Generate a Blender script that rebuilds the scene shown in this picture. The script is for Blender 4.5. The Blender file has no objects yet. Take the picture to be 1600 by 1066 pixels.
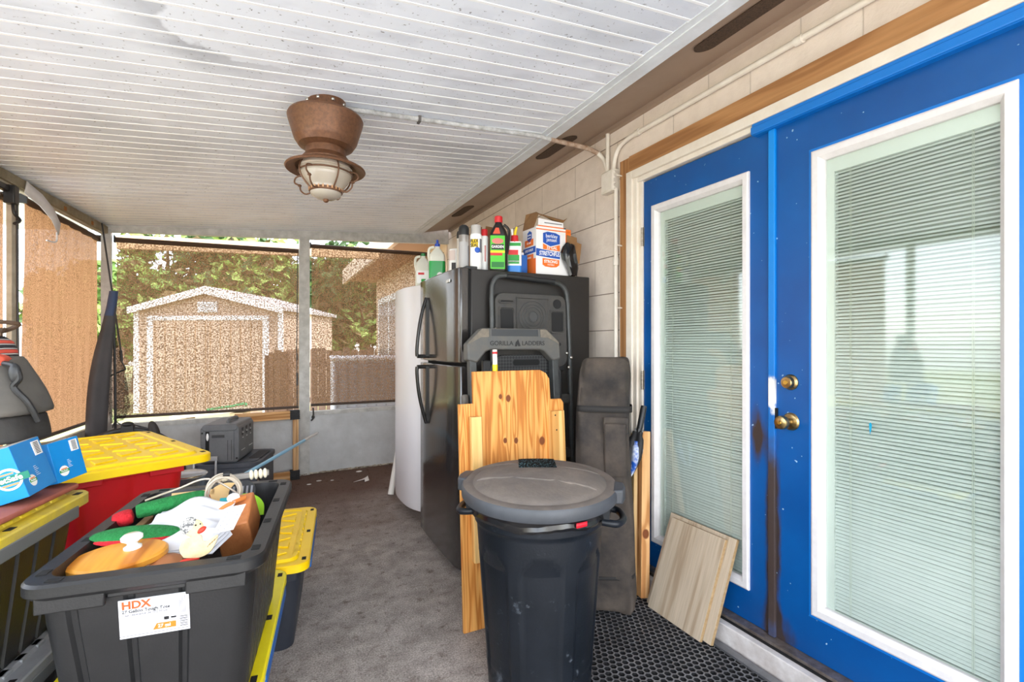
import bpy, bmesh, math, random
from mathutils import Vector, Matrix, Euler

C = bpy.context.scene.collection
SC = bpy.context.scene
PI = math.pi
R = math.radians
random.seed(7)

# ------------------------------------------------------------------ camera
YAW = math.atan(382 / 765.0)
cam_data = bpy.data.cameras.new('camera')
cam = bpy.data.objects.new('camera', cam_data)
C.objects.link(cam)
cam_data.sensor_width = 36.0
cam_data.sensor_fit = 'HORIZONTAL'
cam_data.lens = 765 / 1600 * 36
cam_data.shift_y = 5 / 1600
cam_data.clip_start = 0.05
cam.location = (0, 0, 1.25)
cam.rotation_euler = (PI / 2, 0, -YAW)
SC.camera = cam

# ------------------------------------------------------------------ world, sun, exposure
world = bpy.data.worlds.new('sky')
SC.world = world
world.use_nodes = True
wn = world.node_tree
bg = wn.nodes['Background']
sky = wn.nodes.new('ShaderNodeTexSky')
sky.sky_type = 'NISHITA'
sky.sun_disc = False
sky.sun_elevation = R(56)
sky.sun_rotation = R(146)
sky.air_density = 1.0
sky.dust_density = 1.0
sky.ozone_density = 1.0
hsv = wn.nodes.new('ShaderNodeHueSaturation')
hsv.inputs['Saturation'].default_value = 0.35
wn.links.new(sky.outputs[0], hsv.inputs['Color'])
wn.links.new(hsv.outputs[0], bg.inputs['Color'])
bg.inputs['Strength'].default_value = 0.62

sun_data = bpy.data.lights.new('sun', 'SUN')
sun_data.energy = 4.5
sun_data.angle = R(1.5)
sun_data.color = (1.0, 0.97, 0.93)
sun = bpy.data.objects.new('sun', sun_data)
C.objects.link(sun)
sun.rotation_euler = Vector((-0.30, 0.45, -0.85)).to_track_quat('-Z', 'Y').to_euler()

SC.view_settings.view_transform = 'Standard'
SC.view_settings.look = 'None'
SC.view_settings.gamma = 1.0
SC.view_settings.use_curve_mapping = False
SC.view_settings.exposure = 1.05
SC.cycles.max_bounces = 10
SC.cycles.transparent_max_bounces = 16

# ------------------------------------------------------------------ materials
def lin(c):
    r = []
    for v in c:
        v = v / 255.0
        r.append(v / 12.92 if v <= 0.04045 else ((v + 0.055) / 1.055) ** 2.4)
    return (r[0], r[1], r[2], 1.0)

MATS = {}
def mat(name, c=(200, 200, 200), rough=0.6, metal=0.0, c2=None, scale=8.0, amt=0.5, bump=0.0, bscale=None,
        spec=None, coat=0.0, stretch=None, trans=0.0, detail=5.0):
    """Principled material; c2 = second colour mixed by object-space noise."""
    if name in MATS:
        return MATS[name]
    m = bpy.data.materials.new(name)
    m.use_nodes = True
    nt = m.node_tree
    b = nt.nodes['Principled BSDF']
    b.inputs['Base Color'].default_value = lin(c)
    b.inputs['Roughness'].default_value = rough
    b.inputs['Metallic'].default_value = metal
    if spec is not None:
        b.inputs['Specular IOR Level'].default_value = spec
    if coat:
        b.inputs['Coat Weight'].default_value = coat
        b.inputs['Coat Roughness'].default_value = 0.15
    if trans:
        b.inputs['Transmission Weight'].default_value = trans
    tc = nt.nodes.new('ShaderNodeTexCoord')
    mp = nt.nodes.new('ShaderNodeMapping')
    nt.links.new(tc.outputs['Object'], mp.inputs['Vector'])
    if stretch:
        mp.inputs['Scale'].default_value = stretch
    if c2 is not None:
        n = nt.nodes.new('ShaderNodeTexNoise')
        n.inputs['Scale'].default_value = scale
        n.inputs['Detail'].default_value = detail
        n.inputs['Roughness'].default_value = 0.65
        nt.links.new(mp.outputs[0], n.inputs['Vector'])
        rp = nt.nodes.new('ShaderNodeValToRGB')
        rp.color_ramp.elements[0].position = 0.5 - 0.25 * (1.1 - amt)
        rp.color_ramp.elements[1].position = 0.5 + 0.25 * (1.1 - amt)
        rp.color_ramp.elements[0].color = lin(c)
        rp.color_ramp.elements[1].color = lin(c2)
        nt.links.new(n.outputs['Fac'], rp.inputs['Fac'])
        nt.links.new(rp.outputs['Color'], b.inputs['Base Color'])
    if bump:
        n2 = nt.nodes.new('ShaderNodeTexNoise')
        n2.inputs['Scale'].default_value = bscale or scale * 4
        n2.inputs['Detail'].default_value = 4
        nt.links.new(mp.outputs[0], n2.inputs['Vector'])
        bp = nt.nodes.new('ShaderNodeBump')
        bp.inputs['Strength'].default_value = bump
        bp.inputs['Distance'].default_value = 0.01
        nt.links.new(n2.outputs['Fac'], bp.inputs['Height'])
        nt.links.new(bp.outputs[0], b.inputs['Normal'])
    MATS[name] = m
    return m

def N(m, kind, **kw):
    n = m.node_tree.nodes.new(kind)
    for k, v in kw.items():
        if k.startswith('i_'):
            n.inputs[k[2:].replace('_', ' ')].default_value = v
        else:
            setattr(n, k, v)
    return n
def Lk(m, a, b):
    m.node_tree.links.new(a, b)
def bsdf(m):
    return m.node_tree.nodes['Principled BSDF']
def ramp(m, stops):
    n = N(m, 'ShaderNodeValToRGB')
    e = n.color_ramp.elements
    e[0].position, e[0].color = stops[0][0], stops[0][1]
    e[1].position, e[1].color = stops[-1][0], stops[-1][1]
    for p, c in stops[1:-1]:
        x = e.new(p); x.color = c
    return n
W1 = (1, 1, 1, 1); K0 = (0, 0, 0, 1)

# ------------------------------------------------------------------ mesh helpers
def new_bm():
    return bmesh.new()

def xf(loc=(0, 0, 0), rot=(0, 0, 0)):
    return Matrix.Translation(Vector(loc)) @ Euler(rot, 'XYZ').to_matrix().to_4x4()

def frame(o, x, y):
    """Matrix with origin o, x and y directions given (z = x cross y)."""
    x = Vector(x).normalized(); y = Vector(y)
    y = (y - x * y.dot(x)).normalized(); z = x.cross(y)
    M = Matrix((x, y, z)).transposed().to_4x4()
    M.translation = Vector(o)
    return M

def add_box(bm, c, s, mi=0, M=None, rot=None):
    T = Matrix.Translation(Vector(c))
    if rot: T = T @ Euler(rot, 'XYZ').to_matrix().to_4x4()
    T = T @ Matrix.Diagonal((s[0], s[1], s[2], 1))
    if M is not None: T = M @ T
    r = bmesh.ops.create_cube(bm, size=1.0, matrix=T)
    for v in r['verts']:
        for f in v.link_faces: f.material_index = mi
    return r['verts']

def bx(bm, x0, x1, y0, y1, z0, z1, mi=0, M=None):
    return add_box(bm, ((x0 + x1) / 2, (y0 + y1) / 2, (z0 + z1) / 2), (abs(x1 - x0), abs(y1 - y0), abs(z1 - z0)), mi, M)

def add_prism(bm, pts, h0, h1, mi=0, M=None):
    """Extrude a 2D polygon (local xy) from z=h0 to z=h1."""
    M = M or Matrix()
    a = [bm.verts.new(M @ Vector((p[0], p[1], h0))) for p in pts]
    b = [bm.verts.new(M @ Vector((p[0], p[1], h1))) for p in pts]
    n = len(pts); fs = []
    fs.append(bm.faces.new(list(reversed(a)))); fs.append(bm.faces.new(b))
    for i in range(n):
        j = (i + 1) % n
        fs.append(bm.faces.new((a[i], a[j], b[j], b[i])))
    for f in fs: f.material_index = mi
    return a + b

def add_rings(bm, rings, close=True, cap0=True, cap1=True, mi=0, M=None):
    """Skin a list of equal length vertex rings."""
    M = M or Matrix()
    V = [[bm.verts.new(M @ Vector(p)) for p in r] for r in rings]
    n = len(V[0]); fs = []
    for k in range(len(V) - 1):
        for i in range(n if close else n - 1):
            j = (i + 1) % n
            fs.append(bm.faces.new((V[k][i], V[k][j], V[k + 1][j], V[k + 1][i])))
    if cap0 and close: fs.append(bm.faces.new(list(reversed(V[0]))))
    if cap1 and close: fs.append(bm.faces.new(V[-1]))
    for f in fs: f.material_index = mi
    return V

def add_lathe(bm, prof, n=32, c=(0, 0, 0), mi=0, M=None, cap0=True, cap1=True, sx=1.0, sy=1.0):
    """prof = [(r, z), ...] from bottom to top."""
    rings = []
    for r, z in prof:
        r = max(r, 0.0004)
        rings.append([(c[0] + sx * r * math.cos(2 * PI * i / n), c[1] + sy * r * math.sin(2 * PI * i / n), c[2] + z) for i in range(n)])
    return add_rings(bm, rings, True, cap0, cap1, mi, M)

def add_tube(bm, pts, r, n=10, mi=0, M=None, cap=True, closed=False):
    """Tube along a polyline; r a number or one per point."""
    P = [Vector(p) for p in pts]
    rs = r if isinstance(r, (list, tuple)) else [r] * len(P)
    m = len(P)
    tang = []
    for i in range(m):
        a = P[(i - 1) % m] if closed else P[max(i - 1, 0)]
        b = P[(i + 1) % m] if closed else P[min(i + 1, m - 1)]
        t = (b - a); t = t.normalized() if t.length > 1e-9 else Vector((0, 0, 1))
        tang.append(t)
    up = Vector((0, 0, 1)) if abs(tang[0].z) < 0.9 else Vector((1, 0, 0))
    u = (up - tang[0] * up.dot(tang[0])).normalized()
    rings = []
    for i in range(m):
        t = tang[i]
        u = (u - t * u.dot(t))
        u = u.normalized() if u.length > 1e-6 else t.orthogonal().normalized()
        w = t.cross(u)
        rings.append([P[i] + (u * math.cos(2 * PI * k / n) + w * math.sin(2 * PI * k / n)) * rs[i] for k in range(n)])
    if closed: rings.append(rings[0])
    return add_rings(bm, rings, True, cap and not closed, cap and not closed, mi, M)

def bez(pts, n=8):
    """Smooth (Catmull-Rom) curve through points."""
    P = [Vector(p) for p in pts]
    out = []
    for i in range(len(P) - 1):
        p0 = P[max(i - 1, 0)]; p1 = P[i]; p2 = P[i + 1]; p3 = P[min(i + 2, len(P) - 1)]
        for k in range(n):
            t = k / n
            out.append(0.5 * ((2 * p1) + (p2 - p0) * t + (2 * p0 - 5 * p1 + 4 * p2 - p3) * t * t + (3 * p1 - p0 - 3 * p2 + p3) * t ** 3))
    out.append(P[-1])
    return out

def add_ball(bm, c, s, mi=0, M=None, u=20, v=12, rot=None):
    T = Matrix.Translation(Vector(c))
    if rot: T = T @ Euler(rot, 'XYZ').to_matrix().to_4x4()
    T = T @ Matrix.Diagonal((s[0], s[1], s[2], 1))
    if M is not None: T = M @ T
    r = bmesh.ops.create_uvsphere(bm, u_segments=u, v_segments=v, radius=1.0, matrix=T)
    for vv in r['verts']:
        for f in vv.link_faces: f.material_index = mi
    return r['verts']

def rrect(w, h, r, n=6, cx=0.0, cy=0.0):
    """Rounded rectangle outline, counter-clockwise."""
    p = []
    for (sx, sy, a0) in ((1, 1, 0), (-1, 1, 90), (-1, -1, 180), (1, -1, 270)):
        for k in range(n + 1):
            a = R(a0 + 90 * k / n)
            p.append((cx + sx * (w / 2 - r) + r * math.cos(a), cy + sy * (h / 2 - r) + r * math.sin(a)))
    return p

SPLIT = {'end_grip', 'coupling', 'screw', 'rivet', 'foot', 'rubber_foot', 'step', 'wheel', 'bracket', 'flap', 'rail', 'block', 'barge_board',
         'lid_rib', 'nail', 'handle_shoulder', 'side_latch', 'eye', 'ivory_grip', 'crossbar', 'torn_card', 'rib_tips', 'latch', 'pane', 'upright', 'tray_well', 'cord', 'lid_slot', 'rim_slot', 'clip'}
def islands(bm):
    bm.verts.index_update()
    seen, out = set(), []
    for v in bm.verts:
        if v in seen: continue
        st, g = [v], []
        seen.add(v)
        while st:
            q = st.pop(); g.append(q)
            for e in q.link_edges:
                w = e.other_vert(q)
                if w not in seen: seen.add(w); st.append(w)
        out.append(g)
    return out

def obj(name, bm, mats, parent=None, smooth=True, bevel=0.0, angle=38, seg=2, sub=0, solid=0.0, done=False):
    if name in SPLIT and not done:
        isl = islands(bm)
        if len(isl) > 1:
            bms = []
            for grp in isl:
                b2 = bm.copy(); b2.verts.ensure_lookup_table()
                keep = set(v.index for v in grp)
                bmesh.ops.delete(b2, geom=[v for v in b2.verts if v.index not in keep], context='VERTS')
                bms.append(b2)
            bm.free()
            return [obj(name, q, mats, parent, smooth, bevel, angle, seg, sub, solid, True) for q in bms][0]
    me = bpy.data.meshes.new(name)
    bmesh.ops.recalc_face_normals(bm, faces=bm.faces[:])
    bm.to_mesh(me); bm.free()
    if not isinstance(mats, (list, tuple)): mats = [mats]
    for m in mats: me.materials.append(m)
    if smooth:
        for p in me.polygons: p.use_smooth = True
        me.set_sharp_from_angle(angle=R(angle))
    o = bpy.data.objects.new(name, me)
    C.objects.link(o)
    if parent is not None: o.parent = parent
    if solid:
        md = o.modifiers.new('thickness', 'SOLIDIFY'); md.thickness = solid; md.offset = 0
    if sub:
        md = o.modifiers.new('smooth', 'SUBSURF'); md.levels = sub; md.render_levels = sub
    if bevel:
        md = o.modifiers.new('bevel', 'BEVEL'); md.width = bevel; md.segments = seg
        md.limit_method = 'ANGLE'; md.angle_limit = R(35)
    return o

def tag(o, label, cat, group=None, kind=None):
    o['label'] = label; o['category'] = cat
    if group: o['group'] = group
    if kind: o['kind'] = kind
    return o

def thing(name, label, cat, loc=(0, 0, 0), rot=(0, 0, 0), group=None):
    o = bpy.data.objects.new(name, None)
    C.objects.link(o)
    o.empty_display_size = 0.05
    o.location = loc
    o.rotation_euler = rot if isinstance(rot, (tuple, list)) else (0, 0, rot)
    return tag(o, label, cat, group)

def struct(name, bm, m, parent=None, **kw):
    o = obj(name, bm, m, parent, **kw)
    if parent is None: o['kind'] = 'structure'
    return o

def text(name, body, size, M, m, parent, align='CENTER', sx=1.0, ext=0.0004, bold=0.0, shear=0.0):
    """Lettering, its baseline frame given by the matrix M in the parent's space."""
    cu = bpy.data.curves.new(name, 'FONT')
    cu.body = body; cu.size = size; cu.align_x = align; cu.align_y = 'CENTER'
    cu.extrude = ext; cu.offset = bold; cu.shear = shear
    cu.resolution_u = 3
    cu.materials.append(m)
    tmp = bpy.data.objects.new(name, cu)
    C.objects.link(tmp)
    bpy.context.view_layer.update()
    me = bpy.data.meshes.new_from_object(tmp)
    bpy.data.objects.remove(tmp)
    bpy.data.curves.remove(cu)
    me.name = name
    if not me.materials: me.materials.append(m)
    o = bpy.data.objects.new(name, me)
    C.objects.link(o)
    o.parent = parent
    o.matrix_local = M @ Matrix.Diagonal((sx, 1, 1, 1))
    return o

def plate(bm, M, x0, x1, y0, y1, t=0.0006, mi=0, z=0.0):
    return bx(bm, x0, x1, y0, y1, z - t / 2, z + t / 2, mi, M)

# ------------------------------------------------------------------ shared materials
def make_carpet():
    m = mat('carpet', (190, 181, 174), 0.95, c2=(158, 149, 142), scale=9, amt=0.55, bump=0.6, bscale=420, spec=0.1)
    b = bsdf(m)
    src = b.inputs['Base Color'].links[0].from_socket
    tc = N(m, 'ShaderNodeTexCoord')
    sep = N(m, 'ShaderNodeSeparateXYZ'); Lk(m, tc.outputs['Object'], sep.inputs[0])
    n = N(m, 'ShaderNodeTexNoise', i_Scale=1.6, i_Detail=6.0); Lk(m, tc.outputs['Object'], n.inputs['Vector'])
    ad = N(m, 'ShaderNodeMath', operation='MULTIPLY_ADD'); ad.inputs[1].default_value = 1.6
    Lk(m, n.outputs['Fac'], ad.inputs[0]); Lk(m, sep.outputs['Y'], ad.inputs[2])
    mr = N(m, 'ShaderNodeMapRange'); mr.inputs['From Min'].default_value = 4.0; mr.inputs['From Max'].default_value = 5.2
    Lk(m, ad.outputs[0], mr.inputs['Value'])
    mx = N(m, 'ShaderNodeMixRGB'); mx.inputs['Color2'].default_value = lin((118, 96, 86))
    Lk(m, mr.outputs[0], mx.inputs['Fac']); Lk(m, src, mx.inputs['Color1'])
    # fine pile grain and darker blotches
    g = N(m, 'ShaderNodeTexNoise', i_Scale=150.0, i_Detail=3.0); Lk(m, tc.outputs['Object'], g.inputs['Vector'])
    rg = ramp(m, [(0.3, (0.55, 0.55, 0.55, 1)), (0.7, (1.3, 1.3, 1.3, 1))]); Lk(m, g.outputs['Fac'], rg.inputs['Fac'])
    mu = N(m, 'ShaderNodeMixRGB', blend_type='MULTIPLY'); mu.inputs['Fac'].default_value = 1
    Lk(m, mx.outputs[0], mu.inputs['Color1']); Lk(m, rg.outputs[0], mu.inputs['Color2'])
    g2 = N(m, 'ShaderNodeTexNoise', i_Scale=22.0, i_Detail=4.0); Lk(m, tc.outputs['Object'], g2.inputs['Vector'])
    r2 = ramp(m, [(0.28, (0.6, 0.56, 0.53, 1)), (0.42, W1)]); Lk(m, g2.outputs['Fac'], r2.inputs['Fac'])
    mu2 = N(m, 'ShaderNodeMixRGB', blend_type='MULTIPLY'); mu2.inputs['Fac'].default_value = 1
    Lk(m, mu.outputs[0], mu2.inputs['Color1']); Lk(m, r2.outputs[0], mu2.inputs['Color2'])
    Lk(m, mu2.outputs[0], b.inputs['Base Color'])
    return m

def make_block():
    m = mat('painted_block', (219, 206, 193), 0.75, spec=0.25)
    b = bsdf(m)
    tc = N(m, 'ShaderNodeTexCoord')
    sep = N(m, 'ShaderNodeSeparateXYZ'); Lk(m, tc.outputs['Object'], sep.inputs[0])
    cb = N(m, 'ShaderNodeCombineXYZ'); Lk(m, sep.outputs['Y'], cb.inputs['X']); Lk(m, sep.outputs['Z'], cb.inputs['Y'])
    mp = N(m, 'ShaderNodeMapping'); mp.inputs['Location'].default_value = (0.13, -0.035, 0); Lk(m, cb.outputs[0], mp.inputs['Vector'])
    br = N(m, 'ShaderNodeTexBrick'); br.offset = 0.5
    br.inputs['Scale'].default_value = 1.0; br.inputs['Brick Width'].default_value = 0.432; br.inputs['Row Height'].default_value = 0.216
    br.inputs['Mortar Size'].default_value = 0.0032; br.inputs['Mortar Smooth'].default_value = 0.3
    Lk(m, mp.outputs[0], br.inputs['Vector'])
    br.inputs['Color1'].default_value = lin((234, 221, 209)); br.inputs['Color2'].default_value = lin((228, 214, 201))
    br.inputs['Mortar'].default_value = lin((208, 195, 182))
    rw = N(m, 'ShaderNodeTexBrick'); rw.offset = 0.0            # course joints only, drawn stronger
    rw.inputs['Scale'].default_value = 1.0; rw.inputs['Brick Width'].default_value = 90.0; rw.inputs['Row Height'].default_value = 0.216
    rw.inputs['Mortar Size'].default_value = 0.003; rw.inputs['Mortar Smooth'].default_value = 0.3; Lk(m, mp.outputs[0], rw.inputs['Vector'])
    jx = N(m, 'ShaderNodeMixRGB'); Lk(m, rw.outputs['Fac'], jx.inputs['Fac']); Lk(m, br.outputs['Color'], jx.inputs['Color1']); jx.inputs['Color2'].default_value = lin((146, 128, 114))
    n = N(m, 'ShaderNodeTexNoise', i_Scale=14.0, i_Detail=6.0); Lk(m, tc.outputs['Object'], n.inputs['Vector'])
    rp = ramp(m, [(0.3, (0.86, 0.84, 0.82, 1)), (0.6, W1)]); Lk(m, n.outputs['Fac'], rp.inputs['Fac'])
    mu = N(m, 'ShaderNodeMixRGB', blend_type='MULTIPLY'); mu.inputs['Fac'].default_value = 0.6
    Lk(m, jx.outputs[0], mu.inputs['Color1']); Lk(m, rp.outputs[0], mu.inputs['Color2'])
    Lk(m, mu.outputs[0], b.inputs['Base Color'])
    bp = N(m, 'ShaderNodeBump', i_Strength=0.5, i_Distance=0.012); bp.invert = True
    ad = N(m, 'ShaderNodeMath', operation='MULTIPLY_ADD'); ad.inputs[1].default_value = 0.25
    n2 = N(m, 'ShaderNodeTexNoise', i_Scale=70.0, i_Detail=3.0); Lk(m, tc.outputs['Object'], n2.inputs['Vector'])
    Lk(m, n2.outputs['Fac'], ad.inputs[0]); Lk(m, br.outputs['Fac'], ad.inputs[2])
    Lk(m, ad.outputs[0], bp.inputs['Height']); Lk(m, bp.outputs[0], b.inputs['Normal'])
    return m

def make_ceiling():
    m = mat('ceiling_panel', (232, 235, 238), 0.33, spec=0.45)
    b = bsdf(m)
    tc = N(m, 'ShaderNodeTexCoord')
    def layer(prev, scale, stops, loc=(0, 0, 0), sc=(1, 1, 1), detail=5.0):
        mp = N(m, 'ShaderNodeMapping'); mp.inputs['Location'].default_value = loc; mp.inputs['Scale'].default_value = sc
        Lk(m, tc.outputs['Object'], mp.inputs['Vector'])
        n = N(m, 'ShaderNodeTexNoise', i_Scale=scale, i_Detail=detail); Lk(m, mp.outputs[0], n.inputs['Vector'])
        rp = ramp(m, stops); Lk(m, n.outputs['Fac'], rp.inputs['Fac'])
        mu = N(m, 'ShaderNodeMixRGB', blend_type='MULTIPLY'); mu.inputs['Fac'].default_value = 1.0
        if prev is None: mu.inputs['Color1'].default_value = lin((238, 244, 254))
        else: Lk(m, prev, mu.inputs['Color1'])
        Lk(m, rp.outputs[0], mu.inputs['Color2'])
        return mu.outputs[0]
    p = layer(None, 1.1, [(0.33, (0.78, 0.79, 0.80, 1)), (0.52, W1)], (3.1, 0.4, 0))
    p = layer(p, 5.0, [(0.3, (0.88, 0.88, 0.89, 1)), (0.48, W1)], (1, 7, 0), (1, 2, 1))
    p = layer(p, 75.0, [(0.27, (0.35, 0.34, 0.33, 1)), (0.33, W1)], (0, 0, 3), detail=2.0)
    # curved grey smears with a darker rim
    sep = N(m, 'ShaderNodeSeparateXYZ'); Lk(m, tc.outputs['Object'], sep.inputs[0])
    def sub(sock, v, k=1.0):
        a = N(m, 'ShaderNodeMath', operation='SUBTRACT'); Lk(m, sock, a.inputs[0]); a.inputs[1].default_value = v
        c = N(m, 'ShaderNodeMath', operation='MULTIPLY'); Lk(m, a.outputs[0], c.inputs[0]); c.inputs[1].default_value = k
        return c.outputs[0]
    def grey_smear(prev, x, y, kx, ky, r0, r1, dark, ysign=None):
        dx, dy = sub(sep.outputs['X'], x, kx), sub(sep.outputs['Y'], y, ky)
        cb = N(m, 'ShaderNodeCombineXYZ'); Lk(m, dx, cb.inputs[0]); Lk(m, dy, cb.inputs[1])
        ln = N(m, 'ShaderNodeVectorMath', operation='LENGTH'); Lk(m, cb.outputs[0], ln.inputs[0])
        nn = N(m, 'ShaderNodeTexNoise', i_Scale=7.0, i_Detail=5.0); Lk(m, tc.outputs['Object'], nn.inputs['Vector'])
        ad = N(m, 'ShaderNodeMath', operation='MULTIPLY_ADD'); ad.inputs[1].default_value = 0.35
        Lk(m, nn.outputs['Fac'], ad.inputs[0]); Lk(m, ln.outputs['Value'], ad.inputs[2])
        rp = ramp(m, [(0.0, W1), (r0, W1), (r0 + 0.02, dark), (r1, W1)]); Lk(m, ad.outputs[0], rp.inputs['Fac'])
        # fades off towards one side
        fm = N(m, 'ShaderNodeMapRange'); fm.inputs['From Min'].default_value = -0.15; fm.inputs['From Max'].default_value = 0.35
        Lk(m, dx if ysign is None else dy, fm.inputs['Value']); 
        fm.inputs['To Min'].default_value = 1.0; fm.inputs['To Max'].default_value = 0.0
        mu = N(m, 'ShaderNodeMixRGB', blend_type='MULTIPLY'); Lk(m, fm.outputs[0], mu.inputs['Fac'])
        Lk(m, prev, mu.inputs['Color1']); Lk(m, rp.outputs[0], mu.inputs['Color2'])
        return mu.outputs[0]
    p = grey_smear(p, -0.05, 1.72, 1.3, 1.0, 0.52, 0.72, (0.66, 0.66, 0.67, 1))
    p = grey_smear(p, 0.75, 2.75, 1.0, 2.4, 0.1, 0.75, (0.6, 0.6, 0.61, 1), 1)
    Lk(m, p, b.inputs['Base Color'])
    bp = N(m, 'ShaderNodeBump', i_Strength=0.12, i_Distance=0.004)
    wv = N(m, 'ShaderNodeTexNoise', i_Scale=24.0); Lk(m, tc.outputs['Object'], wv.inputs['Vector'])
    Lk(m, wv.outputs['Fac'], bp.inputs['Height']); Lk(m, bp.outputs[0], b.inputs['Normal'])
    return m

def make_shade(name, c1, c2, a0, a1, scale=95.0, trans=0.5):
    """Open-weave sun screen fabric: part see-through, part diffusing."""
    m = bpy.data.materials.new(name); m.use_nodes = True
    nt = m.node_tree; nt.nodes.clear()
    out = nt.nodes.new('ShaderNodeOutputMaterial')
    tc = N(m, 'ShaderNodeTexCoord')
    n = N(m, 'ShaderNodeTexNoise', i_Scale=scale, i_Detail=1.5); Lk(m, tc.outputs['Object'], n.inputs['Vector'])
    mp = N(m, 'ShaderNodeMapping'); mp.inputs['Scale'].default_value = (22, 22, 1.2); Lk(m, tc.outputs['Object'], mp.inputs['Vector'])
    st = N(m, 'ShaderNodeTexNoise', i_Scale=1.0, i_Detail=3.0); Lk(m, mp.outputs[0], st.inputs['Vector'])
    cr = ramp(m, [(0.2, lin(c1)), (0.8, lin(c2))]); Lk(m, st.outputs['Fac'], cr.inputs['Fac'])
    gn = N(m, 'ShaderNodeTexNoise', i_Scale=scale * 1.3, i_Detail=2.0); Lk(m, tc.outputs['Object'], gn.inputs['Vector'])
    gr = ramp(m, [(0.34, (0.62, 0.60, 0.58, 1)), (0.64, (1.25, 1.25, 1.25, 1))]); Lk(m, gn.outputs['Fac'], gr.inputs['Fac'])
    gm = N(m, 'ShaderNodeMixRGB', blend_type='MULTIPLY'); gm.inputs['Fac'].default_value = 1.0
    Lk(m, cr.outputs[0], gm.inputs['Color1']); Lk(m, gr.outputs[0], gm.inputs['Color2']); cr = gm
    d = N(m, 'ShaderNodeBsdfDiffuse'); t = N(m, 'ShaderNodeBsdfTranslucent'); Lk(m, cr.outputs[0], d.inputs[0]); Lk(m, cr.outputs[0], t.inputs[0])
    mx = N(m, 'ShaderNodeMixShader'); mx.inputs[0].default_value = trans
    Lk(m, d.outputs[0], mx.inputs[1]); Lk(m, t.outputs[0], mx.inputs[2])
    tr = N(m, 'ShaderNodeBsdfTransparent')
    mr = N(m, 'ShaderNodeMapRange'); mr.inputs['From Min'].default_value = 0.38; mr.inputs['From Max'].default_value = 0.62
    mr.inputs['To Min'].default_value = a0; mr.inputs['To Max'].default_value = a1
    Lk(m, n.outputs['Fac'], mr.inputs['Value'])
    m2 = N(m, 'ShaderNodeMixShader'); Lk(m, mr.outputs[0], m2.inputs[0]); Lk(m, tr.outputs[0], m2.inputs[1]); Lk(m, mx.outputs[0], m2.inputs[2])
    Lk(m, m2.outputs[0], out.inputs['Surface'])
    return m

def make_pane(name='door_pane', refl=0.045, tint=(251, 254, 252)):
    """Thin window pane: mostly see-through with a faint mirror."""
    m = bpy.data.materials.new(name); m.use_nodes = True
    nt = m.node_tree; nt.nodes.clear()
    out = nt.nodes.new('ShaderNodeOutputMaterial')
    tr = N(m, 'ShaderNodeBsdfTransparent'); tr.inputs[0].default_value = lin(tint)
    gl = N(m, 'ShaderNodeBsdfGlossy'); gl.inputs['Roughness'].default_value = 0.04
    fr = N(m, 'ShaderNodeFresnel'); fr.inputs['IOR'].default_value = 1.3
    ad = N(m, 'ShaderNodeMath', operation='MULTIPLY_ADD'); ad.inputs[1].default_value = 0.4; ad.inputs[2].default_value = refl; Lk(m, fr.outputs[0], ad.inputs[0])
    mx = N(m, 'ShaderNodeMixShader'); Lk(m, ad.outputs[0], mx.inputs[0]); Lk(m, tr.outputs[0], mx.inputs[1]); Lk(m, gl.outputs[0], mx.inputs[2])
    Lk(m, mx.outputs[0], out.inputs['Surface'])
    return m

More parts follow.
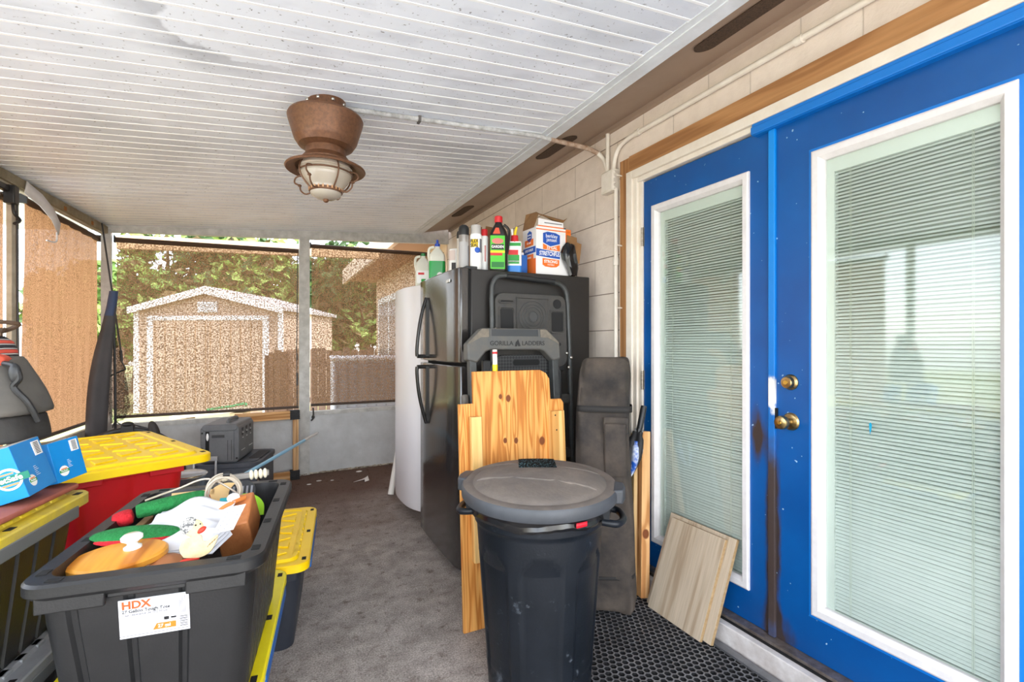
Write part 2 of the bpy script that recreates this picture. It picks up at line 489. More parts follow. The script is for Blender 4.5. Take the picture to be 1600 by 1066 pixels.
def make_door_blue():
    """Blue door paint with soot rubbed in along the meeting stile and scuffs."""
    m = mat('door_blue', (0, 88, 164), 0.34, spec=0.45)
    b = bsdf(m)
    tc = N(m, 'ShaderNodeTexCoord')
    sep = N(m, 'ShaderNodeSeparateXYZ'); Lk(m, tc.outputs['Object'], sep.inputs[0])
    n = N(m, 'ShaderNodeTexNoise', i_Scale=9.0, i_Detail=7.0)
    mp = N(m, 'ShaderNodeMapping'); mp.inputs['Scale'].default_value = (1, 1.6, 0.7); Lk(m, tc.outputs['Object'], mp.inputs['Vector'])
    Lk(m, mp.outputs[0], n.inputs['Vector'])
    def math(op, a, b_=None, c_=None):
        q = N(m, 'ShaderNodeMath', operation=op)
        for i, v in enumerate((a, b_, c_)):
            if v is None: continue
            if isinstance(v, (int, float)): q.inputs[i].default_value = v
            else: Lk(m, v, q.inputs[i])
        return q.outputs[0]
    def band(sock, c, w):          # 1 at the centre, 0 beyond w
        a = math('ABSOLUTE', math('SUBTRACT', sock, c))
        return math('MAXIMUM', math('SUBTRACT', 1.0, math('DIVIDE', a, w)), 0.0)
    nz = math('SUBTRACT', n.outputs['Fac'], 0.5)
    streak = math('MULTIPLY', band(sep.outputs['Y'], 1.27, 0.045), band(sep.outputs['Z'], 0.45, 0.62))
    scuff = math('MULTIPLY', band(sep.outputs['Y'], 1.335, 0.055), band(sep.outputs['Z'], 0.88, 0.2))
    toe = math('MULTIPLY', band(sep.outputs['Y'], 1.25, 0.12), band(sep.outputs['Z'], 0.11, 0.14))
    s = math('ADD', math('ADD', math('MULTIPLY', streak, 1.3), math('MULTIPLY', scuff, 0.7)), math('MULTIPLY', toe, 0.9))
    s = math('ADD', s, math('MULTIPLY', nz, math('MULTIPLY', s, 3.2)))
    rp = ramp(m, [(0.18, K0), (0.62, W1)]); Lk(m, s, rp.inputs['Fac'])
    mx = N(m, 'ShaderNodeMixRGB'); Lk(m, rp.outputs[0], mx.inputs['Fac'])
    n3 = N(m, 'ShaderNodeTexNoise', i_Scale=3.0, i_Detail=5.0); Lk(m, tc.outputs['Object'], n3.inputs['Vector'])
    cr = ramp(m, [(0.3, lin((0, 70, 136))), (0.7, lin((0, 86, 158)))]); Lk(m, n3.outputs['Fac'], cr.inputs['Fac'])
    Lk(m, cr.outputs[0], mx.inputs['Color1']); mx.inputs['Color2'].default_value = lin((58, 48, 46))
    # stray paint specks
    n2 = N(m, 'ShaderNodeTexNoise', i_Scale=55.0, i_Detail=1.0); Lk(m, tc.outputs['Object'], n2.inputs['Vector'])
    r2 = ramp(m, [(0.765, K0), (0.785, W1)]); Lk(m, n2.outputs['Fac'], r2.inputs['Fac'])
    m2 = N(m, 'ShaderNodeMixRGB'); Lk(m, r2.outputs[0], m2.inputs['Fac']); Lk(m, mx.outputs[0], m2.inputs['Color1']); m2.inputs['Color2'].default_value = lin((150, 180, 205))
    Lk(m, m2.outputs[0], b.inputs['Base Color'])
    return m

def make_wood(name, c1, c2, dark, axis='Z', k=18.0, rough=0.6, knots=(), dist=2.5):
    """Boards with long grain along the given axis; knots = (x, z, radius) in object space."""
    m = mat(name, c1, rough, spec=0.25)
    b = bsdf(m)
    tc = N(m, 'ShaderNodeTexCoord')
    mp = N(m, 'ShaderNodeMapping')
    s = [k, k, k]; s['XYZ'.index(axis)] = k * 0.055
    mp.inputs['Scale'].default_value = s
    Lk(m, tc.outputs['Object'], mp.inputs['Vector'])
    vec = mp.outputs[0]
    sep = N(m, 'ShaderNodeSeparateXYZ'); Lk(m, tc.outputs['Object'], sep.inputs[0])
    km = None; kd = None
    for (kx, kz, kr) in knots:
        a = N(m, 'ShaderNodeVectorMath', operation='SUBTRACT'); cb = N(m, 'ShaderNodeCombineXYZ')
        Lk(m, sep.outputs['X'], cb.inputs[0]); Lk(m, sep.outputs['Z'], cb.inputs[2]); Lk(m, cb.outputs[0], a.inputs[0])
        a.inputs[1].default_value = (kx, 0, kz)
        sc = N(m, 'ShaderNodeVectorMath', operation='MULTIPLY'); sc.inputs[1].default_value = (1 / kr, 0, 0.75 / kr); Lk(m, a.outputs[0], sc.inputs[0])
        ln = N(m, 'ShaderNodeVectorMath', operation='LENGTH'); Lk(m, sc.outputs[0], ln.inputs[0])
        f = N(m, 'ShaderNodeMath', operation='DIVIDE'); f.inputs[0].default_value = 1.0
        p = N(m, 'ShaderNodeMath', operation='MULTIPLY_ADD'); Lk(m, ln.outputs['Value'], p.inputs[0]); Lk(m, ln.outputs['Value'], p.inputs[1]); p.inputs[2].default_value = 0.6
        Lk(m, p.outputs[0], f.inputs[1])
        core = ramp(m, [(0.75, W1), (1.0, K0)]); Lk(m, ln.outputs['Value'], core.inputs['Fac'])
        if km is None: km, kd = f.outputs[0], core.outputs[0]
        else:
            x = N(m, 'ShaderNodeMath', operation='ADD'); Lk(m, km, x.inputs[0]); Lk(m, f.outputs[0], x.inputs[1]); km = x.outputs[0]
            y = N(m, 'ShaderNodeMath', operation='MAXIMUM'); Lk(m, kd, y.inputs[0]); Lk(m, core.outputs[0], y.inputs[1]); kd = y.outputs[0]
    n = N(m, 'ShaderNodeTexNoise', i_Scale=0.55, i_Detail=2.0); Lk(m, vec, n.inputs['Vector'])
    ml = N(m, 'ShaderNodeMath', operation='MULTIPLY'); ml.inputs[1].default_value = 11.0 * dist / 2.5; Lk(m, n.outputs['Fac'], ml.inputs[0])
    last = ml.outputs[0]
    if km is not None:
        x = N(m, 'ShaderNodeMath', operation='MULTIPLY_ADD'); Lk(m, km, x.inputs[0]); x.inputs[1].default_value = 1.3; Lk(m, last, x.inputs[2]); last = x.outputs[0]
    sn = N(m, 'ShaderNodeMath', operation='SINE')
    mm = N(m, 'ShaderNodeMath', operation='MULTIPLY'); mm.inputs[1].default_value = 2.6; Lk(m, last, mm.inputs[0]); Lk(m, mm.outputs[0], sn.inputs[0])
    rp = ramp(m, [(0.0, lin(dark)), (0.12, lin(dark)), (0.45, lin(c2)), (1.0, lin(c1))])
    hl = N(m, 'ShaderNodeMath', operation='MULTIPLY_ADD'); hl.inputs[1].default_value = 0.5; hl.inputs[2].default_value = 0.5
    Lk(m, sn.outputs[0], hl.inputs[0]); Lk(m, hl.outputs[0], rp.inputs['Fac'])
    last = rp.outputs[0]
    n2 = N(m, 'ShaderNodeTexNoise', i_Scale=3.0, i_Detail=5.0); Lk(m, vec, n2.inputs['Vector'])
    r2 = ramp(m, [(0.3, (0.85, 0.85, 0.85, 1)), (0.7, (1.08, 1.08, 1.08, 1))]); Lk(m, n2.outputs['Fac'], r2.inputs['Fac'])
    mu = N(m, 'ShaderNodeMixRGB', blend_type='MULTIPLY'); mu.inputs['Fac'].default_value = 1; Lk(m, last, mu.inputs['Color1']); Lk(m, r2.outputs[0], mu.inputs['Color2'])
    last = mu.outputs[0]
    if kd is not None:
        q = N(m, 'ShaderNodeMixRGB'); Lk(m, kd, q.inputs['Fac']); Lk(m, last, q.inputs['Color1']); q.inputs['Color2'].default_value = lin((120, 66, 34)); last = q.outputs[0]
    Lk(m, last, b.inputs['Base Color'])
    return m

M_CARPET = make_carpet()
M_BLOCK = make_block()
M_CEIL = make_ceiling()
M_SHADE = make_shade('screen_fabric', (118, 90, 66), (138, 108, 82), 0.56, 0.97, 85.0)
M_SHADE_SUN = make_shade('sunlit_screen_fabric', (150, 110, 78), (172, 130, 96), 0.975, 1.0, 110.0, 0.6)  # lighter copy of the screen fabric, sun glow mixed into its colour
M_PANE = make_pane()
M_BLUE = make_door_blue()
M_BLUE2 = mat('bright_blue_paint', (0, 112, 200), 0.4)
M_ALU = mat('weathered_aluminium', (204, 203, 198), 0.55, 0.1, c2=(176, 175, 170), scale=14, bump=0.1)
M_KNEE = mat('grey_panel', (206, 208, 208), 0.7, c2=(186, 187, 186), scale=6, amt=0.3, bump=0.15, bscale=60)
M_BROWN = mat('brown_soffit_paint', (160, 138, 120), 0.5, c2=(152, 130, 112), scale=3)
M_TRIMBROWN = make_wood('rough_brown_trim', (180, 132, 86), (170, 122, 78), (154, 108, 68), 'Z', 26, 0.8)
M_CREAM = mat('cream_paint', (233, 225, 212), 0.55, c2=(220, 208, 192), scale=10, amt=0.2, bump=0.1, bscale=40)
M_WHITE = mat('white_paint', (224, 221, 221), 0.5, c2=(210, 206, 206), scale=24, amt=0.2)
M_BLK = mat('black_plastic', (26, 27, 29), 0.42, c2=(34, 35, 37), scale=20, amt=0.3, bump=0.08, bscale=240)
M_DARK = mat('dark_void', (6, 6, 7), 0.8)
M_CHROME = mat('bright_metal', (200, 198, 192), 0.25, 1.0)
M_BRASS = mat('aged_brass', (196, 172, 124), 0.28, 1.0, c2=(140, 118, 80), scale=30, amt=0.4)

# ------------------------------------------------------------------ setting: porch shell
ZC = lambda x: 2.203 + 0.0874 * (x + 1.174)        # underside of the sloping ceiling
Y_BACK = -1.25                                      # open end of the porch, behind the viewpoint

bm = new_bm()
bx(bm, -1.95, 1.95, Y_BACK - 0.1, 5.23, -0.12, 0.0)
struct('floor', bm, M_CARPET, smooth=False)

bm = new_bm()                                       # house wall of painted block, door opening left free
bx(bm, 1.80, 1.98, 2.15, 5.22, 0.0, 2.62)
bx(bm, 1.80, 1.98, 0.33, 2.15, 2.23, 2.62)
bx(bm, 1.80, 1.98, Y_BACK - 0.1, 0.33, 0.0, 2.62)
struct('wall_right', bm, M_BLOCK, smooth=False)

def ceiling():
    bm = new_bm()
    x0, x1 = -1.78, 1.425
    y = Y_BACK - 0.15; pitch = 0.082
    prof = []
    while y < 5.12:
        prof += [(y, 0.0), (y + pitch - 0.012, 0.0), (y + pitch - 0.011, -0.0014), (y + pitch - 0.001, -0.0014)]
        y += pitch
    a = [bm.verts.new((x0, p[0], ZC(x0) + p[1])) for p in prof]
    b = [bm.verts.new((x1, p[0], ZC(x1) + p[1])) for p in prof]
    for i in range(len(prof) - 1):
        f = bm.faces.new((a[i], a[i + 1], b[i + 1], b[i]))
        f.material_index = 1 if i % 4 in (1, 2, 3) else 0
    # slab above the boards
    y0, y1 = prof[0][0], prof[-1][0]
    v = [bm.verts.new(p) for p in ((x0, y0, ZC(x0) + .001), (x1, y0, ZC(x1) + .001), (x1, y1, ZC(x1) + .001), (x0, y1, ZC(x0) + .001))]
    w = [bm.verts.new((q.co.x, q.co.y, q.co.z + 0.08)) for q in v]
    bm.faces.new(w)
    for i in range(4):
        j = (i + 1) % 4
        bm.faces.new((v[i], v[j], w[j], w[i]))
    bm.faces.new(list(reversed(v)))
    struct('ceiling', bm, [M_CEIL, mat('bead_highlight', (246, 248, 250), 0.3)], smooth=False)  # beads coloured whiter to paint the light caught along the grooves
ceiling()

bm = new_bm()                                       # white channel along the ceiling edge
for (x0, x1, dz, h) in ((1.40, 1.462, -0.012, 0.10), (1.368, 1.41, -0.007, 0.02)):
    n = 24; y0 = Y_BACK - 0.15
    for k in range(n):
        ya = y0 + (5.10 - y0) * k / n; yb = y0 + (5.10 - y0) * (k + 1) / n
        bx(bm, x0 + (0.003 * math.sin(k * 2.3) if dz > -0.01 else 0), x1, ya, yb, ZC(1.41) + dz, ZC(1.41) + dz + h)
struct('trim_1', bm, mat('white_channel', (226, 231, 236), 0.4, c2=(206, 210, 214), scale=5), smooth=False)

def soffit():
    bm = new_bm()
    y0, y1 = Y_BACK - 0.15, 5.12
    pts = [(1.455, 2.440), (1.80, 2.512), (1.80, 2.62), (1.455, 2.62)]
    M = Matrix(((1, 0, 0, 0), (0, 0, 1, 0), (0, 1, 0, 0), (0, 0, 0, 1)))     # local (x,z,y)
    add_prism(bm, pts, y0, y1, 0, M)
    bx(bm, 1.772, 1.80, y0, y1, 2.482, 2.52)                                  # lighter frieze strip on the wall
    s = struct('soffit', bm, M_BROWN, smooth=False)
    slope = math.atan2(0.072, 0.345)
    for i, yc in enumerate((1.28, 2.60, 4.22)):
        bm = new_bm()
        A = frame((1.60, yc, 2.4702 - 0.0008), (0, -1, 0), (math.cos(slope), 0, math.sin(slope)))
        add_prism(bm, rrect(0.40, 0.10, 0.0495, 8), -0.004, 0.006, 0, A)
        ringo = rrect(0.415, 0.115, 0.057, 8)
        rin = rrect(0.392, 0.092, 0.0455, 8)
        add_rings(bm, [[(p[0], p[1], 0.0) for p in ringo], [(p[0], p[1], 0.009) for p in ringo], [(p[0], p[1], 0.009) for p in rin], [(p[0], p[1], 0.0) for p in rin]], True, False, False, 1, A)
        o = struct('soffit_vent', bm, [mat('vent_mesh', (88, 66, 48), 0.9, c2=(50, 38, 28), scale=160, amt=0.5), M_BROWN], s, smooth=False)
soffit()

# back wall, in its own frame: u along the wall, z up, w towards the room
BW = frame((-1.15, 4.971, 0), (0.9976, 0.0698, 0), (0, 0, 1))
UB = 2.955
bm = new_bm()
bx(bm, -0.05, UB, 0.0, 0.575, -0.03, 0.0, 0, BW)
struct('wall_back', bm, M_KNEE, smooth=False)
bm = new_bm()                                       # header following the roof slope
def zt(u): return ZC(-1.15 + 0.9976 * u)
add_prism(bm, [(-0.05, zt(-0.05) - 0.050), (UB, zt(UB) - 0.10), (UB, zt(UB) + 0.06), (-0.05, zt(-0.05) + 0.06)], -0.05, 0.0, 0, BW)
struct('trim_2', bm, M_ALU, smooth=False)
bm = new_bm()
bx(bm, -0.05, UB, 0.565, 0.602, -0.05, 0.012, 0, BW)
struct('trim_3', bm, M_ALU, smooth=False)
bm = new_bm()                                       # mullion and corner post
bx(bm, 1.425, 1.515, 0.0, zt(1.47) - 0.06, -0.05, 0.014, 0, BW)
struct('trim_4', bm, M_ALU, smooth=False)
bm = new_bm()
bx(bm, -0.04, 0.022, 0.0, zt(0) - 0.03, -0.05, 0.016, 0, BW)
struct('trim_5', bm, mat('pale_aluminium', (206, 206, 204), 0.5, 0.1, c2=(180, 180, 178), scale=10), smooth=False)
bm = new_bm()                                       # crumbling caulk along the foot of the back wall
for i in range(150):
    u = 0.1 + i * 0.0187
    add_ball(bm, (u, 0.005 + random.random() * 0.004, 0.006), (0.014, 0.006 + random.random() * 0.006, 0.009 + random.random() * 0.006), 0, BW, 7, 5)
struct('baseboard_back', bm, mat('dirty_caulk', (205, 195, 178), 0.9, c2=(110, 92, 74), scale=30, amt=0.5))

# left wall, u from the corner towards the viewpoint, outward = +w
LW = frame((-1.17, 4.97, 0), (-0.085, -0.9964, 0), (0, 0, 1))
UL = 6.25
bm = new_bm()
bx(bm, 0.0, UL, 0.0, 0.60, 0.0, 0.03, 0, LW)
bx(bm, 0.0, UL, 0.58, 0.625, -0.015, 0.012, 0, LW)
for u in (1.275, 2.72, 4.35, 6.2):
    bx(bm, u - 0.030, u + 0.030, 0.6, 2.17, -0.012, 0.012, 0, LW)
bx(bm, 0.0, UL, 2.125, 2.255, -0.012, 0.012, 0, LW)
struct('wall_left', bm, mat('aged_white_frame', (206, 200, 184), 0.6, c2=(170, 160, 136), scale=9, amt=0.3), smooth=False)
bm = new_bm()                                       # tarnished brown beam above the left screens
bx(bm, 0.02, UL, 2.135, 2.188, -0.03, -0.012, 0, LW)
for k in range(9):
    u = 0.3 + k * 0.42
    bx(bm, u, u + 0.03, 2.138, 2.165, -0.034, -0.03, 1, LW)
struct('trim_6', bm, [mat('tarnished_beam', (150, 140, 116), 0.6, c2=(104, 92, 66), scale=7, amt=0.4), mat('rust_spot', (150, 96, 46), 0.8)], smooth=False)

def shade(label, loc, rot, width, zb0, zb1, zt0, zt1, m, wav=0.004):
    """Roller sun screen: x along the window, hem bar below, roller above; ends may differ in height."""
    t = thing('roller_shade', label, 'shade', loc, rot, 'roller sun screens around the porch')
    bm = new_bm()
    nx, nz = 40, 40
    g = [[bm.verts.new((width * i / nx, wav * math.sin(i * 0.9) * math.sin(k * 0.13), (zb0 + (zb1 - zb0) * i / nx) * (1 - k / nz) + (zt0 + (zt1 - zt0) * i / nx) * k / nz)) for k in range(nz + 1)] for i in range(nx + 1)]
    for i in range(nx):
        for k in range(nz):
            bm.faces.new((g[i][k], g[i + 1][k], g[i + 1][k + 1], g[i][k + 1]))
    obj('fabric', bm, m, t)
    bm = new_bm()
    add_tube(bm, [(-0.01, 0, zt0 + 0.012), (width + 0.01, 0, zt1 + 0.012)], 0.021, 14)
    obj('roller', bm, mat('shade_roller_brown', (74, 52, 36), 0.7), t)
    bm = new_bm()
    add_tube(bm, [(-0.005, 0, zb0 - 0.006), (width + 0.005, 0, zb1 - 0.006)], 0.013, 10)
    obj('hem_bar', bm, mat('hem_bar', (70, 54, 44), 0.6), t)
    bm = new_bm()
    for x, z in ((-0.012, zt0 + 0.012), (width + 0.012, zt1 + 0.012)):
        bx(bm, x - 0.006, x + 0.006, -0.025, 0.025, z - 0.025, z + 0.03)
    obj('bracket', bm, M_BLK, t)
    return t
rz_back = math.atan2(0.0698, 0.9976)
def bwp(u, w, z=0.0):
    return BW @ Vector((u, z, w))
def lwp(u, w, z=0.0):
    return LW @ Vector((u, z, w))
shade('brown roller sun screen on the wider back window, showing the shed through it', bwp(0.045, -0.085), rz_back, 1.385, 0.655, 0.648, 2.098, 2.138, M_SHADE)
s2 = shade('brown roller sun screen on the back window beside the refrigerators', bwp(1.545, -0.085), rz_back, 1.36, 0.660, 0.650, 2.200, 2.235, M_SHADE)
rz_left = math.atan2(-0.9964, -0.085)
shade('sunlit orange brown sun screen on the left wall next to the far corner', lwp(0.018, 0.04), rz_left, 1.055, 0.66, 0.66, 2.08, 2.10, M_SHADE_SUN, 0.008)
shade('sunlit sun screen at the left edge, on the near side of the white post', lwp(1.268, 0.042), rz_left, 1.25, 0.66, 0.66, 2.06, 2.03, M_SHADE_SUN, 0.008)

# thin pull rod at the mullion edge of the wide window
t = thing('tension_cord', 'thin black cord with clip hanging along the post between the back windows', 'cord', bwp(1.405, 0.0))
bm = new_bm()
add_tube(bm, [(0, -0.012, 0.64), (-0.004, -0.012, 1.2), (0.004, -0.012, 2.10)], 0.004, 6)
obj('cord', bm, M_BLK, t)
bm = new_bm(); bx(bm, -0.008, 0.008, -0.022, -0.004, 0.86, 0.98); bx(bm, -0.006, 0.006, -0.022, -0.004, 1.1, 1.16)
obj('clip', bm, M_BLK, t, bevel=0.002)
t = thing('tie_down_hook', 'small black tie down hook on the sill right of the post', 'hook', bwp(1.545, 0.0, 0.0))
bm = new_bm(); add_tube(bm, [(0, -0.02, 0.64), (0.004, -0.022, 0.58), (-0.006, -0.03, 0.53), (-0.02, -0.03, 0.52)], 0.007, 8); add_ball(bm, (0.0, -0.024, 0.55), (0.014, 0.012, 0.016))
obj('hook', bm, M_BLK, t)

# cream beam, porch eave and gutter outside the back windows
bm = new_bm()
add_prism(bm, [(0.0, 2.085), (2.45, 2.20), (2.45, 2.32), (0.0, 2.20)], -0.42, -0.36, 0, BW)
struct('trim_7', bm, mat('tan_board', (222, 186, 146), 0.7), smooth=False)
# torn strip of trim hanging from the left beam
t = thing('torn_strip', 'torn white vinyl strip hanging off the beam over the left screen', 'strip', lwp(1.2, -0.03, 2.02), rz_left)
bm = new_bm()
pts = [(0.02, 0.0, 0.13), (0.0, 0.005, 0.12), (-0.10, 0.02, 0.09), (-0.20, 0.035, 0.03), (-0.26, 0.045, -0.05)]
for a, b in zip(pts[:-1], pts[1:]):
    v = [bm.verts.new(q) for q in ((a[0], a[1], a[2] - 0.035), (b[0], b[1], b[2] - 0.035), (b[0], b[1] + 0.01, b[2] + 0.035), (a[0], a[1] + 0.01, a[2] + 0.035))]
    bm.faces.new(v)
bmesh.ops.remove_doubles(bm, verts=bm.verts[:], dist=0.0005)
obj('strip', bm, M_WHITE, t, solid=0.004)
bm = new_bm(); add_tube(bm, bez([(-0.25, 0.04, -0.07), (-0.24, 0.04, -0.13), (-0.15, 0.03, -0.14)], 6), 0.005, 6)
obj('loose_end', bm, M_WHITE, t)
t = thing('rope_cleat', 'black clamp and hook at the top of the white post at left', 'clamp', lwp(1.36, -0.02, 1.96), rz_left)
bm = new_bm(); bx(bm, 0.0, 0.05, -0.0, 0.05, 0.05, 0.15); bx(bm, 0.0, 0.16, 0.0, 0.03, 0.11, 0.145)
obj('clamp_body', bm, M_BLK, t, bevel=0.006)
bm = new_bm(); add_tube(bm, bez([(0.02, 0.03, 0.05), (0.03, 0.04, 0.0), (0.0, 0.05, -0.03), (0.05, 0.05, -0.06)], 6), 0.008, 8); add_tube(bm, [(-0.02, 0.03, 0.06), (-0.02, 0.035, -1.25)], 0.006, 6)
obj('cord', bm, M_BLK, t)

# ------------------------------------------------------------------ doors in the right wall
bm = new_bm()                                       # rough brown surround board
bx(bm, 1.772, 1.80, 2.112, 2.190, 0.10, 2.272)
struct('trim_8', bm, M_TRIMBROWN, smooth=False)
bm = new_bm()
bx(bm, 1.770, 1.80, Y_BACK, 2.112, 2.182, 2.276)
struct('trim_9', bm, make_wood('rough_brown_header', (182, 134, 88), (172, 124, 80), (156, 110, 70), 'Y', 26, 0.8), smooth=False)
bm = new_bm()                                       # white casing: stepped brick mould
bx(bm, 1.752, 1.80, 2.070, 2.116, 0.10, 2.184)
bx(bm, 1.762, 1.86, 2.040, 2.072, 0.10, 2.150)
bx(bm, 1.752, 1.80, 0.405, 2.070, 2.140, 2.184)
bx(bm, 1.766, 1.86, 0.405, 2.040, 2.115, 2.140)
bx(bm, 1.775, 1.86, 2.013, 2.042, 0.10, 2.125)
bx(bm, 1.752, 1.86, 0.33, 0.405, 0.10, 2.184)
struct('trim_10', bm, M_CREAM, smooth=False, bevel=0.003)
bm = new_bm()
bx(bm, 1.758, 1.80, 0.405, 1.345, 2.094, 2.142)
bx(bm, 1.752, 1.766, 0.405, 1.345, 2.096, 2.128)
struct('trim_11', bm, M_BLUE2, smooth=False, bevel=0.004)
bm = new_bm()                                       # painted timber sill and metal threshold
bx(bm, 1.700, 1.85, 0.25, 2.11, 0.0, 0.082)
struct('trim_12', bm, mat('scuffed_white_sill', (226, 222, 220), 0.6, c2=(176, 166, 160), scale=9, amt=0.25, bump=0.25, bscale=30), smooth=False, bevel=0.004)
bm = new_bm()
bx(bm, 1.742, 1.85, 0.28, 2.07, 0.082, 0.098)
bx(bm, 1.730, 1.745, 0.28, 2.07, 0.080, 0.087, 1)
struct('trim_13', bm, [mat('threshold_metal', (150, 140, 134), 0.4, 0.6, c2=(110, 96, 88), scale=30, amt=0.4), M_DARK], smooth=False)
bm = new_bm()                                       # inside of the house behind the glass
bx(bm, 1.99, 2.02, 0.2, 2.2, 0.0, 2.4)
struct('trim_14', bm, mat('inner_backing', (170, 175, 165), 0.9), smooth=False)

def glazed_door(name, y0, y1, z0, z1, ly0, ly1, lz0, lz1, hinge_at, xs=1.786):
    """y0<y1 door leaf, l* = outside of the white lite frame."""
    bm = new_bm()
    x0, x1 = xs, xs + 0.042
    e = 0.01
    bx(bm, x0, x1, y0, ly0 + e, z0, z1); bx(bm, x0, x1, ly1 - e, y1, z0, z1)
    bx(bm, x0, x1, ly0 + e, ly1 - e, z0, lz0 + e); bx(bm, x0, x1, ly0 + e, ly1 - e, lz1 - e, z1)
    d = struct(name, bm, M_BLUE, smooth=False)
    # white lite frame, mitred, with a sloped inner bead
    bm = new_bm()
    w = 0.040
    def rect(iy, iz, x): return [(x, ly0 + iy, lz0 + iz), (x, ly1 - iy, lz0 + iz), (x, ly1 - iy, lz1 - iz), (x, ly0 + iy, lz1 - iz)]
    add_rings(bm, [rect(0, 0, x0 + .002), rect(0, 0, x0 - .010), rect(.006, .006, x0 - .014), rect(.026, .026, x0 - .014), rect(w, w, x0 + .003), rect(w, w, x0 + .02)], True, False, False)
    struct('lite_frame', bm, M_WHITE, d, smooth=False)
    # pane
    bm = new_bm()
    bx(bm, x0 + 0.012, x0 + 0.015, ly0 + w - .01, ly1 - w + .01, lz0 + w - .01, lz1 - w + .01)
    struct('glass_pane', bm, M_PANE, d, smooth=False)
    # blind between the panes
    by0, by1 = ly0 + w + 0.004, ly1 - w - 0.026
    if name == 'door_2': by0, by1 = ly0 + w + 0.001, ly1 - w - 0.026
    bz0, bz1 = lz0 + w + 0.004, lz1 - w - 0.048
    bm = new_bm()
    n = int((bz1 - bz0) / 0.0125)
    for k in range(n):
        z = bz0 + (bz1 - bz0) * (k + 0.5) / n
        sag = 0.0012 * math.sin(k * 1.7)
        t = R(40 + 5 * math.sin(k * 0.11) + 3 * math.sin(k * 2.9))
        dx, dz = 0.0075 * math.cos(t), 0.0075 * math.sin(t)
        v = [bm.verts.new(p) for p in ((x0 + .028 - dx, by0, z - dz + sag), (x0 + .028 - dx, by1, z - dz), (x0 + .0285, by1, z + .0022), (x0 + .0285, by0, z + .0022 + sag), (x0 + .028 + dx, by1, z + dz), (x0 + .028 + dx, by0, z + dz + sag))]
        bm.faces.new((v[0], v[1], v[2], v[3])); bm.faces.new((v[3], v[2], v[4], v[5]))
    bl = struct('blind', bm, mat('blind_slats', (216, 221, 218), 0.45), d, smooth=False)
    bm = new_bm()
    bx(bm, x0 + .017, x0 + .042, by0, by1, bz1, lz1 - w + .008)
    bx(bm, x0 + .018, x0 + .042, by1, ly1 - w + .01, bz0 - .01, lz1 - w + .008)
    bx(bm, x0 + .018, x0 + .040, by0, by1, lz0 + w - .008, bz0 - 0.003)
    struct('blind_rail', bm, mat('blind_rail', (216, 221, 216), 0.5), d, smooth=False)
    bm = new_bm()
    for f in (0.14, 0.88):
        y = by0 + (by1 - by0) * f
        for dy in (-.002, .002):
            add_tube(bm, [(x0 + .0195, y + dy, bz0), (x0 + .0195, y + dy, bz1)], 0.0007, 4)
    struct('ladder_cord', bm, mat('ladder_cord', (196, 202, 188), 0.8), d)
    bm = new_bm()
    bx(bm, x0 + .043, x0 + .046, ly0 + w - .01, ly1 - w + .01, lz0 + w - .01, lz1 - w + .01)
    struct('inner_pane', bm, mat('dim_interior', (150, 160, 150), 0.5), d, smooth=False)
    # bright blue bead of fresh paint or edging around the lite (right leaf only)
    if name == 'door_2':
        bm = new_bm(); g = 0.012
        add_rings(bm, [rect(-g, -g, x0), rect(-g, -g, x0 - .003), rect(.001, .001, x0 - .004)], True, False, False)
        struct('paint_edge', bm, M_BLUE2, d, smooth=False)
    for z in hinge_at:
        bm = new_bm()
        for k in range(5):
            add_lathe(bm, [(0.0062, 0), (0.0062, 0.0185)], 10, (x0 - 0.008, y1 + 0.006, z - 0.05 + k * 0.02))
        bx(bm, x0 - .004, x0 + .002, y1 - .004, y1 + .03, z - 0.05, z + 0.05)
        struct('hinge', bm, mat('worn_steel', (150, 142, 130), 0.4, 0.8, c2=(176, 166, 150), scale=60), d)
    return d
door1 = glazed_door('door_1', 1.272, 2.010, 0.101, 2.108, 1.372, 1.945, 0.232, 1.965, (1.82, 1.06, 0.36))
door2 = glazed_door('door_2', 0.410, 1.262, 0.101, 2.094, 0.560, 1.112, 0.262, 1.952, ())
# astragal strip on the meeting edge, paint chipped off by the latch
bm = new_bm()
bx(bm, 1.774, 1.788, 1.255, 1.282, 0.10, 2.100)
m_ast = mat('astragal_paint', (0, 116, 200), 0.4)
def _ast():
    m = m_ast; b = bsdf(m)
    tc = N(m, 'ShaderNodeTexCoord'); sep = N(m, 'ShaderNodeSeparateXYZ'); Lk(m, tc.outputs['Object'], sep.inputs[0])
    n = N(m, 'ShaderNodeTexNoise', i_Scale=16.0, i_Detail=5.0); Lk(m, tc.outputs['Object'], n.inputs['Vector'])
    a = N(m, 'ShaderNodeMath', operation='MULTIPLY_ADD'); a.inputs[1].default_value = 0.15; Lk(m, n.outputs['Fac'], a.inputs[0]); Lk(m, sep.outputs['Z'], a.inputs[2])
    r1 = ramp(m, [(0.0, lin((0, 112, 196)))] + [(p, c) for p, c in ((0.10, lin((70, 58, 54))), (0.35, lin((64, 54, 52))), (0.41, lin((0, 104, 184))))] + [(1.0, lin((0, 140, 226)))])
    h = N(m, 'ShaderNodeMath', operation='MULTIPLY'); h.inputs[1].default_value = 0.42; Lk(m, a.outputs[0], h.inputs[0])
    Lk(m, h.outputs[0], r1.inputs['Fac'])
    r2 = ramp(m, [(0.446, K0), (0.452, W1), (0.490, W1), (0.497, K0)]); Lk(m, h.outputs[0], r2.inputs['Fac'])
    mx = N(m, 'ShaderNodeMixRGB'); Lk(m, r2.outputs[0], mx.inputs['Fac']); Lk(m, r1.outputs[0], mx.inputs['Color1']); mx.inputs['Color2'].default_value = lin((226, 224, 220))
    Lk(m, mx.outputs[0], b.inputs['Base Color'])
_ast()
struct('meeting_strip', bm, m_ast, door1, smooth=False, bevel=0.002)

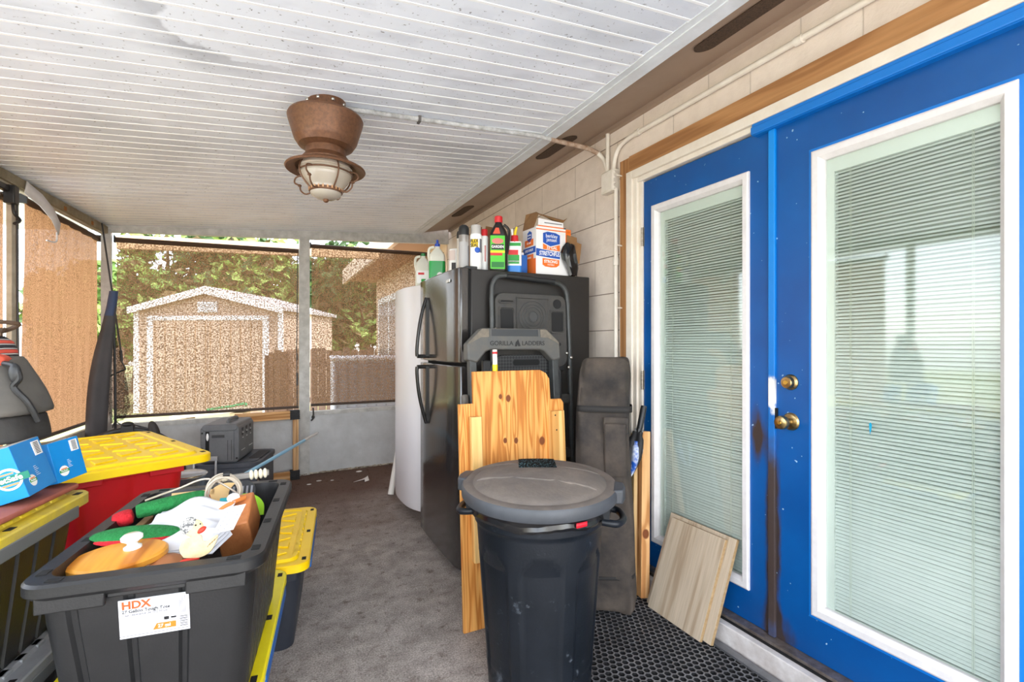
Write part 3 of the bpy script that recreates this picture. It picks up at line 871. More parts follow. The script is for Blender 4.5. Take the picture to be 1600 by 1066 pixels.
# brass lock and knob on the right leaf: axis along -X
AX = Matrix(((0, 0, -1, 0), (0, 1, 0, 0), (1, 0, 0, 0), (0, 0, 0, 1)))
def brass(name, prof, y, z):
    bm = new_bm()
    add_lathe(bm, prof, 28, (0, 0, 0), 0, Matrix.Translation((1.787, y, z)) @ AX)
    return struct(name, bm, M_BRASS, door2, angle=30)
dl = brass('deadbolt', [(0.030, 0), (0.030, 0.006), (0.026, 0.012), (0.023, 0.014), (0.022, 0.030), (0.019, 0.033), (0.0, 0.034)], 1.195, 1.105)
bm = new_bm(); add_lathe(bm, [(0.008, 0.033), (0.008, 0.037), (0, 0.037)], 16, M=Matrix.Translation((1.787, 1.195, 1.105)) @ AX)
obj('keyhole', bm, mat('bright_brass', (220, 190, 100), 0.3, 1.0), dl)
kn = brass('door_knob', [(0.034, 0), (0.034, 0.004), (0.029, 0.010), (0.014, 0.014), (0.012, 0.030), (0.016, 0.034), (0.025, 0.046), (0.0265, 0.056), (0.024, 0.066), (0.017, 0.069), (0.0, 0.0695)], 1.195, 0.955)
bm = new_bm(); add_lathe(bm, [(0.007, 0.069), (0.006, 0.073), (0, 0.073)], 16, M=Matrix.Translation((1.787, 1.195, 0.955)) @ AX)
obj('keyhole', bm, MATS['bright_brass'], kn)
bm = new_bm(); bx(bm, 1.776, 1.790, 1.247, 1.262, 0.92, 1.0)
struct('latch_plate', bm, M_DARK, door2, smooth=False)
bm = new_bm(); add_prism(bm, [(0, .012), (.004, .02), (.009, .012), (.007, -.004), (.003, -.022)], 0, 0.0008, 0, frame((1.797, 0.93, 0.97), (0, -1, 0), (0, 0, 1)))
struct('paint_drip', bm, mat('teal_drip', (0, 150, 190), 0.4), door2)

# ------------------------------------------------------------------ conduit, junction box, pegs on the wall
M_COND = mat('painted_conduit', (236, 229, 218), 0.5, c2=(222, 212, 198), scale=16, amt=0.2)
t = thing('junction_box', 'square cream junction box on the block wall with conduits meeting it', 'electrical box', (1.785, 2.292, 2.19))
bm = new_bm(); bx(bm, -0.028, 0.016, -0.062, 0.052, -0.062, 0.062); bx(bm, -0.033, -0.026, -0.056, 0.046, -0.056, 0.056)
obj('box_body', bm, M_COND, t, bevel=0.004)
bm = new_bm()
for z in (0.04, 0.012, -0.02, -0.045): add_ball(bm, (-0.02, -0.064, z), (0.008, 0.005, 0.008), u=10, v=6)
obj('screw', bm, M_COND, t)
t = thing('conduit_down', 'cream conduit running straight down the wall beside the brown door trim', 'conduit', (1.780, 2.235, 0.0))
t.name = 'electrical_conduit'
bm = new_bm(); add_tube(bm, [(0, 0, 0.04), (0, 0, 2.14)], 0.0125, 14); add_tube(bm, [(0.01, -0.024, 0.04), (0.01, -0.024, 2.14)], 0.004, 6)
obj('pipe', bm, M_COND, t)
bm = new_bm()
for z in (1.70, 0.9): add_lathe(bm, [(0.017, 0), (0.017, 0.04)], 14, (0, 0, z))
obj('coupling', bm, M_COND, t)
t = thing('electrical_conduit', 'cream conduit running along the wall above the doors with a rounded elbow', 'conduit', (1.780, 2.255, 2.25))
bm = new_bm()
pp = bez([(0, 0.0, -0.01), (0, -0.008, 0.06), (0, -0.05, 0.115), (0, -0.13, 0.135), (0, -0.2, 0.137)], 7) + [Vector((0, -1.2, 0.140)), Vector((0, -3.4, 0.142))]
add_tube(bm, pp, 0.0125, 14)
obj('pipe', bm, M_COND, t)
bm = new_bm()
for y in (-0.19, -1.08):
    add_tube(bm, [(0, y, 0.138), (0, y - 0.03, 0.138)], 0.017, 14)
obj('coupling', bm, M_COND, t)
t = thing('electrical_conduit', 'short straight cream conduit from the junction box up into the brown soffit', 'conduit', (1.785, 2.318, 2.25))
bm = new_bm(); add_tube(bm, [(0, 0, -0.01), (0, 0, 0.265)], 0.012, 12); obj('pipe', bm, M_COND, t)
t = thing('electrical_conduit', 'conduit along the ceiling from the lamp, rusty brown where it bends to the wall', 'conduit', (0.233, 2.324, 0))
bm = new_bm()
z0 = lambda x: ZC(x + 0.233) - 0.012
a = [(0.05, 0.005, z0(.05)), (0.6, 0.03, z0(.6)), (1.13, 0.055, z0(1.13)), (1.20, 0.058, z0(1.2) - 0.010)]
add_tube(bm, a, 0.0115, 12)
obj('pipe', bm, mat('ceiling_conduit', (222, 222, 222), 0.5, c2=(150, 148, 146), scale=22, amt=0.35), t)
bm = new_bm()
el = bez([(1.20, 0.058, z0(1.2) - 0.010), (1.34, 0.062, 2.410), (1.46, 0.062, 2.405), (1.525, 0.052, 2.385)], 8)
add_tube(bm, el, 0.0135, 12)
obj('rusty_elbow', bm, mat('rusty_conduit', (138, 96, 66), 0.7, c2=(196, 176, 158), scale=26, amt=0.4), t)
bm = new_bm()
el = bez([(1.525, 0.052, 2.385), (1.551, 0.035, 2.350), (1.552, 0.010, 2.30), (1.552, -0.012, 2.24)], 8)
add_tube(bm, el, 0.0135, 12)
obj('elbow', bm, M_COND, t)
bm = new_bm(); bx(bm, 0.425, 0.437, 0.005, 0.045, z0(.43) - 0.016, z0(.43) + 0.016); obj('strap', bm, mat('grimy_strap', (96, 92, 90), 0.7), t)
for i, (z, lab) in enumerate(((2.19, 'topmost small white peg in the brown door trim beside the junction box'), (1.80, 'small white peg in the brown trim, second from the top'), (1.452, 'small pale peg in the brown trim, at door hinge side above the bag'), (1.105, 'lowest small peg in the brown trim beside the black bag top'))):
    bm = new_bm(); add_tube(bm, [(0.012, 0.0, 0), (-0.035, -0.004, 0.001), (-0.037, -0.004, 0.001)], [0.0045, 0.005, 0.0055], 10)
    o = obj('wall_peg', bm, M_COND); o.location = (1.772, 2.176, z)
    tag(o, lab, 'peg', 'pegs along the brown door trim')

# ------------------------------------------------------------------ lamp on the ceiling
def fan_lamp():
    x, y = 0.233, 2.324
    zc = ZC(x)
    t = thing('ceiling_lamp', 'rusty brown ceiling fan housing without blades, with caged ribbed glass lamp under it', 'lamp', (x, y, zc))
    RUST = mat('rust_brown', (122, 84, 58), 0.42, 0.35, c2=(96, 66, 48), scale=70, amt=0.4, bump=0.1, bscale=300)
    RUST2 = mat('rust_brown_wire', (104, 72, 52), 0.45, 0.35)
    bm = new_bm(); add_lathe(bm, [(0.078, -0.046), (0.084, -0.040), (0.084, 0.010)], 36)
    cn = obj('canopy', bm, RUST, t)
    bm = new_bm()
    for k in range(4):
        a = R(200 + k * 42); add_ball(bm, (0.083 * math.cos(a), 0.083 * math.sin(a), -0.014), (0.008, 0.008, 0.008), u=10, v=6)
    obj('screw', bm, M_CHROME, cn)
    bm = new_bm(); add_lathe(bm, [(0.075, -0.21), (0.100, -0.205), (0.115, -0.198), (0.128, -0.178), (0.132, -0.172), (0.136, -0.160), (0.158, -0.086), (0.160, -0.074), (0.155, -0.064), (0.09, -0.058), (0.07, -0.04)], 48)
    obj('motor_housing', bm, RUST, t, angle=25)
    bm = new_bm(); add_lathe(bm, [(0.080, -0.250), (0.086, -0.240), (0.084, -0.205), (0.07, -0.2)], 40); add_lathe(bm, [(0.108, -0.272), (0.108, -0.262), (0.088, -0.238), (0.05, -0.236)], 40)
    obj('neck', bm, RUST, t, angle=25)
    bm = new_bm(); add_lathe(bm, [(0.128, -0.292), (0.166, -0.304), (0.170, -0.299), (0.167, -0.293), (0.128, -0.282), (0.104, -0.265), (0.09, -0.266), (0.1, -0.29)], 48, cap0=False, cap1=False)
    obj('brim', bm, RUST, t, angle=25)
    bm = new_bm()
    prof = [(0.066, -0.392), (0.072, -0.385)]
    for k in range(9):
        z = -0.380 + k * 0.010
        r = 0.073 + 0.036 * math.sin(min(1, k / 7.0) * PI / 2)
        prof += [(r - 0.001, z), (r + 0.0035, z + 0.005)]
    prof += [(0.108, -0.285), (0.098, -0.272)]
    add_lathe(bm, prof, 40, cap0=False, cap1=False)
    m = mat('ribbed_glass', (255, 246, 230), 0.12, spec=0.6, trans=0.6)
    obj('glass_globe', bm, m, t, angle=60)
    bm = new_bm(); add_lathe(bm, [(0.098, -0.300), (0.104, -0.292), (0.104, -0.272), (0.09, -0.268)], 36)
    obj('globe_collar', bm, mat('tan_collar', (176, 142, 104), 0.5, 0.2), t)
    bm = new_bm(); add_lathe(bm, [(0.064, -0.402), (0.071, -0.400), (0.071, -0.378), (0.066, -0.374)], 36)
    for k in range(24):
        a = 2 * PI * k / 24; add_box(bm, (0.071 * math.cos(a), 0.071 * math.sin(a), -0.389), (0.004, 0.006, 0.012), 1, rot=(0, 0, a))
    obj('slotted_band', bm, [RUST, mat('band_slot', (196, 152, 110), 0.5)], t, angle=25)
    bm = new_bm(); add_lathe(bm, [(0.012, -0.430), (0.04, -0.426), (0.062, -0.414), (0.066, -0.400)], 36)
    obj('glass_cap', bm, m, t, angle=60)
    bm = new_bm(); add_ball(bm, (0, 0, -0.434), (0.0125, 0.0125, 0.011)); obj('finial', bm, RUST, t)
    bm = new_bm()
    for (zz, rr) in ((-0.316, 0.112),):
        add_tube(bm, [(rr * math.cos(2 * PI * k / 40), rr * math.sin(2 * PI * k / 40), zz) for k in range(40)], 0.0036, 8, closed=True)
    for k in range(4):
        a = R(20 + 90 * k); c, s = math.cos(a), math.sin(a)
        add_tube(bm, bez([(0.100 * c, 0.1 * s, -0.27), (0.118 * c, 0.118 * s, -0.31), (0.108 * c, 0.108 * s, -0.35), (0.074 * c, 0.074 * s, -0.388)], 6), 0.0036, 8)
        # outward loop of the cage
        b = a + R(34); cc, ss = math.cos(b), math.sin(b)
        add_tube(bm, bez([(0.112 * cc, 0.112 * ss, -0.314), (0.146 * cc, 0.146 * ss, -0.325), (0.152 * cc, 0.152 * ss, -0.348), (0.126 * cc, 0.126 * ss, -0.362)], 6), 0.0036, 8)
        add_tube(bm, bez([(0.126 * cc, 0.126 * ss, -0.362), (0.122 * cc, 0.122 * ss, -0.385), (0.098 * cc, 0.098 * ss, -0.402), (0.070 * cc, 0.070 * ss, -0.394)], 6), 0.0036, 8)
        add_ball(bm, (0.128 * cc, 0.128 * ss, -0.362), (0.009, 0.009, 0.006), u=8, v=6)
    obj('wire_cage', bm, RUST2, t)
fan_lamp()

# ------------------------------------------------------------------ yard outside the screens
CA, SA = math.cos(YAW), math.sin(YAW)
def at(px, d, z=0.0):
    """Point d metres in front of the viewpoint, on the vertical line through picture column px."""
    xc = (px - 800) / 765 * d
    return Vector((xc * CA + d * SA, -xc * SA + d * CA, z))

bm = new_bm(); bx(bm, -30, 30, -14, 40, -0.32, -0.16)
m = mat('lawn', (126, 142, 84), 0.95, c2=(150, 136, 98), scale=1.4, amt=0.5, bump=0.6, bscale=40)
struct('ground', bm, m, smooth=False)
bm = new_bm(); bx(bm, -7, 4, -8, -0.46, -0.17, -0.10); bx(bm, -7, -1.98, -0.46, 5.4, -0.17, -0.10)  # unseen pale slab added to bounce sunlight up to the ceiling
struct('bounce_slab', bm, mat('pale_bounce', (222, 220, 216), 0.85, c2=(206, 203, 198), scale=3), smooth=False)

def shed():
    p = at(326, 10.0, -0.16)
    t = thing('garden_shed', 'beige gabled shed with white trim seen through the wide back screen', 'shed', p, -YAW - 0.03)
    TAN = mat('shed_siding', (196, 172, 152), 0.8, c2=(182, 158, 140), scale=3)
    WH = mat('shed_trim', (238, 236, 236), 0.6)
    w, h, a, d = 1.50, 2.14, 2.46, 2.6          # half width, eave height, apex, depth
    bm = new_bm()
    add_prism(bm, [(-w, 0), (w, 0), (w, h), (0, a), (-w, h)], -d, 0, 0, Matrix(((1, 0, 0, 0), (0, 0, -1, 0), (0, 1, 0, 0), (0, 0, 0, 1))))
    obj('walls', bm, TAN, t, smooth=False)
    bm = new_bm()
    for s in (-1, 1):
        M = Matrix(((1, 0, 0, 0), (0, 0, -1, 0), (0, 1, 0, 0), (0, 0, 0, 1)))
        add_prism(bm, [(0, a + .03), (s * (w + .08), h - .05), (s * (w + .08), h + .02), (0, a + .13)], -d - .1, 0.12, 0, M)
    obj('roof', bm, mat('shed_roof', (176, 170, 168), 0.8), t, smooth=False)
    bm = new_bm()
    M = Matrix(((1, 0, 0, 0), (0, 0, -1, 0), (0, 1, 0, 0), (0, 0, 0, 1)))
    for s in (-1, 1):
        add_prism(bm, [(0, a - .03), (s * (w + .09), h - .11), (s * (w + .09), h + .02), (0, a + .12)], 0.12, 0.15, 0, M)
        bx(bm, s * w - .05, s * w + .05, -.03, 0, 0, h - .05)
    obj('barge_board', bm, WH, t, smooth=False)
    bm = new_bm()
    for s in (-1, 1):
        bx(bm, s * 1.20 - .06, s * 1.20 + .06, -.04, 0, 0, 1.92)
    bx(bm, -1.26, 1.26, -.04, 0, 1.90, 1.99)
    obj('door_frame', bm, WH, t, smooth=False)
    for s in (-1, 1):
        bm = new_bm(); bx(bm, s * .575 - .57, s * .575 + .57, -.03, 0, 0.05, 1.9)
        for k in range(6): bx(bm, s * .575 - .53 + k * .21, s * .575 - .51 + k * .21, -.036, -.03, 0.08, 1.88, 1)
        obj('door', bm, [TAN, mat('shed_groove', (168, 138, 110), 0.9)], t, smooth=False)
    bm = new_bm(); bx(bm, -.2, .2, -.05, 0, 2.06, 2.28)
    for k in range(5): bx(bm, -.15, .15, -.06, -.05, 2.08 + k * .036, 2.093 + k * .036, 1)
    obj('gable_vent', bm, [WH, mat('vent_slat', (190, 190, 196), 0.6)], t, smooth=False)
shed()

def fence_run(label, x0, x1, d0, d1, top, seed):
    rnd = random.Random(seed)
    a, b = at(x0, d0), at(x1, d1)
    dv = b - a; L = dv.length
    t = thing('plank_fence', label, 'fence', (a.x, a.y, -0.16), math.atan2(dv.y, dv.x))
    n = int(L / 0.15)
    m1 = mat('fence_board', (150, 122, 104), 0.9, c2=(112, 88, 74), scale=5, amt=0.4)
    bm = new_bm()
    bx(bm, 0, L, 0.02, 0.06, 0.3, 0.39); bx(bm, 0, L, 0.02, 0.06, top - .2, top - .11)
    obj('rail', bm, m1, t, smooth=False)
    bm = new_bm()
    for k in range(n):
        h = top + 0.16 + rnd.uniform(-.04, .03)
        x = k * 0.15
        add_prism(bm, [(x, 0), (x + .138, 0), (x + .138, h - .03), (x + .11, h), (x + .03, h), (x, h - .03)], -0.02, 0.0, 0, Matrix(((1, 0, 0, 0), (0, 0, -1, 0), (0, 1, 0, 0), (0, 0, 0, 1))))
    obj('plank_panel', bm, m1, t, smooth=False)
fence_run('weathered plank fence right of the shed, running behind the air conditioner', 446, 660, 9.3, 9.6, 1.17, 3)
fence_run('plank fence left of the shed beyond the corner of the porch', 60, 196, 11.5, 10.6, 1.20, 5)
t = thing('plank_stack', 'dark brown boards standing on end against the right of the shed door', 'boards', at(430, 9.2, -0.16), -YAW)
bm = new_bm()
for x, h, w in ((-.20, 1.2, .06), (-.13, 1.24, .10), (-.02, 1.30, .12), (.1, 1.27, .12)): bx(bm, x, x + w * .96, 0, .05, 0, h)
obj('boards', bm, mat('dark_boards', (96, 72, 56), 0.9), t, smooth=False)
t = thing('garden_bench', 'low grey plank across blocks in front of the shed with a green hose on it', 'bench', at(330, 8.3, -0.16), -YAW)
bm = new_bm(); add_box(bm, (0, 0, 0.25), (1.25, .25, .06), rot=(0, -.12, 0)); obj('plank', bm, mat('pale_plank', (200, 188, 170), 0.8), t, smooth=False)
bm = new_bm(); bx(bm, -.5, -.35, -.12, .12, 0, .17); bx(bm, .38, .6, -.12, .12, 0, .26); obj('block', bm, mat('bench_block', (150, 128, 100), 0.9), t, smooth=False)
bm = new_bm(); add_tube(bm, bez([(-.05, -.05, .30), (.15, .02, .33), (.35, -.04, .36), (.55, .03, .40), (.6, -.02, .36)], 6), 0.02, 8); obj('hose', bm, mat('green_hose', (40, 150, 96), 0.5), t)

t = thing('air_conditioner', 'pale grey louvred air conditioner outside the window beside the refrigerators', 'air conditioner', at(575, 6.7, -0.16), -0.08)
bm = new_bm(); bx(bm, -.47, .47, -.45, .45, 0.08, 1.22); obj('coil_cabinet', bm, mat('ac_cabinet', (206, 206, 212), 0.5), t, bevel=0.02)
bm = new_bm()
for k in range(26): bx(bm, -.44, .44, -.462, -.45, 0.16 + k * .04, 0.178 + k * .04)
for k in range(8): bx(bm, -.44 + k * .122, -.42 + k * .122, -.47, -.462, 0.14, 1.18)
obj('louvre', bm, mat('ac_louvre', (160, 160, 168), 0.5), t, smooth=False)
bm = new_bm(); bx(bm, -.485, .485, -.47, .47, 1.2, 1.25); obj('lid', bm, mat('ac_lid', (240, 240, 244), 0.4), t, bevel=0.015)
bm = new_bm(); bx(bm, -.49, .49, -.5, .5, 0, 0.09); obj('pad', bm, mat('ac_pad', (170, 166, 160), 0.8), t, smooth=False)

# the house carries on past the porch
bm = new_bm(); bx(bm, 1.80, 4.5, 5.24, 9.2, -0.2, 2.7)
struct('wall_exterior', bm, mat('beige_stucco', (226, 198, 172), 0.8, c2=(214, 186, 160), scale=4), smooth=False)
bm = new_bm(); bx(bm, 1.28, 4.5, 5.24, 9.5, 2.42, 2.60); bx(bm, 1.24, 1.29, 5.24, 9.5, 2.36, 2.62, 1)
struct('eave_exterior', bm, [mat('tan_eave', (176, 132, 100), 0.7), mat('pale_fascia', (226, 200, 176), 0.6)], smooth=False)
w = struct('window_1', new_bm(), M_WHITE)
bm = new_bm(); bx(bm, 1.77, 1.80, 7.2, 8.9, 0.6, 2.05); me = bpy.data.meshes.new('window_1'); bm.to_mesh(me); bm.free(); me.materials.append(mat('outer_window_trim', (240, 240, 242), 0.5)); w.data = me
bm = new_bm(); bx(bm, 1.765, 1.775, 7.3, 8.0, 0.7, 1.95); bx(bm, 1.765, 1.775, 8.1, 8.8, 0.7, 1.95)
struct('window_pane', bm, mat('dull_pane', (150, 146, 146), 0.2), w, smooth=False)

LEAF = [mat('leaf_green', (92, 122, 52), 0.7), mat('leaf_light', (132, 156, 76), 0.7), mat('leaf_dark', (58, 84, 40), 0.7), mat('leaf_brown', (120, 104, 70), 0.8)]
BARK = mat('bark', (104, 86, 70), 0.9, c2=(78, 62, 50), scale=12)
def tree(label, px, d, trunk_h, crown, n, seed, tint):
    rnd = random.Random(seed)
    n = int(n * 1.5); t = thing('tree', label, 'tree', at(px, d, -0.16), rnd.uniform(0, 6), 'trees behind the yard')
    bm = new_bm()
    add_tube(bm, [(0, 0, 0), (.06, .02, trunk_h * .5), (-.05, .05, trunk_h), (0, 0, trunk_h + crown[2])], [.17, .14, .11, .03], 10)
    for k in range(6):
        a = rnd.uniform(0, 6.28); z = trunk_h + rnd.uniform(-.2, .8) * crown[2] * .5
        add_tube(bm, [(0, 0, z), (math.cos(a) * crown[0] * .4, math.sin(a) * crown[1] * .4, z + .5), (math.cos(a) * crown[0] * .8, math.sin(a) * crown[1] * .8, z + .8)], [.06, .04, .012], 6)
    obj('trunk', bm, BARK, t)
    bm = new_bm()
    blobs = [(rnd.uniform(-.8, .8) * crown[0], rnd.uniform(-.7, .7) * crown[1], trunk_h + rnd.uniform(.0, 1.3) * crown[2], rnd.uniform(.25, .5)) for _ in range(16)]
    for k in range(n):
        b = rnd.choice(blobs)
        v = Vector((rnd.gauss(0, 1), rnd.gauss(0, 1), rnd.gauss(0, 1))).normalized() * rnd.uniform(.5, 1) * b[3] * max(crown)
        c = Vector(b[:3]) + v
        q = Euler((rnd.uniform(0, 6.3), rnd.uniform(0, 6.3), rnd.uniform(0, 6.3))).to_matrix()
        s = rnd.uniform(.10, .19)
        f = bm.faces.new([bm.verts.new(c + q @ Vector(p)) for p in ((0, -s * 1.3, 0), (s * .6, 0, s * .15), (0, s * 1.3, 0), (-s * .6, 0, s * .15))])
        f.material_index = (tint + (1 if rnd.random() < .3 else 0)) % 3 if rnd.random() < .9 else 3
    obj('foliage', bm, LEAF, t, smooth=False)
tree('leafy tree standing behind the left end of the shed roof', 215, 14.5, 1.6, (1.7, 1.7, 1.7), 1500, 1, 0)
tree('tall tree rising over the shed gable', 330, 17.0, 2.2, (2.2, 2.0, 2.0), 1600, 2, 2)
tree('tree above the right slope of the shed roof', 425, 15.0, 1.8, (1.7, 1.6, 1.9), 1500, 3, 1)
tree('tree behind the fence just right of the mullion post', 510, 14.8, 1.3, (1.3, 1.3, 1.6), 1600, 4, 0)
tree('darker tree behind the fence beside the house eave', 570, 14.5, 1.5, (1.5, 1.4, 1.7), 1500, 5, 2)
tree('tall tree behind the left slope of the shed roof', 262, 19.0, 3.0, (2.4, 2.0, 2.4), 1600, 9, 1)
tree('low leafy tree left of the shed near the porch corner', 120, 14.0, 1.1, (1.6, 1.5, 1.5), 1500, 6, 1)

# ------------------------------------------------------------------ refrigerators
def fridge_black():
    L = Vector((1.29, 2.397, 0)); T = Matrix.Translation(-L)
    t = thing('refrigerator', 'tall black top-freezer refrigerator with curved black handles', 'refrigerator', L)
    BODY = mat('textured_black_steel', (38, 34, 31), 0.42, c2=(30, 27, 25), scale=10, amt=0.2, bump=0.12, bscale=500)
    DOOR = mat('glossy_black_door', (40, 37, 36), 0.14, spec=0.7, coat=0.6, bump=0.06, bscale=60)
    bm = new_bm(); bx(bm, 0.956, 1.712, 2.397, 3.13, 0.045, 1.648, 0, T)
    obj('cabinet', bm, BODY, t, bevel=0.006)
    bm = new_bm(); bx(bm, 0.943, 0.956, 2.405, 3.12, 0.07, 1.64, 0, T); obj('gasket', bm, M_DARK, t)
    for nm, z0, z1 in (('freezer_door', 1.150, 1.652), ('fridge_door', 0.070, 1.136)):
        bm = new_bm()
        pts = [(0.944, 2.397), (0.944, 3.132), (0.900, 3.132), (0.884, 3.09), (0.879, 2.95), (0.877, 2.765), (0.879, 2.58), (0.884, 2.44), (0.900, 2.397)]
        add_prism(bm, pts, z0, z1, 0, T)
        d = obj(nm, bm, DOOR, t, bevel=0.006)
        bm = new_bm(); y = 2.93
        if nm == 'freezer_door': path = [(.873, 1.535), (.846, 1.44), (.826, 1.33), (.815, 1.22), (.816, 1.176)]; zb = 1.176
        else: path = [(.816, 1.112), (.815, 1.07), (.826, .96), (.846, .86), (.873, .765)]; zb = 1.112
        P = bez([(p[0], y, p[1]) for p in path], 6)
        for dy in (-.008, 0, .008): add_tube(bm, [(q[0], q[1] + dy, q[2]) for q in P], 0.0085, 8, 0, T)
        add_tube(bm, [(.816, y, zb), (.882, y, zb)], 0.0115, 10, 0, T)
        za, zb2 = sorted((path[0][1], path[-1][1]))
        bx(bm, .868, .884, y - .014, y + .014, za, zb2, 0, T)
        obj('handle', bm, mat('handle_black', (18, 17, 17), 0.3), d)
    bm = new_bm(); bx(bm, .8735, .8765, 2.50, 2.56, 1.585, 1.60, 0, T); obj('badge', bm, M_CHROME, t)
    bm = new_bm()
    for y in (2.46, 3.07): add_tube(bm, [(1.02, y, .023), (1.06, y, .023)], .022, 12, 0, T); add_tube(bm, [(1.62, y, .023), (1.66, y, .023)], .022, 12, 0, T)
    bx(bm, .97, .99, 2.42, 3.11, .02, .06, 0, T)
    obj('kick_plate', bm, M_DARK, t)
    bm = new_bm(); bx(bm, 0.935, 1.0, 2.412, 2.47, 1.645, 1.664, 0, T); obj('hinge_cover', bm, M_BLK, t, bevel=0.004)
fridge_black()

def fridge_white():
    L = Vector((1.33, 3.20, 0)); T = Matrix.Translation(-L)
    t = thing('refrigerator', 'white upright refrigerator with bowed door, standing behind the black one', 'refrigerator', L)
    WHT = mat('white_enamel', (226, 224, 226), 0.25, spec=0.5, bump=0.05, bscale=300)
    bm = new_bm(); bx(bm, .985, 1.70, 3.205, 3.93, .05, 1.64, 0, T); obj('cabinet', bm, WHT, t, bevel=0.008)
    bm = new_bm()
    rings = []
    def sec(ins):
        pts = [(.978, 3.205 + ins), (.978, 3.93 - ins)]
        for k in range(15):
            y = 3.93 - ins - (0.725 - 2 * ins) * k / 14
            f = (y - 3.5675) / .3625
            pts.append((.862 + .075 * f * f * f * f + .03 * f * f + ins * .6, y))
        return pts
    for z, ins in ((.108, .02), (.112, .006), (.13, 0), (1.63, 0), (1.648, .006), (1.652, .02)):
        rings.append([(p[0], p[1], z) for p in sec(ins)])
    add_rings(bm, rings, True, True, True, 0, T)
    obj('door', bm, WHT, t, angle=50)
    bm = new_bm()
    for y in (3.25, 3.87):
        for x in (1.0, 1.66): add_lathe(bm, [(.022, 0), (.03, .004), (.03, .03), (.02, .055)], 14, (x - L.x, y - L.y, 0))
    obj('foot', bm, mat('foot_white', (214, 212, 214), 0.5), t)
    bm = new_bm(); bx(bm, .995, 1.02, 3.23, 3.9, .05, .10, 0, T); obj('kick_plate', bm, M_DARK, t)
fridge_white()
t = thing('plastic_pipe', 'short white plastic pipe leaning against the white refrigerator', 'pipe', (0.90, 4.02, 0))
bm = new_bm(); a, b = Vector((0.0, 0.0, 0.022)), Vector((0.10, 0.12, 0.40))
d = (b - a).normalized(); u = d.orthogonal().normalized(); w = d.cross(u); rr = []
for (p, r) in ((a, .019), (a, .024), (b, .024), (b, .019), (a + d * .004, .019)): rr.append([p + (u * math.cos(6.2832 * k / 16) + w * math.sin(6.2832 * k / 16)) * r for k in range(16)])
add_rings(bm, rr[:], True, False, False)
obj('pipe', bm, mat('pvc_white', (232, 228, 220), 0.4), t)

# ------------------------------------------------------------------ things on top of the refrigerators
ZT = 1.652
FACE = R(-112)                     # direction from the refrigerator top towards the room
def arc_patch(bm, r, z0, z1, ac, half, mi=0, n=10, r1=None, M=None):
    r1 = r if r1 is None else r1
    M = M or Matrix()
    v = [[bm.verts.new(M @ Vector((q * math.cos(ac + half * (2 * k / n - 1)), q * math.sin(ac + half * (2 * k / n - 1)), z))) for k in range(n + 1)] for q, z in ((r, z0), (r1, z1))]
    for k in range(n):
        f = bm.faces.new((v[0][k], v[0][k + 1], v[1][k + 1], v[1][k])); f.material_index = mi
def can_text(t, body, size, r, z, ac, m, sx=1.0, name='lettering', bold=0.0, shear=0.0):
    o = Vector((r * math.cos(ac), r * math.sin(ac), z))
    M = frame(o, (-math.sin(ac), math.cos(ac), 0), (0, 0, 1))
    return text(name, body, size, M, m, t, sx=sx, bold=bold, shear=shear)
GRP_C = 'spray cans on the black refrigerator'
T_WHITE = mat('print_white', (244, 244, 242), 0.5); T_BLACK = mat('print_black', (22, 22, 24), 0.5)
T_YELLOW = mat('print_yellow', (246, 210, 30), 0.5); T_BLUE = mat('print_blue', (28, 82, 176), 0.5)
T_ORANGE = mat('print_orange', (240, 116, 28), 0.5); T_RED = mat('print_red', (206, 34, 40), 0.5)
T_GREEN = mat('print_green', (30, 150, 56), 0.5); T_GREY = mat('print_grey', (120, 120, 124), 0.5)

def jug(label, loc, fill, rz):
    t = thing('plastic_jug', label, 'jug', loc, rz)
    w, d, h = .105, .10, .155
    HDPE = mat('cloudy_plastic', (226, 226, 214), 0.35, spec=0.4)
    bm = new_bm(); rings = []
    for z, s in ((0, .9), (.006, 1), (h, 1), (h + .02, .9), (h + .05, .5), (h + .062, .3), (h + .075, .28)):
        rings.append([(p[0], p[1], z) for p in rrect(w * s, d * s, .02 * s)])
    add_rings(bm, rings)
    b = obj('bottle', bm, HDPE, t, angle=50)
    if fill:
        bm = new_bm()
        add_rings(bm, [[(p[0], p[1], z) for p in rrect(w + .0012, d + .0012, .0205)] for z in (.004, .130)], cap0=True, cap1=True)
        obj('liquid', bm, mat('green_liquid', (28, 158, 74), 0.2, spec=0.5), t)
        bm = new_bm(); add_ball(bm, (.018, -d / 2 - .001, .035), (.02, .002, .024)); obj('label_spot', bm, T_WHITE, t)
    else:
        bm = new_bm(); bx(bm, -w * .4, w * .4, -d / 2 - .001, -d / 2, .03, .12); bx(bm, -w * .3, w * .1, -d / 2 - .0015, -d / 2 - .001, .09, .105, 1); bx(bm, -w * .1, w * .2, -d / 2 - .0015, -d / 2 - .001, .04, .06, 2)
        obj('label', bm, [T_WHITE, T_RED, T_GREEN], t, smooth=False)
    bm = new_bm(); add_tube(bm, bez([(-.02, 0, h + .072), (-.05, 0, h + .062), (-.056, 0, h + .02), (-.048, 0, h - .03)], 6), .009, 8); obj('handle', bm, HDPE, t)
    bm = new_bm(); add_lathe(bm, [(.017, h + .074), (.017, h + .092), (.013, h + .094)], 18)
    if fill: add_tube(bm, [(.0, 0, h + .09), (0, -.004, h + .118)], [.009, .007], 10)
    obj('cap', bm, mat('blue_cap', (24, 70, 180), 0.4) if fill else mat('green_cap', (40, 130, 70), 0.4), t)
jug('clear jug half full of green liquid with blue cap, at the refrigerator corner', (.985, 3.055, ZT), True, R(-20))
jug('white handled jug on the white refrigerator, behind the green liquid', (1.00, 3.43, ZT), False, R(-20))
t = thing('red_bottle', 'small orange red bottle peeking out behind the green jug', 'bottle', (1.08, 2.99, ZT))
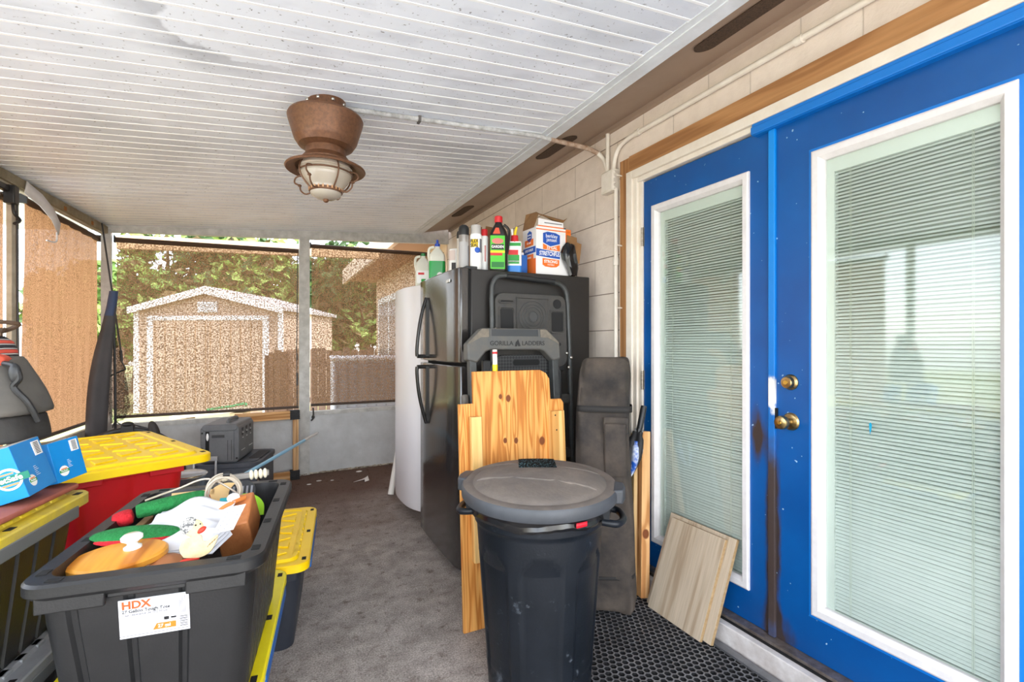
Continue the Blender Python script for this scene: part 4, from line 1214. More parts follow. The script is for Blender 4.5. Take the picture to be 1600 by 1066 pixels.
bm = new_bm(); add_lathe(bm, [(.03, 0), (.032, .006), (.032, .12), (.018, .145), (.014, .16)], 20); obj('bottle', bm, mat('orange_red', (216, 62, 26), 0.4), t)
bm = new_bm(); add_lathe(bm, [(.016, .158), (.016, .18), (.012, .182)], 16); obj('cap', bm, M_BLK, t)
t = thing('paint_can', 'white can with printed label between the green jug and the spray cans', 'can', (1.015, 2.80, ZT))
bm = new_bm(); add_lathe(bm, [(.038, 0), (.038, .165), (.034, .17)], 28); obj('can_body', bm, T_WHITE, t)
bm = new_bm(); arc_patch(bm, .0385, .10, .16, R(-150), .7, 0); arc_patch(bm, .0385, .03, .085, R(-125), .35, 1); obj('label', bm, [mat('pale_pink_print', (222, 206, 200), 0.6), mat('dark_print', (60, 58, 60), 0.6)], t)

def spray(label, x, y, r, h, body_c, cap, caph, parts=None, dome=False):
    t = thing('spray_can', label, 'spray can', (x, y, ZT), 0, GRP_C)
    bm = new_bm()
    hb = h - caph
    add_lathe(bm, [(r * .93, 0), (r, .004), (r, hb - .012), (r * .9, hb - .004), (r * .72, hb)], 28)
    obj('can_body', bm, body_c, t)
    bm = new_bm()
    if dome: add_lathe(bm, [(r * 1.02, hb - .012), (r * 1.04, hb + caph * .45), (r * .9, hb + caph * .8), (r * .5, hb + caph), (0, hb + caph)], 24)
    else: add_lathe(bm, [(r * .86, hb - .006), (r * .86, hb + caph * .9), (r * .8, hb + caph), (0, hb + caph)], 24)
    obj('cap', bm, cap, t)
    if parts: parts(t, r, hb)
    return t
SILV = mat('satin_can', (178, 174, 170), 0.3, 0.7); LIGHTCAN = mat('light_can', (218, 212, 204), 0.35, 0.3)
def pA(t, r, hb):
    bm = new_bm(); arc_patch(bm, r + .0006, .02, hb - .06, FACE + .2, 1.1); obj('label', bm, mat('pale_label', (206, 198, 188), 0.5), t)
def pB(t, r, hb):
    bm = new_bm(); arc_patch(bm, r + .0006, .02, hb - .05, FACE - .1, 1.2, 0); arc_patch(bm, r + .0009, .03, hb - .07, FACE + 1.1, .25, 1); obj('label', bm, [mat('grey_label', (168, 166, 166), 0.45), T_GREY], t)
def pC(t, r, hb):
    bm = new_bm(); arc_patch(bm, r + .0006, .012, hb - .02, FACE, 1.3, 0); arc_patch(bm, r + .0009, .10, .175, FACE + .95, .3, 3)
    arc_patch(bm, r + .0009, .128, .172, FACE - .25, .62, 1); obj('label', bm, [T_WHITE, T_YELLOW, T_BLUE, T_GREY], t)
    bm = new_bm(); add_ball(bm, ((r + .0005) * math.cos(FACE + .25), (r + .0005) * math.sin(FACE + .25), .112), (.004, .016, .016), 0, rot=(0, 0, FACE + .25)); obj('splash_mark', bm, T_BLUE, t)
    can_text(t, 'FLEX', .026, r + .0022, .160, FACE - .25, T_BLACK, .8, bold=.0006); can_text(t, 'SEAL', .026, r + .0022, .137, FACE - .25, T_BLACK, .8, bold=.0006)
def pD(t, r, hb):
    bm = new_bm(); arc_patch(bm, r + .0006, .02, hb - .02, FACE, 1.2, 0); arc_patch(bm, r + .0009, .06, .15, FACE + .2, .2, 1); obj('label', bm, [T_WHITE, mat('faint_red_print', (210, 140, 136), 0.5)], t)
spray('slim white spray can with black cap, leftmost of the cans', .985, 2.625, .023, .245, LIGHTCAN, M_BLK, .035, pA, True)
spray('brushed silver spray can with black domed cap', .965, 2.525, .028, .252, SILV, M_BLK, .045, pB, True)
spray('white spray can lettered in a yellow block with a blue splash', 1.028, 2.505, .033, .252, T_WHITE, mat('grey_cap', (186, 182, 178), 0.4), .045, pC)
spray('slim white spray can with red cap beside the dark garden bottle', 1.092, 2.535, .022, .243, T_WHITE, T_RED, .035, pD)
spray('red topped sprayer half hidden behind the white and green bottle', 1.235, 2.60, .024, .255, mat('dark_red_can', (150, 30, 36), 0.4), T_RED, .05)

t = thing('weed_bottle', 'black garden chemical bottle with bright green label and red cap', 'bottle', (1.147, 2.465, ZT), R(-22))
t.name = 'garden_bottle'
BB = mat('dark_bottle', (30, 24, 24), 0.3)
bm = new_bm(); rings = []
for z, w, d in ((0, .094, .055), (.005, .10, .06), (.20, .10, .06), (.225, .086, .056), (.255, .05, .044), (.272, .034, .034), (.285, .032, .032)):
    rings.append([(p[0], p[1], z) for p in rrect(w, d, min(w, d) * .42)])
add_rings(bm, rings); b = obj('bottle', bm, BB, t, angle=50)
bm = new_bm(); add_lathe(bm, [(.021, .272), (.0225, .275), (.0225, .303), (.019, .307), (0, .307)], 20); obj('cap', bm, T_RED, t)
bm = new_bm(); add_tube(bm, bez([(.03, 0, .262), (.058, 0, .23), (.054, 0, .15), (.047, 0, .10)], 6), .008, 8); obj('handle', bm, BB, t)
bm = new_bm(); y = -.0306
bx(bm, -.046, .034, y, -.029, .012, .195, 0); bx(bm, -.046, .02, y - .0006, y, .085, .10, 1); bx(bm, -.046, .034, y - .0004, y, .10, .112, 2); bx(bm, -.04, .03, y - .0005, y, .02, .05, 3)
lb = obj('label', bm, [mat('lime_label', (76, 190, 40), 0.45), T_RED, T_YELLOW, mat('deep_green_label', (20, 110, 40), 0.5)], t, smooth=False)
bm = new_bm(); add_prism(bm, [(-.02, .205), (.02, .205), (.012, .238), (-.004, .238)], 0, .001, 0, frame((-.012, -.029, 0), (1, 0, 0), (0, 0, 1))); obj('neck_sticker', bm, mat('orange_red_sticker', (232, 78, 40), 0.5), t)
bm = new_bm(); add_ball(bm, (-.006, y, .165), (.032, .0016, .016)); bx(bm, -.04, .028, y - .0008, y, .118, .148, 1); obj('label_badge', bm, [mat('rose_badge', (206, 120, 110), 0.5), T_BLACK], t)
text('lettering', 'GARDEN', .020, frame((-.006, y - .0012, .133), (1, 0, 0), (0, 0, 1)), T_WHITE, t, sx=.85, bold=.0004)

t = thing('white_green_bottle', 'white bottle with green and red label, red collar and yellow tip', 'bottle', (1.252, 2.475, ZT), R(-25))
t.name = 'squeeze_bottle'
bm = new_bm(); rings = []
for z, w, d in ((0, .074, .045), (.004, .078, .05), (.17, .08, .05), (.176, .074, .046)): rings.append([(p[0], p[1], z) for p in rrect(w, d, .016)])
add_rings(bm, rings); obj('bottle', bm, T_WHITE, t)
bm = new_bm(); y = -.0258
bx(bm, -.036, .026, y, -.0245, .05, .10, 0); bx(bm, -.036, .02, y, -.0245, .10, .128, 1); bx(bm, -.03, .034, y, -.0245, .15, .168, 0); bx(bm, -.036, .028, y, -.0245, .06, .068, 2)
obj('label', bm, [T_GREEN, T_RED, T_WHITE], t, smooth=False)
bm = new_bm(); add_rings(bm, [[(p[0], p[1], z) for p in rrect(.0815, .0515, .017)] for z in (.002, .04)]); obj('blue_base', bm, mat('sky_blue_plastic', (40, 130, 214), 0.4), t)
bm = new_bm(); add_lathe(bm, [(.024, .174), (.022, .19), (.02, .212), (.012, .214)], 20); obj('collar', bm, T_RED, t)
bm = new_bm(); add_tube(bm, [(0, 0, .21), (.004, 0, .235), (.012, 0, .262)], [.009, .008, .006], 10); obj('tip', bm, T_YELLOW, t)
bm = new_bm(); add_tube(bm, [(-.012, 0, .205), (-.016, 0, .25)], .006, 8); obj('nozzle', bm, T_WHITE, t)
t = thing('blue_bottle', 'low bright blue container between the squeeze bottle and the bag box', 'container', (1.325, 2.53, ZT))
bm = new_bm(); add_rings(bm, [[(p[0], p[1], z) for p in rrect(.06, .05, .012)] for z in (0, .115)]); obj('container_body', bm, mat('mid_blue_plastic', (36, 104, 190), 0.4), t, bevel=.003)
bm = new_bm(); add_lathe(bm, [(.014, .114), (.014, .13), (0, .131)], 14); obj('cap', bm, T_WHITE, t)
t = thing('open_carton', 'small brown cardboard carton standing behind the spray cans', 'carton', (1.15, 2.74, ZT), R(8))
bm = new_bm(); bx(bm, -.06, .06, -.05, .05, 0, .26); 
CARD = mat('brown_card', (150, 112, 72), 0.85, c2=(134, 98, 62), scale=12)
obj('carton_body', bm, CARD, t, smooth=False)
bm = new_bm(); add_box(bm, (-.04, -.045, .272), (.05, .003, .05), 0, rot=(.3, 0, 0)); add_box(bm, (.035, -.045, .275), (.05, .003, .06), 0, rot=(.2, 0, .1)); obj('flap', bm, CARD, t, smooth=False)

def bag_box():
    t = thing('trash_bag_box', 'open white and orange trash bag box with raised brown flap', 'box', (1.367, 2.43, ZT), R(1))
    w, d, h = .236, .155, .272
    bm = new_bm(); bx(bm, 0, w, 0, d, 0, h); obj('carton', bm, mat('white_carton', (236, 234, 234), 0.6), t, smooth=False)
    bm = new_bm(); bx(bm, -.0008, 0, .004, d - .004, 0, .09, 0)
    for z0, z1 in ((.075, .118), (.168, .206)): bx(bm, -.0012, -.0006, .03, d - .025, z0, z1, 0)
    bx(bm, -.0014, -.0006, .006, d - .004, .124, .160, 1)
    add_prism(bm, [(.055, .205), (.08, .188), (.105, .205), (.105, .245), (.08, .257), (.055, .245)], 0, .0012, 1, frame((0, d, 0), (0, -1, 0), (0, 0, 1)))
    obj('end_print', bm, [T_ORANGE, T_BLUE], t, smooth=False)
    F = lambda x, z: frame((x, -.0016, z), (1, 0, 0), (0, 0, 1))
    Fl = lambda y, z: frame((-.0022, y, z), (0, -1, 0), (0, 0, 1))
    bm = new_bm()
    A = frame((0, 0, 0), (1, 0, 0), (0, 0, 1))
    add_prism(bm, [(.045, .182), (.095, .163), (.160, .182), (.160, .232), (.13, .243), (.075, .246), (.045, .236)], .0004, .0011, 1, A)
    add_prism(bm, [(.045, .176), (.095, .157), (.160, .176), (.160, .140), (.045, .144)], .0004, .0010, 0, A)
    add_prism(bm, [(0, .146), (.06, .140), (.13, .134), (.16, .136), (.16, .094), (.08, .098), (0, .104)], .0004, .0013, 1, A)
    add_prism(bm, [(.042, .092), (.155, .088), (.155, .058), (.135, .045), (.10, .042), (.06, .045), (.042, .055)], .0004, .0010, 0, A)
    bx(bm, .2, w, -.001, 0, .18, h, 0); bx(bm, .0, w, -.001, 0, h - .018, h - .012, 0)
    obj('panel_print', bm, [T_ORANGE, T_BLUE, T_GREY], t, smooth=False)
    text('lettering', 'berkley', .030, F(.103, .222), T_WHITE, t, sx=.9); text('lettering', 'jensen', .030, F(.103, .200), T_WHITE, t, sx=.9)
    text('lettering', '33 GAL', .023, F(.105, .154), T_WHITE, t, bold=.0004)
    text('lettering', 'STRETCHFLEX', .034, F(.095, .119), T_WHITE, t, sx=.70, bold=.0007, shear=.15)
    text('lettering', 'STRONG', .024, F(.098, .074), T_WHITE, t, sx=.95, bold=.0006); text('lettering', 'FLEXIBLE', .012, F(.098, .056), T_WHITE, t, sx=.95)
    text('lettering', 'berkley', .013, Fl(.075, .232), T_WHITE, t); text('lettering', 'jensen', .013, Fl(.075, .216), T_WHITE, t)
    text('lettering', '33 GAL', .016, Fl(.08, .186), T_WHITE, t); text('lettering', 'STRETCHFLEX', .020, Fl(.08, .142), T_WHITE, t, sx=.75, shear=.15); text('lettering', 'STRONG', .016, Fl(.085, .1), T_WHITE, t)
    bm = new_bm()                                  # torn front flap and hinged top
    add_prism(bm, [(.012, h), (w - .05, h), (w - .052, h + .036), (.016, h + .046)], -.001, .001, 0, frame((0, .002, 0), (1, 0, 0), (0, 0, 1)))
    bx(bm, .055, w - .06, -.0005, 0.0008, h + .022, h + .027, 1); bx(bm, .012, w - .05, -.0006, 0.0009, h + .001, h + .007, 2)
    obj('torn_flap', bm, [mat('white_carton', (0, 0, 0)), T_GREY, T_ORANGE], t, smooth=False)
    bm = new_bm()
    v = [bm.verts.new(p) for p in ((-.002, d, h), (-.004, .02, h - .004), (.02, .01, h + .07), (.06, .10, h + .11), (.02, d, h + .10))]
    v2 = [bm.verts.new(p) for p in ((w + .015, .06, h + .085), (w - .02, .11, h + .06), (w * .9, .05, h + .05))]
    bm.faces.new((v[0], v[4], v[3], v[2], v[1])); bm.faces.new((v[2], v[3], v2[1], v2[0], v2[2]))
    bmesh.ops.subdivide_edges(bm, edges=bm.edges[:], cuts=1)
    obj('raised_flap', bm, CARD, t, smooth=False, solid=.002)
    bm = new_bm(); bx(bm, .03, w - .02, .02, d - .02, h, h + .012); obj('bag_roll', bm, mat('bag_dark', (30, 30, 33), 0.4), t)
bag_box()
t = thing('black_bag', 'crumpled black plastic bag in torn brown card spilling off the bag box', 'bag', (1.575, 2.425, ZT))
rnd = random.Random(11); bm = new_bm(); rings = []
for z, w, d, ox in ((.001, .055, .018, .03), (.05, .085, .02, .022), (.09, .105, .024, .008), (.13, .10, .028, .0), (.17, .085, .026, .005), (.185, .06, .018, .01)):
    rings.append([(ox + w * .5 * math.cos(a) * (1 + rnd.uniform(-.1, .1)), d * .5 * math.sin(a) * (1 + rnd.uniform(-.5, .5)) - .012, z + rnd.uniform(-.006, .006)) for a in [2 * PI * k / 18 for k in range(18)]])
add_rings(bm, rings); obj('bag', bm, mat('shiny_black_film', (20, 20, 22), 0.2, spec=0.6), t, angle=25)
bm = new_bm(); add_box(bm, (.03, .0, .205), (.075, .003, .06), 0, rot=(-.15, .1, .1)); add_box(bm, (.072, .004, .14), (.05, .003, .12), 0, rot=(0, .15, .2)); obj('torn_card', bm, CARD, t, smooth=False)

# ------------------------------------------------------------------ things leaning on the refrigerator side
GREY = mat('charcoal_tube', (72, 74, 74), 0.45, 0.2, c2=(60, 62, 62), scale=20)
TRAY = mat('dark_grey_tray', (58, 58, 58), 0.65, c2=(74, 70, 66), scale=18, amt=0.3)
def ladder_rear():
    t = thing('step_ladder', 'folded dark step ladder with round-topped tube frame and tool tray, against the refrigerator', 'step ladder', (1.29, 2.285, 0), (-.045, 0, 0))
    bm = new_bm()
    P = [(-.235, 0, 0), (-.235, 0, 1.50)] + bez([(-.235, 0, 1.50), (-.228, 0, 1.57), (-.195, 0, 1.61), (-.13, 0, 1.62)], 5)[1:] + bez([(.13, 0, 1.60), (.19, 0, 1.59), (.228, 0, 1.55), (.238, 0, 1.48)], 5) + [(.242, 0, 1.2), (.242, 0, 0)]
    add_tube(bm, P, .0135, 12); obj('tube_frame', bm, GREY, t)
    bm = new_bm(); add_tube(bm, [(-.15, 0, 1.617), (.15, 0, 1.603)], .017, 12); obj('grip', bm, M_BLK, t)
    bm = new_bm(); add_prism(bm, rrect(.44, .40, .05, 6, 0, 1.325), -.02, .012, 0, frame((0, 0, 0), (1, 0, 0), (0, 0, 1))); tr = obj('tray', bm, TRAY, t, bevel=.004)
    bm = new_bm(); A = frame((0, -.0125, 0), (1, 0, 0), (0, 0, 1))
    def well(w, h, cx, cy, m=0, r=.012):
        add_rings(bm, [[(p[0], p[1], z) for p in rrect(w2, h2, r, 4, cx, cy)] for (w2, h2, z) in ((w + .012, h + .012, 0), (w + .010, h + .010, .006), (w, h, .006), (w - .006, h - .006, -.001))], True, False, True, 0, A)
    well(.085, .012, -.155, 1.478); well(.085, .12, -.155, 1.385); well(.195, .20, .005, 1.40, r=.006); well(.085, .12, .158, 1.375)
    obj('tray_rim', bm, TRAY, tr, angle=30)
    bm = new_bm()
    add_prism(bm, rrect(.075, .108, .01, 4, -.155, 1.385), 0.001, .0022, 0, A); add_prism(bm, rrect(.075, .108, .01, 4, .158, 1.375), 0.001, .0022, 0, A); add_prism(bm, rrect(.08, .007, .003, 3, -.155, 1.478), .001, .0022, 0, A)
    for (cx, cy, r) in ((.16, 1.475, .027), (.135, 1.255, .009), (.17, 1.25, .009)): add_prism(bm, [(cx + r * math.cos(2 * PI * k / 24), cy + r * math.sin(2 * PI * k / 24)) for k in range(24)], 0, .0015, 0, A)
    obj('tray_well', bm, mat('tray_shadow_black', (20, 20, 21), 0.7), tr)
    bm = new_bm()
    for r in (.03, .05, .066, .085): add_tube(bm, [(.005 + r * math.cos(2 * PI * k / 40), 1.40 + r * math.sin(2 * PI * k / 40), .002) for k in range(40)], .0028, 6, 0, A, closed=True)
    add_lathe(bm, [(.026, 0), (.026, .004), (0, .0045)], 28, (.005, 1.40, 0), 0, A)
    obj('tray_rings', bm, mat('tray_ring_grey', (66, 66, 66), 0.6), tr)
    bm = new_bm(); add_prism(bm, [(.12, 1.12), (.2, 1.10), (.215, 1.24), (-.1, 1.24)], -.01, .006, 0, frame((0, 0, 0), (1, 0, 0), (0, 0, 1))); obj('hinge_bracket', bm, M_BLK, t, bevel=.004)
    bm = new_bm()
    for (x, z) in ((.215, 1.20), (.243, 1.175), (.225, 1.12), (-.222, 1.33)): add_ball(bm, (x, -.014, z), (.010, .008, .010), u=12, v=8)
    obj('rivet', bm, M_CHROME, t)
    bm = new_bm()
    for z in (.32, .62, .92): bx(bm, -.225, .23, -.02, .025, z, z + .05)
    obj('step', bm, TRAY, t, bevel=.006)
    bm = new_bm()
    for x in (-.235, .242): add_lathe(bm, [(.019, 0.0), (.019, .05), (.014, .055)], 14, (x, 0, -.001))
    obj('rubber_foot', bm, M_BLK, t)
ladder_rear()

def ladder_front():
    t = thing('step_ladder', 'folded grey step ladder with angular lettered top handle, behind the plywood', 'step ladder', (1.122, 2.135, 0), (-.075, 0, 0))
    HG = mat('handle_grey', (82, 84, 84), 0.6, c2=(96, 92, 86), scale=16, amt=0.35)
    A = frame((0, 0, 0), (1, 0, 0), (0, 0, 1))
    bm = new_bm()
    out = [(-.262, 1.175), (-.264, 1.255), (-.185, 1.332), (.178, 1.332), (.258, 1.255), (.262, 1.175), (.215, 1.165), (.165, 1.215), (.14, 1.224), (-.14, 1.224), (-.165, 1.215), (-.215, 1.160)]
    add_prism(bm, out, -.03, .03, 0, A)
    h = obj('lettered_handle', bm, HG, t, bevel=.009, seg=3, smooth=True)
    bm = new_bm()
    add_prism(bm, [(-.135, 1.292), (.13, 1.292), (.13, 1.326), (-.135, 1.326)], .030, .0312, 0, A)
    obj('handle_recess', bm, mat('recess_grey', (58, 60, 62), 0.6), h, smooth=False)
    bm = new_bm()
    for x in (-.14, .132): add_prism(bm, [(x - .004, 1.29), (x + .004, 1.29), (x + .004, 1.328), (x - .004, 1.328)], .030, .033, 0, A)
    add_prism(bm, [(-.26, 1.252), (-.19, 1.285), (-.15, 1.287), (-.15, 1.327), (-.185, 1.327), (-.255, 1.262)], .030, .0318, 1, A)
    add_prism(bm, [(.254, 1.252), (.185, 1.285), (.142, 1.287), (.142, 1.327), (.178, 1.327), (.25, 1.262)], .030, .0318, 1, A)
    obj('handle_shoulder', bm, [HG, mat('dusty_shoulder', (128, 118, 104), 0.85, c2=(104, 98, 90), scale=26)], h, smooth=False)
    TD = mat('lettering_dark', (38, 38, 38), 0.7)
    text('lettering', 'GORILLA', .031, frame((-.082, -.0315, 1.255), (1, 0, 0), (0, 0, 1)), TD, h, sx=1.02, bold=.0003)
    text('lettering', 'LADDERS', .031, frame((.098, -.0315, 1.255), (1, 0, 0), (0, 0, 1)), TD, h, sx=1.02, bold=.0003)
    bm = new_bm(); A2 = frame((.007, -.0303, 1.256), (1, 0, 0), (0, 0, 1))
    add_prism(bm, [(-.016, -.016), (-.004, -.016), (0, -.004), (.004, -.016), (.017, -.014), (.010, .004), (.004, .02), (-.003, .012), (-.010, .006)], 0, .0012, 0, A2); obj('emblem', bm, TD, h, smooth=False)
    for s, x in ((-1, -.232), (1, .232)):
        bm = new_bm(); bx(bm, x - .018, x + .018, -.022, .022, 0.0, 1.20); bx(bm, x - .019, x + .019, -.023, .023, .97, .985); obj('leg', bm, GREY, t, bevel=.004)
    bm = new_bm(); bx(bm, -.285, -.252, -.012, .03, .84, 1.01); obj('latch', bm, mat('dusty_latch', (108, 104, 98), 0.8, c2=(86, 82, 78), scale=40), t, bevel=.012)
    bm = new_bm()
    for z in (.28, .56): bx(bm, -.215, .215, -.03, .03, z, z + .04)
    obj('step', bm, TRAY, t, bevel=.005)
ladder_front()

def tread_stool():
    t = thing('folding_stool', 'black folded step stool with dimpled tread and small white label', 'step stool', (1.21, 2.232, 0), (-.03, 0, 0))
    A = frame((0, 0, 0), (1, 0, 0), (0, 0, 1))
    m = mat('dimpled_black', (34, 35, 36), 0.55)
    def tread():
        b = bsdf(m); tc = N(m, 'ShaderNodeTexCoord'); mp = N(m, 'ShaderNodeMapping'); mp.inputs['Rotation'].default_value = (0, R(45), 0); Lk(m, tc.outputs['Object'], mp.inputs['Vector'])
        ch = N(m, 'ShaderNodeTexChecker', i_Scale=85.0); Lk(m, mp.outputs[0], ch.inputs['Vector'])
        ch.inputs['Color1'].default_value = lin((20, 21, 22)); ch.inputs['Color2'].default_value = lin((52, 53, 54)); Lk(m, ch.outputs['Color'], b.inputs['Base Color'])
        bp = N(m, 'ShaderNodeBump', i_Strength=.6, i_Distance=.004); Lk(m, ch.outputs['Fac'], bp.inputs['Height']); Lk(m, bp.outputs[0], b.inputs['Normal'])
    tread()
    bm = new_bm(); add_prism(bm, rrect(.38, .56, .05, 6, .005, .915), -.012, .012, 0, A); p = obj('tread_panel', bm, m, t, bevel=.004)
    bm = new_bm(); add_prism(bm, rrect(.155, .03, .012, 5, .0, 1.155), .012, .0128, 0, A); obj('hand_slot', bm, M_DARK, p)
    bm = new_bm(); add_prism(bm, rrect(.165, .042, .018, 5, .0, 1.155), .0115, .0124, 0, A); obj('slot_rim', bm, M_BLK, p)
    bm = new_bm(); bx(bm, -.035, .045, -.0135, -.012, 1.065, 1.105); l = obj('label', bm, mat('label_grey_white', (206, 208, 210), 0.5), p, smooth=False)
    text('lettering', 'HBTower', .020, frame((.005, -.0142, 1.085), (1, 0, 0), (0, 0, 1)), T_BLACK, p, sx=.9)
    for s in (-1, 1):
        bm = new_bm(); add_tube(bm, [(s * .20, .02, 0), (s * .21, .0, 1.1), (s * .17, .0, 1.18)], .011, 10); obj('leg', bm, M_BLK, t)
    bm = new_bm(); bx(bm, -.245, -.20, -.01, .02, .5, 1.17); obj('folded_support', bm, M_BLK, t, bevel=.006)
tread_stool()

t = thing('marker_pole', 'thin pole with yellow sleeve and white red tip behind the plywood', 'pole', (.957, 2.055, 0), (-.035, 0, 0))
bm = new_bm(); add_tube(bm, [(0, 0, 0), (0, 0, 1.0)], .010, 12); obj('shaft', bm, M_BLK, t)
bm = new_bm(); add_tube(bm, [(0, 0, .95), (0, 0, 1.155)], .0125, 12); obj('yellow_sleeve', bm, mat('bright_yellow_sleeve', (238, 216, 24), 0.4), t)
bm = new_bm(); add_tube(bm, [(0, 0, 1.155), (0, 0, 1.225)], .0115, 12); obj('tip', bm, mat('pale_tip', (226, 216, 208), 0.5), t)
bm = new_bm(); add_tube(bm, [(0, 0, 1.205), (0, 0, 1.215)], .0122, 12); obj('red_ring', bm, T_RED, t)

def plywood():
    t = thing('plywood_panel', 'orange pine plywood panel with notched top corners and two battens, behind the bin', 'plywood', (1.028, 1.985, 0), (-.065, 0, 0))
    A = frame((0, 0, 0), (1, 0, 0), (0, 0, 1))
    PLY = make_wood('pine_ply', (228, 166, 92), (218, 150, 76), (192, 120, 54), 'Z', 26, 0.5, dist=6.0, knots=((-.028, 1.0, .014), (-.068, 1.01, .010), (-.05, .808, .011), (.006, .803, .012), (.145, .79, .017)))
    bm = new_bm()
    out = [(-.272, .002), (.272, .002), (.272, .965), (.258, .985), (.200, .985), (.196, 1.085), (.178, 1.112), (.145, 1.128), (-.202, 1.128), (-.202, .985), (-.272, .985)]
    add_prism(bm, out, -.009, .009, 0, A); obj('board', bm, PLY, t, smooth=False, bevel=.0015)
    PINE = make_wood('pale_pine', (236, 192, 124), (226, 178, 106), (204, 148, 80), 'Z', 24, 0.55)
    for x0, x1, z1 in ((-.228, -.180, .928), (.182, .252, .930)):
        bm = new_bm(); bx(bm, x0, x1, -.047, -.009, .30, z1); obj('batten', bm, PINE, t, smooth=False, bevel=.002)
    bm = new_bm()
    for (x, z) in ((.2, .91), (.205, .84)): add_prism(bm, [(x + .004 * math.cos(k), z + .004 * math.sin(k)) for k in range(6)], .047, .048, 0, A)
    obj('nail', bm, M_DARK, t)
plywood()

def trash_can():
    RZ = R(-40)
    t = thing('trash_can', 'big dark plastic trash can with dusty domed lid in front of the plywood', 'trash can', (.905, 1.585, 0), RZ)
    BODY = mat('navy_black_plastic', (14, 19, 25), 0.4, c2=(22, 27, 34), spec=.35, scale=7, amt=0.3, bump=0.06, bscale=120)
    def scuffs(m):
        b = bsdf(m); src = b.inputs['Base Color'].links[0].from_socket
        tc = N(m, 'ShaderNodeTexCoord'); n = N(m, 'ShaderNodeTexNoise', i_Scale=11.0, i_Detail=9.0); n.inputs['Roughness'].default_value = .75; Lk(m, tc.outputs['Object'], n.inputs['Vector'])
        r = ramp(m, [(.60, K0), (.72, (.55, .55, .55, 1))]); Lk(m, n.outputs['Fac'], r.inputs['Fac'])
        x = N(m, 'ShaderNodeMixRGB'); Lk(m, r.outputs[0], x.inputs['Fac']); Lk(m, src, x.inputs['Color1']); x.inputs['Color2'].default_value = lin((120, 128, 138)); Lk(m, x.outputs[0], b.inputs['Base Color'])
    scuffs(BODY)
    n = 192; rings = []
    def sm(e0, e1, x): 
        x = max(0, min(1, (x - e0) / (e1 - e0))); return x * x * (3 - 2 * x)
    zs = [0, .004, .012] + [.02 + .59 * k / 42 for k in range(43)] + [.615, .62, .65, .685, .697]
    for z in zs:
        r0 = .188 + (.238 - .188) * z / .69
        if z < .012: r0 -= (.012 - z) * .8
        if z > .613: r0 += .007
        ring = []
        for k in range(n):
            a = 2 * PI * k / n
            u = abs((a / (2 * PI) * 7) % 1 - .5) * 2          # 0 centre of panel, 1 between panels
            top = .53 - .05 * max(0, (u - .35)) * 2
            inside = sm(.78, .70, u) * sm(.06, .09, z) * sm(top + .012, top - .006, z)
            edge = inside * (1 - inside) * 4
            r = r0 - .006 * inside + .0035 * edge
            if .10 < z < .13: r += .0015
            ring.append((r * math.cos(a), r * math.sin(a), z))
        rings.append(ring)
    rings += [[(p[0] * .98, p[1] * .98, .692) for p in rings[-1]], [(p[0] * .80, p[1] * .80, .3) for p in rings[-1]]]
    bm = new_bm(); add_rings(bm, rings); obj('body', bm, BODY, t, angle=60)
    for s in (-1, 1):
        bm = new_bm()
        add_tube(bm, bez([(s * .235, -.075, .635), (s * .285, -.07, .63), (s * .305, 0, .625), (s * .285, .07, .63), (s * .235, .075, .635)], 7), .013, 10)
        bx(bm, s * .232, s * .26, -.08, .08, .635, .685); obj('handle', bm, BODY, t)
    # lid
    DUST = mat('dusty_lid', (120, 110, 101), 0.85, c2=(92, 86, 82), scale=6, amt=0.35, bump=0.15, bscale=90)
    LID = mat('grey_lid_rim', (70, 73, 78), 0.5, c2=(60, 63, 68), scale=10)
    prof = [(.262, .688), (.284, .690), (.288, .697), (.288, .724), (.282, .734), (.262, .738), (.252, .735), (.246, .735), (.238, .742), (.222, .752), (.19, .7595), (.15, .7645), (.10, .7685), (.05, .7705), (.001, .771)]
    bm = new_bm(); rings = []
    nn = 96
    fw = Vector((-.233, .973))
    for r, z in prof:
        ring = []
        for k in range(nn):
            a = 2 * PI * k / nn; x, y = r * math.cos(a), r * math.sin(a); v = y
            dz = 0
            if r < .236: dz = -.004 * sm(.070, .085, abs(v - .0)) + .004 * sm(.2, .1, r) * sm(.1, .07, abs(v))
            ring.append((x, y, z + dz))
        rings.append(ring)
    dense = []
    V = add_rings(bm, rings, True, False, True, 0)
    for f in bm.faces:
        c = f.calc_center_median(); f.material_index = 1 if math.hypot(c.x, c.y) > .27 and c.z < .7335 else 0
    lid = obj('lid', bm, [DUST, LID], t, angle=35)
    # raised curved ribs on the lid
    bm = new_bm()
    def lz(x, y):
        r = math.hypot(x, y)
        for (r0, z0), (r1, z1) in zip(prof[8:-1], prof[9:]):
            if r1 <= r <= r0: return z0 + (z1 - z0) * (r0 - r) / (r0 - r1)
        return .742
    for y0 in (-.08, .08):
        pts = []
        for k in range(21):
            x = -.215 + .43 * k / 20; y = y0 * (1.0 - .0 * x)
            pts.append((x, y, lz(x, y) - .004))
        add_tube(bm, pts, .006, 8)
    obj('lid_rib', bm, DUST, lid)
    for s in (-1, 1):
        bm = new_bm(); add_prism(bm, [(s * .27, -.055), (s * .305, -.045), (s * .312, 0), (s * .305, .045), (s * .27, .055)], .688, .738, 0); obj('lid_lug', bm, LID, lid, bevel=.006)
    # glossy sticker with pale speckles
    n0 = Vector((-.028, .100)); 
    def sp(u, v): 
        x, y = n0.x + u * .973 + v * -.233, n0.y + u * .233 + v * .973
        return (x, y, lz(x, y) + .0055)
    bm = new_bm(); g = [[bm.verts.new(sp(-.072 + .144 * i / 8, -.075 + .15 * k / 6)) for k in range(7)] for i in range(9)]
